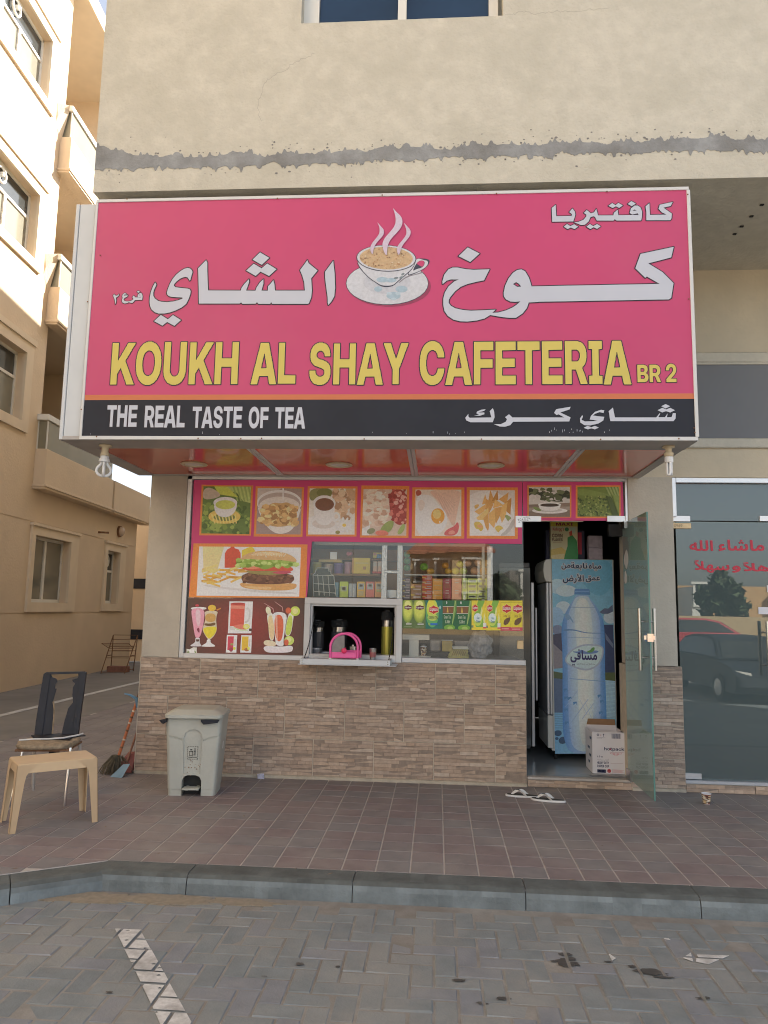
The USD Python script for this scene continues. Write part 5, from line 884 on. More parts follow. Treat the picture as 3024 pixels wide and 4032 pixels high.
for x0, y0, x1, y1, c, lb, lab in row: gbox(zA, x0, y0, x1, y1, YL, c, "tea_carton", lb, "carton", .07, lab, GD)
gbox(zA, 1240, 674, 1370, 774, .15, (.66, .67, .72), "napkin_pack", "white napkin pack standing between the foil posts", "pack", .08, None, GD)
WB = thing("wire_basket", "dark basket with white wire grid at the left end of the window", "basket", group=GD)
P = lambda x, y: at(*zA(x, y), .13)
mb = MB()
for q in (((285, 755), (275, 470), (300, 455), (310, 415), (330, 385), (470, 385), (475, 425), (505, 430), (510, 465), (545, 490), (575, 755)), ((335, 470), (355, 745)), ((400, 490), (422, 750)), ((470, 480), (492, 755)), ((275, 590), (560, 605)), ((290, 690), (570, 715)), ((280, 480), (540, 488))): mb.tube([P(*p) for p in q], .0032, 5)
part(WB, "grid", mb, "frame_white", world=True); part(WB, "panel", MB().prism(okpoly([xz(*zA(*p), .15) for p in ((290, 765), (280, 480), (315, 430), (335, 395), (468, 395), (500, 435), (540, 495), (570, 765))]), .15, .156), mat("basket_dark", (.04, .05, .04), .7, .1, 10), world=True)
# fruit
FC = {"green apple": (.22, .42, .05), "mango": (.66, .36, .04), "orange": (.72, .30, .03), "lemon": (.68, .58, .08), "guava": (.48, .52, .08), "peach": (.70, .38, .20), "melon": (.20, .40, .17)}
def fruit(kind, x, y, rx, ry, label, Y=.27):
    c = at(*zB(x, y), Y); r = rx*.3315/F*(Y+CAM_D); m = trimesh.creation.icosphere(3, 1.0); v = m.vertices.copy()
    v = v*[1, 1, ry/rx]; 
    if "apple" in kind or kind == "orange" or kind == "guava": v[:, 2] -= .16*np.exp(-(v[:, 0]**2+v[:, 1]**2)*7)*np.sign(v[:, 2])
    if kind == "mango": v[:, 0] += .12*v[:, 2]**2; v[:, 2] *= 1-.12*v[:, 0]
    t = thing("fruit", label, "fruit", c, group=GD); part(t, "flesh", (v*r, m.faces), mat("fruit_"+kind.replace(" ", "_"), FC[kind], .42, .14, 14), True)
    part(t, "stalk", MB().tube([(0, 0, r*ry/rx*.8), (r*.06, 0, r*ry/rx*1.12)], r*.05, 5), "cardboard", True)
for k, y in enumerate((190, 270, 350)): fruit("melon", 158, y, 39, 39, f"{('top', 'middle', 'lowest')[k]} one of three pale green fruit piled beside the foil post", .3)
for kind, x, y, rx, ry, lb in (("green apple", 360, 338, 50, 48, "bright green apple raised left of the mangoes"), ("mango", 440, 390, 50, 36, "orange mango lying furthest left in the fruit row"), ("orange", 615, 322, 42, 40, "orange sitting on top behind the second mango"), ("mango", 650, 390, 44, 36, "second mango in the middle of the fruit row"), ("lemon", 735, 386, 44, 42, "yellow lemon in the middle of the fruit row"), ("guava", 828, 386, 47, 45, "yellow green guava right of the lemon"), ("lemon", 788, 306, 44, 38, "pale yellow lemon on top of lemon and guava"), ("peach", 962, 386, 50, 46, "reddish peach right of the guava"), ("peach", 885, 298, 42, 40, "peach lying on top of guava and reddish peach"), ("orange", 1072, 386, 46, 46, "orange at the right end of the lower fruit row"), ("peach", 1000, 290, 42, 42, "large peach on top of the fruit row near its right end"), ("orange", 1105, 296, 50, 48, "large pale orange at the top right of the fruit")): fruit(kind, x, y, rx, ry, lb)
ORD = ("lowest", "second lowest", "third from below", "fourth from below", "topmost")
def stack(x0, x1, ys, c, nm, what, lab=None, Y=.2):
    ys = list(ys)
    for k in range(len(ys)-1): gbox(zB, x0, ys[k+1]+1, x1, ys[k], Y, c, nm, f"{ORD[k] if len(ys) > 2 else 'single'} {what}", "pack", .12, lab, GD)
bl = [(.0, .35, .35, .55, (.75, .5, .08)), (.45, .2, .95, .45, (.5, .3, .3)), (.25, .62, .9, .8, (.6, .5, .45))]
stack(103, 196, np.linspace(722, 470, 5), (.10, .06, .07), "biscuit_pack", "dark biscuit pack in the stack by the foil post", bl); stack(340, 458, np.linspace(722, 440, 6), (.48, .08, .03), "biscuit_pack", "red biscuit pack in the stack below the apple", bl)
stack(201, 334, np.linspace(722, 540, 3), (.30, .15, .06), "biscuit_pack", "brown biscuit pack between dark and red stacks", bl)
stack(462, 580, np.linspace(722, 478, 5), (.66, .28, .04), "tea_pack", "orange tea pack in the window stack", [(.1, .2, .9, .4, (.7, .42, .15))]); stack(586, 688, (722, 602, 476), (.34, .05, .06), "tea_pack", "dark red tea pack", [(.3, .1, .7, .2, (.55, .4, .35)), (.3, .35, .7, .45, (.55, .4, .35)), (.2, .55, .8, .9, (.42, .12, .08))])
stack(692, 806, (722, 600, 474), (.55, .22, .15), "tea_pack", "salmon coloured tea pack", [(.3, .1, .7, .2, (.62, .45, .4)), (.3, .35, .7, .45, (.62, .45, .4))]); stack(814, 876, (722, 610, 470), (.45, .54, .12), "tea_pack", "narrow lime green tea pack", [(.2, .2, .8, .9, (.5, .55, .3))])
stack(881, 994, np.linspace(722, 476, 5), (.50, .56, .12), "tea_pack", "lime green tea pack in the wide left stack", [(.08, .25, .85, .75, (.56, .58, .36)), (.12, .38, .8, .55, (.36, .3, .28))]); stack(999, 1110, np.linspace(722, 476, 5), (.55, .58, .14), "tea_pack", "lime green tea pack in the wide right stack", [(.08, .25, .85, .75, (.58, .6, .4)), (.12, .38, .8, .55, (.36, .3, .28))])
# counter behind the lower window
CT = thing("counter", "counter inside behind hatch and lower window", "counter")
part(CT, "top", MB().rbox(-1.16, .74, .10, .72, 1.0, 1.038, .003), mat("counter_grey", (.24, .24, .25), .25, .06, 3), world=True); part(CT, "front", MB().box(-1.16, .74, .26, .3, .09, 1.0), "interior", world=True)
zC = lambda x, y: (1550+x*.3315, 2340+y*.3315)
ZT = 1.038
def crect(x0, y0, x1, y1, Y): a, b = at(*zC(x0, y1), Y), at(*zC(x1, y0), Y); return a[0], b[0], max(a[2], ZT), b[2]
WS = thing("cup_stand", "white stand behind the lower window left of the patterned cup", "stand"); a = crect(105, 478, 425, 535, .22); b = crect(182, 535, 300, 750, .22); c = crect(100, 715, 440, 752, .22)
part(WS, "top", MB().rbox(a[0], a[1], .18, .3, a[2], a[3], .003), "frame_white", world=True); part(WS, "column", MB().rbox(b[0], b[1], .2, .28, ZT, a[2], .003), "frame_white", world=True); part(WS, "base", MB().rbox(c[0], c[1], .17, .3, ZT, ZT+.012, .003), "frame_white", world=True)
def pcup(name, label, loc, r0, r1, h, seed, group=None):
    t = thing(name, label, "cup", loc, group=group); g = rnd(seed); n = 30; mb = MB(); rows = 10
    part(t, "body", MB().lathe([(0, .004), (r0, 0), (r1, h), (r1-.0015, h), (r0-.002, .006), (0, .006)], n=n), "carton_white", 40)
    pal = [(.07, .03, .02), (.60, .42, .22), (.24, .09, .05), (.68, .55, .36), (.66, .6, .5), (.09, .04, .03)]
    for i in range(rows):
        j = 0
        while j < n:
            w = int(g.integers(1, 4)); c = pal[int(g.integers(6))]
            for q in range(j, min(n, j+w)):
                a0, a1 = 2*math.pi*q/n, 2*math.pi*(q+1)/n; f0, f1 = .04+.9*i/rows, .04+.9*(i+1)/rows; R0, R1 = r0+(r1-r0)*f0+.0004, r0+(r1-r0)*f1+.0004
                mb.raw([(R0*math.cos(a0), R0*math.sin(a0), h*f0), (R0*math.cos(a1), R0*math.sin(a1), h*f0), (R1*math.cos(a1), R1*math.sin(a1), h*f1), (R1*math.cos(a0), R1*math.sin(a0), h*f1)], [(0, 1, 2), (0, 2, 3)], c)
            j += w
    part(t, "pattern", mb, "print_matte", col=True); part(t, "rim", MB().tube([(r1*math.cos(w), r1*math.sin(w), h) for w in np.linspace(0, 2*math.pi, 31)], .0018, 6, caps=False), "carton_white", True); return t
q = crect(308, 620, 402, 735, .2); pcup("paper_cup", "dark patterned paper cup standing behind the lower window", ((q[0]+q[1])/2, .235, ZT), .022, .029, q[3]-ZT, 3)
q = crect(305, 535, 405, 615, .25); t = thing("coffee_jar", "dark coffee jar behind the patterned paper cup", "jar", ((q[0]+q[1])/2, .33, ZT)); part(t, "body", MB().lathe([(0, 0), (.032, 0), (.034, .10), (.026, .12), (0, .12)], n=20), "window_dark", 30); part(t, "lid", MB().lathe([(.028, .12), (.03, .122), (.03, .15), (0, .152)], n=20), "rubber", 30)
blk = "rubber"
q = crect(415, 600, 660, 735, .26); t = thing("food_tray", "black food tray with clear lid behind the lower window", "tray"); part(t, "tray", MB().rbox(q[0], q[1], .24, .4, ZT, ZT+.05, .01), blk, world=True); q2 = crect(430, 540, 560, 600, .26); part(t, "lid", MB().rbox(q2[0], q2[1], .26, .38, ZT+.052, q2[3], .012), mat("cloudy_plastic", (.22, .2, .2), .2, .2, 10), world=True)
q = crect(575, 555, 700, 615, .25); t = thing("food_tray", "yellow sandwich box on the black tray's right side", "tray"); part(t, "tray", MB().rbox(q[0], q[1], .26, .36, ZT+.052, q[3], .008), mat("box_ochre", (.45, .33, .08), .5, .12, 12), world=True); part(t, "lid", MB().rbox(q[0]-.005, q[1]+.005, .255, .365, q[3], q[3]+.006, .002), "frame_white", world=True)
for k, (x0, y0, x1, y1) in enumerate(((690, 620, 945, 650), (720, 555, 905, 620))):
    q = crect(x0, y0, x1, y1, .27); t = thing("foam_tray", ("lower wide white foam tray behind the chips packet", "upper clear topped foam tray with dark food")[k], "tray"); part(t, "tray", MB().hull([(x, y, z) for x, y, z in [(q[0], .25, q[3]), (q[1], .25, q[3]), (q[0], .38, q[3]), (q[1], .38, q[3]), (q[0]+.012, .26, q[2]), (q[1]-.012, .26, q[2]), (q[0]+.012, .37, q[2]), (q[1]-.012, .37, q[2])]]), ("frame_white", "cloudy_plastic")[k], world=True)
q = crect(650, 655, 890, 758, .2); cp_ = thing("chips_packet", "crumpled yellow crisps packet lying behind the lower window", "packet")
g = rnd(14); nx, ny = 14, 8; V = []; 
for i in range(nx+1):
    for j in range(ny+1):
        u, v = i/nx, j/ny; b_ = math.sin(math.pi*u)*math.sin(math.pi*v); V.append((q[0]+(q[1]-q[0])*(u+.03*g.normal()), .20-.045*b_+.004*g.normal()+.08*v, q[2]+(q[3]-q[2])*v*.95))
Fq = [(i*(ny+1)+j, (i+1)*(ny+1)+j, (i+1)*(ny+1)+j+1, i*(ny+1)+j+1) for i in range(nx) for j in range(ny)]; Ft = [t for a, b, c, d in Fq for t in ((a, b, c), (a, c, d))]
part(cp_, "packet", (np.array(V), np.array(Ft)), mat("packet_yellow", (.58, .50, .16), .3, .2, 18, .003, 60), True, world=True)
mb = MB()
for k in range(7): x = q[0]+(q[1]-q[0])*(.18+.1*k); mb.tube([(x, .148+.03*abs(k-3)/3, q[2]+.025), (x+.02, .17+.03*abs(k-3)/3, q[2]+.07)], .0022, 5)
part(cp_, "printed_stripe", mb, "shelf_brown", world=True)
g = rnd(15); m = trimesh.creation.icosphere(3, 1.); nn = meshkit.fbm(m.vertices*2.6, 4, 3); v = m.vertices*(.62+.75*nn)[:, None]; q = crect(900, 455, 1160, 762, .24); v = v*[(q[1]-q[0])/2*1.05, .07, (q[3]-q[2])/2*1.1]+[(q[0]+q[1])/2, .26, (q[2]+q[3])/2]
v[:, 2] = np.maximum(v[:, 2], ZT+.001)
single("plastic_bag", (v, m.faces), mat("bag_film", (.32, .31, .33), .15, .35, 14, .01, 22), "crumpled clear plastic bag behind the lower window", "bag")
# hatch interior: pink holder, cups, flasks
PH = thing("pink_holder", "pink plastic arched dish holder with an apple badge on the hatch shelf", "holder")
hz = 1.028
def arch(cx, y, r, hh, rad): return [(cx-r, y, hz+.012), (cx-r, y, hz+hh-r)]+[(cx-r*math.cos(t), y, hz+hh-r+r*math.sin(t)) for t in np.linspace(.1, math.pi-.1, 20)]+[(cx+r, y, hz+hh-r), (cx+r, y, hz+.012)]
pxa, pxb = at(1300, 2580, -.20)[0], at(1408, 2580, -.20)[0]; pc, pr = (pxa+pxb)/2, (pxb-pxa)/2; ph = at(1350, 2495, -.20)[2]-hz
for k, (y, dx) in enumerate(((-.20, 0), (-.07, .012))): part(PH, "arch", MB().tube(arch(pc+dx, y, pr, ph, .01), .0105, 10), "pink_plastic", True, world=True)
part(PH, "front_panel", MB().hull([(pc-pr+.012, y, z) for y in (-.206, -.196) for z in (hz+.018, hz+.062)]+[(pc+pr-.012, y, z) for y in (-.206, -.196) for z in (hz+.018, hz+.062)]).box(pc-pr+.012, pc+pr-.012, -.209, -.206, hz+.052, hz+.060), "pink_plastic", world=True)
part(PH, "back_panel", MB().rbox(pc-pr+.02, pc+pr+.004, -.075, -.068, hz+.02, hz+.075, .002), "pink_plastic", world=True); part(PH, "base", MB().rbox(pc-pr, pc+pr+.006, -.2, -.07, hz+.012, hz+.018, .002), "pink_plastic", world=True)
ab = trimesh.creation.icosphere(2, .024); ab.vertices *= [1, .35, .95]; ab.apply_translation((pc+.002, -.211, hz+.075)); part(PH, "apple_badge", MB().tm(ab).hull([(pc+.008, -.212, hz+.096), (pc+.02, -.212, hz+.108), (pc+.016, -.212, hz+.096), (pc+.014, -.208, hz+.1)]), mat("badge_red", (.72, .03, .12), .35, .04, 10), True, world=True)
part(PH, "foot", MB().rbox(pc-pr-.011, pc-pr+.011, -.212, -.19, hz, hz+.014, .002).rbox(pc+pr-.011, pc+pr+.011, -.212, -.19, hz, hz+.014, .002), "white_plastic", world=True)
part(PH, "clear_sheet", MB().prism(okpoly([(pc-pr+.012, hz+.06)]+[(pc-(pr-.012)*math.cos(t), hz+ph-pr+(pr-.012)*math.sin(t)) for t in np.linspace(0, math.pi/2, 10)]+[(pc+.005, hz+.06)]), -.192, -.190), "cloudy_plastic", world=True, label="greyish translucent half pane inside the arch")
q = at(1467, 2578, -.1); t = thing("steel_cup", "steel tumbler standing right of the pink holder", "cup", (q[0], -.08, hz)); part(t, "body", MB().lathe([(0, .002), (.024, 0), (.031, .088), (.033, .093), (.030, .093), (.023, .006), (0, .006)], n=26), "steel", 40); part(t, "band", MB().lathe([(.0258, .02), (.0292, .062)], n=26), mat("band_red", (.30, .10, .10), .35, .3, 20), True)
q = at(1388, 2540, .12); t = thing("steel_mug", "small steel mug behind the pink holder", "mug", (q[0], .15, ZT)); part(t, "body", MB().lathe([(0, 0), (.036, 0), (.036, .085), (.033, .085), (.033, .01), (0, .01)], n=22), "steel", 40); part(t, "knob", MB().lathe([(0, .085), (.012, .085), (.012, .1), (0, .1)], n=12), "chrome", 40)
def flask(x, y, r, h, label, body):
    t = thing("airpot_flask", label, "flask", (x, y, ZT)); part(t, "body", MB().lathe([(0, 0), (r, 0), (r, .02), (r*.97, .024), (r*.97, h*.66), (0, h*.66)], n=26), body, 40); part(t, "collar", MB().lathe([(r*.97, h*.66), (r*.9, h*.665), (r*.92, h*.82), (0, h*.82)], n=26), "steel", 40)
    part(t, "head", MB().lathe([(r*.98, h*.80), (r*1.04, h*.82), (r*1.04, h*.97), (r*.9, h), (0, h)], n=26), "rubber", 40); part(t, "spout", MB().rbox(-r*.3, r*.3, -r*1.5, -r*.6, h*.86, h*.95, .006), "rubber"); part(t, "button", MB().rbox(-r*.35, r*.35, -r*.25, r*.35, h, h+.01, .003), "panel_grey")
q = at(1523, 2560, .2); flask(q[0], .24, .055, .40, "tall olive and steel airpot flask at the right of the hatch", mat("flask_olive", (.36, .34, .07), .25, .12, 6, metal=.6))
q = at(1250, 2560, .3); flask(q[0]-.02, .42, .06, .30, "dark airpot flask at the left inside the hatch", mat("flask_dark", (.06, .06, .065), .3, .1, 6))
q = at(1325, 2560, .3); flask(q[0], .46, .075, .31, "wide dark airpot flask behind the pink holder", "flask_dark")
t = thing("sugar_tin", "grey tin inside the hatch at its left edge", "tin", (at(1243, 2570, .12)[0], .16, ZT)); part(t, "body", MB().lathe([(0, 0), (.045, 0), (.045, .055), (0, .055)], n=24), "panel_grey", 40); part(t, "lid", MB().lathe([(.046, .055), (.046, .064), (0, .066)], n=24), "alu", 40)
t = single("tray", MB().rbox(at(1240, 2570, .2)[0], at(1300, 2570, .2)[0], .22, .36, ZT, ZT+.03, .004), "alu", "flat grey metal tray inside the hatch behind the tin", "tray")

# ---------------------------------------------------------------- things on the pavement
def rot(rz, loc): c, s = math.cos(math.radians(rz)), math.sin(math.radians(rz)); return np.array([[c, -s, 0, loc[0]], [s, c, 0, loc[1]], [0, 0, 1, loc[2]], [0, 0, 0, 1]])
BN = thing("pedal_bin", "grey plastic pedal bin with lid before the stone wall", "bin", (-1.90, -.56, 0), 6.5)
def rrect(w, d, r, n=5):
    return np.array([(sx*(w/2-r)+r*math.cos(a), sy*(d/2-r)+r*math.sin(a)) for sx, sy, a0 in ((1, 1, 0), (-1, 1, 90), (-1, -1, 180), (1, -1, 270)) for a in np.radians(a0+np.linspace(0, 90, n))])
def loft(secs):
    v, f, k = [], [], None
    for z, p in secs: v += [(x, y, z) for x, y in p]; k = len(p)
    for i in range(len(secs)-1):
        for j in range(k): a, b, c, d = i*k+j, i*k+(j+1) % k, (i+1)*k+(j+1) % k, (i+1)*k+j; f += [(a, b, c), (a, c, d)]
    f += [(0, j+1, j) for j in range(1, k-1)]; o = (len(secs)-1)*k; f += [(o, o+j, o+j+1) for j in range(1, k-1)]
    return np.array(v), np.array(f)
def man(v, f): return m3.Manifold(m3.Mesh(np.asarray(v, np.float32), np.asarray(f, np.uint32)))
BW, BD, BH = .40, .31, .585
body = man(*loft([(0, rrect(BW-.035, BD-.03, .035)), (.05, rrect(BW-.033, BD-.028, .035)), (.052, rrect(BW-.026, BD-.022, .035)), (BH-.055, rrect(BW+.035, BD+.03, .04)), (BH, rrect(BW+.038, BD+.032, .04))]))
ped = m3.Manifold.hull_points(np.array([(x, y, z) for y in (-BD, -.06) for x, z in ((-.075, -.01), (.075, -.01), (.075, .115), (.06, .145), (.03, .157), (-.03, .157), (-.06, .145), (-.075, .115))]))
cut = ped
yf = lambda z: -(.144+.0544*(z-.052))
arch = [(x, z) for x, z in ((-.065, .17), (.065, .17), (.072, .44), (.062, .475), (.035, .497), (0, .505), (-.035, .497), (-.062, .475), (-.072, .44))]
pan = m3.Manifold.hull_points(np.array([(x, yf(z)+o-(.003), z) for x, z in arch for o in (-.05, .011)]))
cut = cut + pan
for s in (-1, 1):
    q = [(s*.205, .462), (s*.205, .452), (s*.14, .440), (s*.078, .418), (s*.078, .428), (s*.14, .450)]
    cut = cut + m3.Manifold.hull_points(np.array([(x, yf(z)+o, z) for x, z in q for o in (-.05, .008)]))
part(BN, "body", MB().man(body-cut), "bin_plastic", smooth=28)
part(BN, "pedal_recess", MB().box(-.073, .073, -.07, -.062, .003, .15), "rubber")
part(BN, "pedal", MB().rbox(-.064, .064, -.19, -.10, .052, .066, .004).rbox(-.05, -.03, -.11, -.065, .03, .066, .003).rbox(.03, .05, -.11, -.065, .03, .066, .003), "bin_plastic")
W2, D2 = .455, .40
lid = loft([(BH+.003, rrect(W2-.01, D2-.01, .05)), (BH+.006, rrect(W2, D2, .052)), (BH+.03, rrect(W2, D2, .052)), (BH+.036, rrect(W2-.012, D2-.012, .05)), (BH+.064, rrect(W2-.13, D2-.09, .04)), (BH+.068, rrect(W2-.15, D2-.11, .035))])
part(BN, "lid", lid, "bin_plastic", smooth=30)
part(BN, "lid_grip", MB().rbox(-.095, .095, -.176, -.13, BH+.034, BH+.046, .005), "bin_plastic")
part(BN, "label_bag", MB().hull([(-.27, -.16, .57), (-.21, -.2, .58), (-.20, -.16, .588), (-.255, -.15, .548), (-.23, -.19, .545), (-.205, -.17, .56)]), "black_vinyl", label="black bin liner corner sticking out under the lid")
part(BN, "label_bag", MB().hull([(.06, -.203, .584), (.205, -.20, .584), (.19, -.196, .56), (.08, -.198, .545), (.06, -.2, .57), (.1, -.188, .58)]), "black_vinyl", label="black bin liner edge hanging over the front")
iy = -.0018
mb = MB()
def fx(x0, x1, z0, z1): 
    y = yf((z0+z1)/2)+.0068; mb.box(x0, x1, y-.0012, y+.002, z0, z1)
for k in range(5): fx(-.038+.017*k, -.027+.017*k, .372, .3745); fx(-.038+.017*k, -.027+.017*k, .276, .2785)
for k in range(6): fx(-.04, -.0375, .279+.016*k, .289+.016*k); fx(.0375, .04, .279+.016*k, .289+.016*k)
for x0, x1, z0, z1 in ((-.024, -.021, .304, .335), (-.004, -.001, .304, .335), (-.024, -.001, .302, .305), (-.028, .002, .334, .338), (.010, .0125, .305, .36), (.018, .0205, .305, .36), (.008, .023, .336, .339), (-.02, -.005, .345, .352), (-.03, -.024, .288, .294), (-.02, -.014, .288, .294), (-.01, -.004, .288, .294), (0, .006, .288, .294), (.01, .016, .288, .294), (.022, .03, .288, .294)): fx(x0, x1, z0, z1)
part(BN, "printed_symbol", mb, "rubber", label="dashed square with a tidy person and basket symbol")
g = rnd(44); mb = MB()
for k in range(26):
    x, z = .01+.05*g.normal(), .2+.045*g.normal(); y = yf(z)+.0068; r = .0015+.003*g.random(); mb.box(x-r, x+r, y-.0012, y, z-r*.7, z+r*.7)
part(BN, "speck", mb, "rust", kind="stuff")
part(BN, "side_sticker", MB().hull([(.2085, -.05, .34), (.2085, .0, .34), (.2115, -.045, .395), (.2115, .0, .395), (.2095, -.05, .34), (.2125, 0, .395)]), "white_plastic")

ST = thing("stool_table", "low tan plastic table with splayed legs before the broken chair", "table", (-2.588, -1.512, 0), 39.5)
TW, TD, TH = .50, .30, .422
top = loft([(TH-.012, rrect(TW, TD, .018)), (TH-.004, rrect(TW, TD, .018)), (TH, rrect(TW-.012, TD-.012, .014))])
part(ST, "top", top, "tan_plastic", smooth=30)
mb = MB().rbox(-TW/2+.03, TW/2-.03, -TD/2+.001, -TD/2+.006, TH-.062, TH-.010, .001).rbox(-TW/2+.03, TW/2-.03, TD/2-.006, TD/2-.001, TH-.062, TH-.010, .001).rbox(-TW/2+.001, -TW/2+.006, -TD/2+.03, TD/2-.03, TH-.062, TH-.010, .001).rbox(TW/2-.006, TW/2-.001, -TD/2+.03, TD/2-.03, TH-.062, TH-.010, .001)
part(ST, "apron", mb, "tan_plastic")
for sx in (-1, 1):
    for sy in (-1, 1):
        mb = MB(); e = .004
        def lp(z): t = 1-z/TH; return sx*(TW/2-.0005+.022*t), sy*(TD/2-.0005+.022*t), .062-.026*t
        # an L shaped section: one flange along each side, wider at the top where it curves into the apron
        for ax in (0, 1):
            for za, zb in zip([0, .1, .2, .3, .345, .372, .392], [.1, .2, .3, .345, .372, .392, TH-.011]):
                P = []
                for z in (za, zb):
                    X, Y, w = lp(z); k = max(0, (z-.31)/(TH-.31)); w = w+.085*k**2.6
                    if ax == 0: P += [(X, Y, z), (X-sx*w, Y, z), (X, Y-sy*e, z), (X-sx*w, Y-sy*e, z)]
                    else: P += [(X, Y, z), (X, Y-sy*w, z), (X-sx*e, Y, z), (X-sx*e, Y-sy*w, z)]
                mb.hull(P)
        X0, Y0, w0 = lp(.0); X1, Y1, w1 = lp(TH-.02)
        mb.hull([(X0-sx*.012, Y0-sy*.004, 0), (X0-sx*.016, Y0-sy*.004, 0), (X0-sx*.012, Y0-sy*.010, 0), (X1-sx*.012, Y1-sy*.004, TH-.02), (X1-sx*.016, Y1-sy*.004, TH-.02), (X1-sx*.012, Y1-sy*.010, TH-.02)])
        part(ST, "leg", mb, "tan_plastic")

CH = thing("broken_chair", "broken black chair with torn open back and worn seat", "chair", (-2.92, -.93, 0), 11)
ca, sa = math.cos(math.radians(11)), math.sin(math.radians(11))
def cl(p): d = np.array(p, float)-(-2.92, -.93, 0); return np.array([d[0]*ca+d[1]*sa, -d[0]*sa+d[1]*ca, d[2]])
cz_ = lambda x, y: (x*.29393, 2650+y*.29393)
def cb(x, y):
    q = cl(at(*cz_(x, y), -.72)); return (q[0], q[2])
outer = [cb(*p) for p in ((583, 12), (610, -5), (1090, -8), (1122, 5), (1100, 250), (1070, 560), (1042, 925), (495, 912), (515, 620), (545, 330))]
hole = [cb(*p) for p in ((680, 18), (1010, 14), (1018, 55), (1005, 75), (935, 92), (948, 125), (978, 150), (955, 190), (948, 290), (962, 395), (905, 470), (862, 640), (828, 835), (780, 862), (722, 856), (705, 828), (726, 800), (735, 610), (737, 480), (720, 380), (738, 300), (762, 205), (735, 205), (742, 150), (768, 110), (745, 72), (692, 52))]
def back(mb): # lean the back a little
    for v in mb.v: z = v[:, 2].copy(); v[:, 1] += (z-.38)*.16
    return mb
yb = .175
def brd(pts, y0, y1): return back(MB().prism(okpoly([cb(*p) for p in pts]), y0, y1))
part(CH, "back_frame", brd([(583, 12), (610, -5), (640, -5), (668, 20), (640, 330), (612, 640), (590, 912), (495, 912), (515, 620), (545, 330)], yb-.012, yb+.02), "black_vinyl")
part(CH, "back_frame", brd([(1045, 20), (1065, -8), (1090, -8), (1122, 5), (1100, 250), (1070, 560), (1042, 925), (975, 925), (1000, 560), (1030, 250)], yb-.012, yb+.02), "black_vinyl")
part(CH, "top_rail", brd([(610, -8), (1095, -10), (1100, 16), (615, 22)], yb-.014, yb+.022), "black_vinyl")
sheet_ = okpoly(outer, [hole]).buffer(-.004)
part(CH, "torn_back", back(MB().prism(sheet_, yb-.006, yb+.001)), "black_vinyl")
part(CH, "torn_edge", back(MB().tube([(x, yb-.008, z) for x, z in hole[16:20]], .006, 6)), "foam")
g = rnd(61); n = 26; a = np.arange(n)/n*2*math.pi
def sq(s, k): return np.array([(.205*s*np.sign(np.cos(t))*abs(np.cos(t))**.55*(1+k*g.normal()), .205*s*np.sign(np.sin(t))*abs(np.sin(t))**.55*(1+k*g.normal())) for t in a])
base = sq(1, .0); sec = [(.392, base*.93), (.398, base*.98), (.412, base*(1+.012*g.normal(size=(n, 1)))), (.424, base*(.985+.012*g.normal(size=(n, 1)))), (.432, base*(.95+.02*g.normal(size=(n, 1)))), (.433, base*.7), (.430, base*.3)]
sv, sf = loft(sec); sv[:, 1] -= .02; sv[n*4:, 2] += .004*g.normal(size=len(sv)-n*4)
part(CH, "seat", (sv, sf), "foam", True)
rag_ = ragged(.02, .09, .19, .13, 91); part(CH, "torn_seat_cover", MB().slab(rag_, .434, .442), "black_vinyl", label="remains of the black seat cover at the back of the seat")
part(CH, "seat_tape", MB().tube([(-.2, -.08, .44), (-.1, -.06, .445), (0, -.04, .442), (.1, -.02, .447), (.19, .06, .455), (.21, .1, .46)], .006, 6), "white_plastic", label="pale torn piping across the seat")
fl_, fr_, blf = cl((-3.057, -1.184, 0)), cl((-2.687, -1.109, 0)), cl((-3.147, -.70, 0))
part(CH, "leg", MB().tube([(fl_[0], fl_[1], 0), (fl_[0]+.045, fl_[1]+.06, .40)], .0125, 10), "chrome", True); part(CH, "leg", MB().tube([(fr_[0], fr_[1], 0), (fr_[0]-.0, fr_[1]+.05, .40)], .0125, 10), "chrome", True)
part(CH, "leg", MB().tube([(blf[0], blf[1], 0), (blf[0]+.01, yb, .40)], .0125, 10), "beam_grey", True); part(CH, "leg", MB().tube([(-blf[0]+.0, blf[1], 0), (-blf[0]-.01, yb, .40)], .0125, 10), "beam_grey", True)
part(CH, "seat_rail", MB().rbox(-.17, .17, -.19, -.17, .375, .392, .003).rbox(-.17, .17, .155, .175, .375, .392, .003).rbox(-.19, -.17, -.19, .175, .375, .392, .003).rbox(.17, .19, -.19, .175, .375, .392, .003), "rust")
part(CH, "hanging_scrap", MB().hull([(.01, -.06, .30), (.09, -.05, .305), (.015, -.06, .38), (.085, -.05, .39), (.08, -.04, .3), (.02, -.04, .39)]), "rubber")
BR_ = thing("broom", "old broom with orange handle leaning on the building corner", "broom")
p0, p1 = np.array([-2.785, -.0, .09]), np.array([-2.655, .14, .72])
part(BR_, "handle", MB().tube([p0+(p1-p0)*t for t in np.linspace(0, 1, 6)], .0125, 10), mat("broom_orange", (.52, .16, .06), .6, .12, 14), True, world=True)
dd = (p1-p0)/np.linalg.norm(p1-p0)
for k, t in enumerate((.18, .28, .4, .5, .58, .66)): part(BR_, "worn_band", MB().tube([p0+(p1-p0)*t, p0+(p1-p0)*(t+.022)], .0131, 10), "tan_trim" if k % 2 else "rust", True, world=True)
part(BR_, "grey_tip", MB().tube([p1-dd*.12, p1+dd*.01], .0134, 10), "rust", True, world=True)
g = rnd(71); mb = MB()
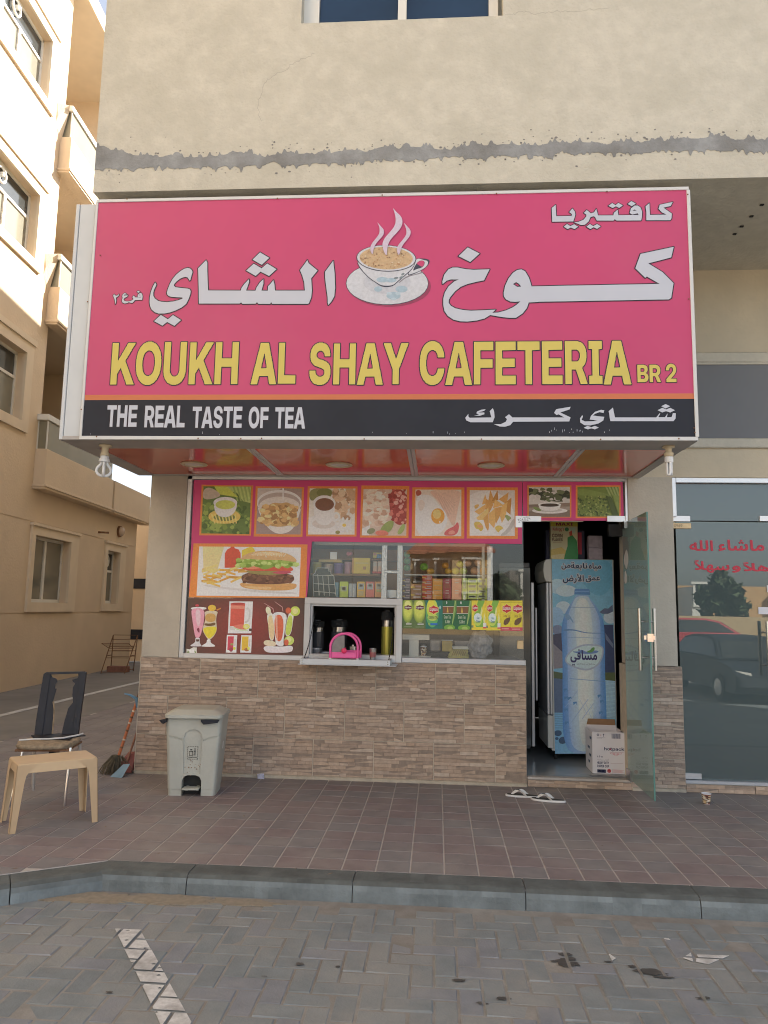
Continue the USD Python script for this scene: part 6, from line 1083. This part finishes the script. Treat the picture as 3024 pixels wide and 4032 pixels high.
for k in range(150):
    a, b = g.normal(0, .028), g.normal(0, .018); mb.tube([(p0[0]+a*.7, p0[1]+b*.7-.005, .13+.02*g.random()), (p0[0]-.015+a*1.6, p0[1]-.02+b*2.2, .06), (p0[0]-.02+a*2.1, p0[1]-.03+b*2.6, .002)], [.004, .0035, .002], 4)
part(BR_, "bristles", mb, mat("bristle", (.12, .10, .065), .95, .3, 30), world=True, kind="stuff"); part(BR_, "head", MB().tube([(p0[0]-.012, p0[1]-.014, .085), (p0[0], p0[1], .15)], [.045, .022], 10), "bristle", True, world=True)
DP = thing("dustpan", "long handled red dustpan lying against the building corner beside the broom", "dustpan")
part(DP, "stick", MB().tube([(-2.70, .02, .09), (-2.645, .10, .38)], .010, 8), mat("stick_brown", (.27, .13, .08), .7, .15, 12), True, world=True)
part(DP, "scoop", MB().hull([(-2.75, -.03, .01), (-2.64, -.03, .01), (-2.72, .09, .16), (-2.64, .09, .17), (-2.75, .02, .1), (-2.64, .1, .02)]), mat("pan_red", (.24, .07, .06), .6, .2, 14), world=True)
single("blue_sheet", MB().hull([(-2.76, -.17, .002), (-2.65, -.2, .002), (-2.64, -.07, .085), (-2.70, -.06, .085), (-2.76, -.16, .006), (-2.645, -.19, .01), (-2.64, -.055, .09)]), mat("blue_plastic", (.16, .30, .42), .45, .1, 12), "pale blue plastic scoop leaning at the foot of the broom", "scoop")
single("hook", MB().tube([(-2.66, .08, .55), (-2.665, .06, .63), (-2.70, .0, .665), (-2.74, -.03, .68)], [.012, .016, .009, .006], 8), "blue_plastic", "pale blue plastic hook on the broom handle's upper end", "hook", True)
def slipper(label, loc, rz, s):
    t = thing("flip_flop", label, "flip flop", loc, rz, group="flip flops by the doorstep"); u = np.linspace(0, 2*math.pi, 36, endpoint=False)
    L_ = .135; w = lambda x: .036+.012*math.sin((x/L_+.4)*1.7)
    P = np.array([(L_*math.cos(a), (.036+.010*math.cos(a)-.004*math.sin(a)*s)*np.sign(math.sin(a))*abs(math.sin(a))**.8) for a in u])
    part(t, "sole", loft([(0, P*.96), (.004, P), (.012, P), (.0155, P*.985)]), "white_plastic", 30); part(t, "footbed", loft([(.0157, P*.93), (.017, P*.92)]), mat("footbed_dark", (.05, .05, .045), .8, .15, 20), 30)
    toe = np.array([.082, 0, .017])
    for sd in (-1, 1):
        e = np.array([-.035, sd*.042, .014]); mb = MB(); pts = []
        for q in np.linspace(0, 1, 9):
            c = toe*(1-q)+e*q+np.array([0, sd*.006*math.sin(math.pi*q), .034*math.sin(math.pi*min(1, q*1.05))]); pts.append(c)
        vv, ff = [], []
        for i, c in enumerate(pts):
            hw_ = .006+.010*math.sin(math.pi*min(1, .15+i/8*.7)); d = np.array([.8, -sd*.6, 0])
            vv += [c+d*hw_, c-d*hw_, c-d*hw_+[0, 0, .003], c+d*hw_+[0, 0, .003]]
        for i in range(8):
            for j in range(4): a_, b_, c_, d_ = i*4+j, i*4+(j+1) % 4, (i+1)*4+(j+1) % 4, (i+1)*4+j; ff += [(a_, b_, c_), (a_, c_, d_)]
        part(t, "strap", mb.raw(vv, ff), "white_plastic")
    part(t, "emblem", MB().lathe([(0, .0), (.006, 0), (.006, .002), (0, .002)], (.045, -.012, .0495), 8).lathe([(0, .0), (.006, 0), (.006, .002), (0, .002)], (.03, -.018, .050), 8).lathe([(0, .0), (.006, 0), (.006, .002), (0, .002)], (.034, -.008, .051), 8), "rubber")
slipper("left flip flop with white straps, half behind the other", (.69, -.35, 0), 172, 1); slipper("right flip flop with white straps, lying in front", (.875, -.455, 0), 166, -1)
pcup("paper_cup", "small brown patterned paper cup standing on the pavement by the right shop", (2.102, -.375, 0), .024, .036, .082, 9)
single("paper_scrap", MB().hull([(-1.52, -.04, .0), (-1.46, -.05, .0), (-1.53, -.02, .035), (-1.47, -.02, .04), (-1.5, -.045, .042)]), mat("paper_lilac", (.5, .5, .6), .7, .15, 60), "crumpled lilac paper scrap at the wall foot right of the bin", "paper")
g = rnd(81); lit = MB()
for px, py in ((870, 3215), (960, 3213), (1035, 3265), (625, 3362), (500, 3200), (415, 3255), (530, 3160), (700, 3150), (1010, 3262), (2370, 3330), (2410, 3320), (950, 3245), (2255, 3465), (380, 3170), (195, 3190), (250, 3180), (1300, 3440), (1165, 3420), (60, 3420), (280, 3130), (130, 3150), (2350, 3285), (720, 3300)):
    p = gr(px, py); r = .004+.008*g.random(); an = g.random()*3; c, s = math.cos(an), math.sin(an); lit.hull([(p[0]+c*r*2, p[1]+s*r*2, .001), (p[0]-c*r*2, p[1]-s*r*2, .001), (p[0]-s*r*.6, p[1]+c*r*.6, .001), (p[0]+s*r*.6, p[1]-c*r*.6, .001), (p[0], p[1], .004)])
single("litter", lit, mat("litter_mix", (.2, .15, .11), .9, .5, 9), None, None, kind="stuff")

# ---------------------------------------------------------------- apartment building across the alley (local: x out of its face, y along the alley)
AP = thing("apartment_building", "tan apartment block with balconies along the left alley, its upper storeys in glaring sun", "building", (-7.494, 11.388, 0), 3.67)
def bx(o0, o1, s0, s1, z0, z1): return cube(o0, o1, s0, s1, z0, z1)
TOP = 13.2
wall = bx(-9, 0, -26, .14, -.05, 3.78)+bx(-9, 0, -26, -5.3, 3.78, TOP)+bx(-9, -1.7, -5.3, .14, 3.78, TOP)+bx(-1.7, 0, -2.2, -2.03, 3.78, TOP)
wins = [(-5.22, -3.72, 1.47, 2.66, 0), (-1.76, -.98, 1.48, 2.66, 1), (-7.7, -6.06, 4.53, 5.72, 1), (-7.7, -6.06, 7.42, 8.60, 1), (-7.7, -6.06, 10.45, 11.6, 1), (-12, -10.4, 4.53, 5.72, 1), (-12, -10.4, 7.42, 8.6, 1), (-10.6, -9.2, 1.47, 2.66, 0)]
for s0, s1, z0, z1, _ in wins: wall = wall-bx(-.20, .2, s0, s1, z0, z1)
for z in (1.275, 2.885): wall = wall-bx(-.012, .2, -26, .2, z-.008, z+.008)
part(AP, "wall", MB().man(wall), "tan_render")
for s0, s1, z0, z1, vent in wins:
    q0, q1, a0, a1 = s0-.14, s1+(.36 if s1 > -5 else .24), z0-.17, (2.87 if z0 < 3 else z1+.24)
    ring_ = (bx(.0, .045, q0, q1, a0, a1)-bx(-.1, .2, s0, s1, z0, z1))+bx(.0, .075, q0-.03, q1+.03, a1-.05, a1+(0 if z0 < 3 else .05))
    part(AP, "window_surround", MB().man(ring_), "tan_trim")
    mb = MB().box(-.17, -.12, s0, s1, z0, z0+.06).box(-.17, -.12, s0, s1, z1-.05, z1).box(-.17, -.12, s0, s0+.045, z0, z1).box(-.17, -.12, s1-.045, s1, z0, z1); sp = (s0+s1)/2; zt = z1-.05
    if vent: zt = z0+(z1-z0)*.62; mb.box(-.168, -.118, s0, s1, zt-.025, zt+.025)
    mb.box(-.166, -.116, sp-.035, sp+.035, z0+.06, zt)
    w = part(AP, "window", mb, "frame_white"); part(AP+"/"+w.split("/")[-1], "pane", MB().box(-.15, -.145, s0+.03, sp, z0+.05, zt), "window_frosted"); part(w, "pane", MB().box(-.145, -.14, sp, s1-.03, z0+.05, zt), "window_frosted")
    if vent:
        part(w, "vent_pane", MB().box(-.15, -.145, s0+.03, s1-.03, zt, z1-.04), "window_dark"); c = (s0+.38*(s1-s0), (zt+z1)/2); r = .13
        part(w, "extractor", MB().tube([(-.10, c[0]+r*math.cos(t), c[1]+r*math.sin(t)) for t in np.linspace(0, 6.283, 19)], .022, 6, caps=False).box(-.14, -.06, c[0]-.03, c[0]+.03, c[1]-.03, c[1]+.03), "frame_white")
FLR = (3.52, 6.54, 9.50)
for i, z in enumerate(FLR):
    part(AP, "floor_slab", MB().box(-1.7, -.002, -5.3, -2.2, z, z+.26).box(-1.7, -.002, -2.03, .14, z, z+.26), "tan_render")
    for s0, s1 in ((-5.42, -2.17), (-2.06, .40)):
        p = part(AP, "balcony_parapet", MB().rbox(0 if s0 < -3 else -.05, .215, s0, s1, z+.02, z+.66, .006).rbox(.0, .245, s0-.03, s1+.03, z-.02, z+.02, .004).rbox(.0, .225, s0-.012, s1+.012, z-.06, z-.02, .004), "tan_render")
        if s0 < -3:
            part(p, "glass_panel", MB().box(.17, .178, s0+.05, s1-.03, z+.66, z+1.18), "balcony_glass"); part(p, "glass_panel", MB().box(.012, .165, s0+.04, s0+.048, z+.66, z+1.18), "balcony_glass")
            part(p, "hand_rail", MB().rbox(-.04, .21, s0-.02, s1, z+1.18, z+1.29, .008).box(.165, .185, s0+.03, s0+.05, z+.66, z+1.18).box(0, .02, s0+.03, s0+.05, z+.66, z+1.18), "frame_white")
            if i: part(p, "bracket", MB().hull([(0, s0-.22, z+.78), (.0, s0-.22, z+1.2), (0, s0, z+1.29), (.16, s0, z+1.29), (.03, s0-.2, z+.95), (0, s0, z+.5), (.03, s0, z+.6)]), "tan_render")
    d = part(AP, "balcony_door", MB().box(-1.7, -1.66, -4.9, -2.6, z+.26, z+2.3), "frame_white")
    for k in range(2): part(d, "pane", MB().box(-1.662, -1.655, -4.85+1.15*k, -3.8+1.15*k, z+.32, z+2.24), "window_dark")
part(AP, "roof_slab", MB().box(-9, .25, -26, .2, TOP, TOP+.35), "tan_trim")
part(AP, "tile_plinth", MB().box(-3, -.002, .14, .16, 0, 3.5), "tan_render")
def local(s, z, o=0): m = rot(3.67, (-7.494, 11.388, 0)); return (m @ np.array([o, s, z, 1]))[:3]
t = thing("wall_lamp", "round bulkhead lamp high on the tan wall near its far corner", "lamp", local(-1.08, 3.15, 0), 3.67); part(t, "base", MB().tube([(0, 0, 0), (.05, 0, 0)], .13, 18), "rust", 30); part(t, "globe", MB().tube([(.05, 0, 0), (.09, 0, 0), (.12, 0, 0), (.135, 0, 0)], [.115, .105, .07, .01], 18), mat("lamp_glass", (.55, .42, .32), .2, .05, 8), 60)
single("drain_pipe", MB().tube([local(-2.3, 3.01, -.01), local(-2.28, 3.0, .22)], .022, 8), "rust", "short rusty drain spout sticking out of the tan wall", "pipe", True)
RW = thing("end_wall", "tan wall with two black stripes closing the far end of the alley", "wall")
part(RW, "wall", MB().box(-12, -2.62, 13.4, 13.7, -.05, 4.1), "tan_render", world=True)
for z0, z1 in ((1.90, 2.17), (.54, .80)): part(RW, "black_band", MB().box(-12, -2.62, 13.385, 13.4, z0, z1), "band_black", world=True)
RK = thing("drying_rack", "folding metal laundry rack standing at the tan wall's far end", "drying rack")
fa, fb, fc, fd = (gr(397, 2652), gr(490, 2652), gr(525, 2642), gr(436, 2642)); ta, tb = np.array([-7.02, 9.45, .80]), np.array([-6.54, 9.60, .80])
def tb_(mb, *pts, r=.010): return mb.tube(pts, r, 6)
for a, b, c in ((fa, fd, ta), (fb, fc, tb)): part(RK, "frame", tb_(tb_(MB(), a, c), b, c), "rust", True, world=True)
lo = lambda p, q, t: p+(q-p)*t
mb = MB()
for t in (.0, .12, .3, .42, .6): tb_(mb, lo(ta, fa, t), lo(tb, fb, t), r=.006); tb_(mb, lo(ta, fd, t), lo(tb, fc, t), r=.006)
part(RK, "rod", mb, "rust", True, world=True, kind="stuff")
part(RK, "brace", tb_(tb_(tb_(tb_(MB(), lo(ta, fa, .55), lo(ta, fd, .55)), lo(tb, fb, .55), lo(tb, fc, .55)), fa+[0, 0, .03], fb+[0, 0, .03]), fd+[0, 0, .03], fc+[0, 0, .03]), "rust", True, world=True, kind="stuff")
wing = [lo(ta, fa, .35), lo(tb, fb, .35), lo(tb, fb, .35)+np.array([.06, -.38, .12]), lo(ta, fa, .35)+np.array([.0, -.38, .12])]
mb = MB(); [tb_(mb, wing[i], wing[(i+1) % 4], r=.007) for i in range(4)]; [tb_(mb, lo(wing[0], wing[3], t), lo(wing[1], wing[2], t), r=.004) for t in (.25, .5, .75)]
part(RK, "wing", mb, "rust", True, world=True)
b_ = gr(465, 2645); single("loose_brick", MB().rbox(b_[0]-.22, b_[0]+.22, b_[1]-.1, b_[1]+.1, -.005, .12, .01), mat("brick_red", (.26, .12, .085), .9, .2, 14), "reddish block lying at the foot of the laundry rack", "brick")
b_ = gr(522, 2592); single("planter_box", MB().rbox(b_[0]-.3, b_[0]+.25, b_[1]-.15, b_[1]+.2, -.005, .26, .02), "rust", "dark box behind the laundry rack at the alley end", "box")

# ---------------------------------------------------------------- what the shop windows mirror: the other side of the car park
mat("asphalt", (.13, .125, .115), .9, .1, .9, col2=(.17, .155, .135)); mat("villa_tan", (.50, .37, .21), .9, .06, 1.2); mat("villa_orange", (.55, .34, .16), .9, .06, 1.2); mat("villa_dark", (.20, .175, .15), .9, .08, 1.2); mat("roof_tile", (.42, .17, .10), .85, .15, 5)
single("street", MB().box(-60, 60, -30, -12, ZR-.02, ZR-.004), "asphalt", None, None, kind="structure")
def mirror(px, py, Yv): p = at(px, py, Yv); return np.array([p[0], .1-Yv, p[2]])
def villa(label, x0, x1, y, h, body, blocks, depth=9, name="villa", roof=True, win=True):
    """faces +y; blocks: (x0, x1, forward) with arched windows"""
    t = thing(name, label, "house"); mb = MB()
    for a, b, f in blocks: mb.box(a, b, y-depth, y+f, ZR-.02, h)
    part(t, "wall", mb, body, world=True)
    for a, b, f in blocks:
        if roof: part(t, "roof", MB().hull([(a-.3, y+f+.5, h), (b+.3, y+f+.5, h), (a-.3, y-depth, h), (b+.3, y-depth, h), (a+1, y+f-3, h+1.5), (b-1, y+f-3, h+1.5)]).box(a-.35, b+.35, y+f-.2, y+f+.55, h-.25, h), "roof_tile", world=True)
        n = max(1, int((b-a)/2.6)) if win else 0
        for k in range(n):
            cx = a+(b-a)*(k+.5)/n
            for z in ((h*.62,) if h < 5 else (h*.62, h*.18)):
                w = part(t, "window", MB().box(cx-.75, cx+.75, y+f, y+f+.14, z-.25, z-.08).box(cx-.7, cx-.5, y+f, y+f+.1, z-.1, z+1.7).box(cx+.5, cx+.7, y+f, y+f+.1, z-.1, z+1.7).box(cx-.85, cx+.85, y+f, y+f+.2, z+1.7, z+1.9), "frame_white", world=True)
                part(w, "pane", MB().box(cx-.5, cx-.03, y+f+.01, y+f+.05, z-.08, z+1.7), "window_dark", world=True); part(w, "pane", MB().box(cx+.03, cx+.5, y+f+.01, y+f+.05, z-.08, z+1.7), "window_dark", world=True)
    return t
YV = 60.; a, b = mirror(1617, 2170, YV), mirror(1925, 2170, YV); yv = a[1]; m1 = mirror(1705, 2170, YV)[0]; m2 = mirror(1778, 2170, YV)[0]
villa("tan villa with three stepped blocks and tiled roof, mirrored in the display window", a[0], b[0], yv, a[2], "villa_tan", ((a[0], m1, -.5), (m1, m2, .9), (m2, b[0], 2.4)))
c = mirror(1980, 2260, YV); d = mirror(2075, 2260, YV); villa("dark flat roofed house right of the stepped villa, mirrored beside the door", c[0], d[0], yv+6, c[2], "villa_dark", ((c[0], d[0]+1, 0),), roof=False)
e, f_ = mirror(2660, 2300, 66), mirror(2990, 2300, 66); villa("orange tan house mirrored in the right hand shop glass", 0, 0, e[1], 4.2, "villa_orange", ((e[0]-2, e[0]+9, 0), (e[0]+9.2, f_[0]+14, 1.2)), roof=False, win=False)
villa("small pale two storey house mirrored beside a tree", 0, 0, e[1]+6, 3.9, "frame_white", ((mirror(2722, 2300, 60)[0], mirror(2797, 2300, 60)[0], 0),), depth=4, roof=False)
t = thing("boundary_wall", "long pale boundary wall on the far side of the street", "wall"); part(t, "wall", MB().box(-50, 55, -44.3, -44, ZR-.02, 1.4), "villa_tan", world=True)
def tree(x, y, h, label, seed):
    g = rnd(seed); t = thing("tree", label, "tree", (x, y, ZR)); part(t, "trunk", MB().tube([(0, 0, 0), (.05, 0, h*.25), (-.05, .05, h*.5), (.02, 0, h*.7)], [.16, .13, .09, .05], 8).tube([(0, 0, h*.35), (.5, .2, h*.6)], [.06, .03], 6).tube([(0, 0, h*.4), (-.5, -.2, h*.65)], [.06, .03], 6), "stick_brown", True); mb = MB()
    for k in range(1500):
        c = g.normal(size=3); c /= np.linalg.norm(c); q = np.array([0, 0, h*.62])+c*np.array([h*.33, h*.33, h*.36])*(.45+.6*g.random()**.6)*(1+.25*math.sin(5*c[0]+3*c[2])); u, w = g.normal(size=3)*.16, g.normal(size=3)*.16; mb.raw([q-u, q+w, q+u, q-w], [(0, 1, 2), (0, 2, 3)])
    part(t, "crown", mb, mat("foliage", (.06, .085, .035), .8, .4, 3)); return t
q = mirror(2850, 2400, 50); tree(q[0], q[1], 4.6, "dark bushy tree mirrored in the right hand shop glass", 5); q = mirror(1985, 2330, 50); tree(q[0], q[1], 4.2, "dark tree before the flat roofed house, mirrored beside the door", 6)
def car(label, loc, rz, paint, hatch=False):
    t = thing("parked_car", label, "car", loc, rz)
    prof = [(-2.15, .35), (-2.2, .6), (-2.12, .88), (-1.7, .95), (1.1, .92), (1.9, .80), (2.18, .62), (2.2, .4), (2.1, .25), (-2.0, .25)]; cab = [(-1.95, .93), (-1.45, 1.38), (-.9, 1.46), (.1, 1.45), (.55, 1.36), (1.2, .93)]
    def ex(p, w0, w1, zr): # narrower towards the top
        z0, z1 = zr; n = len(p); v = []
        for s in (-1, 1): v += [(x, s*(w0+(w1-w0)*(z-z0)/(z1-z0)), z) for x, z in p]
        f = [(i, (i+1) % n, n+(i+1) % n) for i in range(n)]+[(i, n+(i+1) % n, n+i) for i in range(n)]
        _, tr = trimesh.creation.triangulate_polygon(okpoly(p), engine="earcut"); vv = trimesh.creation.triangulate_polygon(okpoly(p), engine="earcut")[0]; idx = [min(range(n), key=lambda i: abs(p[i][0]-q[0])+abs(p[i][1]-q[1])) for q in vv]
        f += [tuple(idx[i] for i in r) for r in tr]+[tuple(n+idx[i] for i in r[::-1]) for r in tr]; return np.array(v), np.array(f)
    part(t, "body", ex(prof, .88, .84, (.25, .95)), paint, 25); part(t, "cabin", ex(cab, .80, .58, (.93, 1.46)), paint, 25)
    wn = [(-1.75, .98), (-1.38, 1.33), (-.9, 1.40), (.1, 1.39), (.5, 1.31), (1.0, .98)]; v, f = ex(wn, .803, .60, (.93, 1.46)); v[:, 1] *= 1.012; part(t, "side_window", (v, f), "window_dark", 25)
    part(t, "windscreen", MB().hull([(1.16, s*.72, .96) for s in (-1, 1)]+[(.60, s*.58, 1.34) for s in (-1, 1)]+[(1.18, s*.72, .965) for s in (-1, 1)]+[(.62, s*.58, 1.345) for s in (-1, 1)]), "window_dark")
    for s in (-1, 1):
        part(t, "headlight", MB().hull([(2.02, s*.82, .62), (2.17, s*.55, .60), (2.02, s*.8, .74), (2.12, s*.55, .70), (1.8, s*.85, .72), (1.9, s*.6, .66)]), "lamp_glass" if 0 else "frame_white")
        for x in (-1.35, 1.35):
            w = part(t, "wheel", MB().tube([(x, s*.70, .31), (x, s*.90, .31)], .31, 22), "rubber", 30); part(w, "rim", MB().tube([(x, s*.895, .31), (x, s*.91, .31)], .2, 10), "alu_bright")
    return t
rp = mat("car_red", (.42, .02, .03), .25, .04, 4, coat=.6); dkp = mat("car_grey", (.022, .028, .036), .5, .04, 4)
q = mirror(2690, 2540, 21); car("red hatchback in the sun across the street, mirrored in the right hand shop glass", (q[0]+.5, q[1], ZR), 0, rp)
q = mirror(2720, 2600, 7.2); car("dark grey parked car facing the shops, mirrored low in the right hand shop glass", (q[0]+1.55, q[1]-2.0, ZR), 90, dkp)
UsdGeom.Xformable(stage.GetPrimAtPath("/World/parked_car_001")).AddScaleOp().Set(Gf.Vec3f(.92, .92, .80))
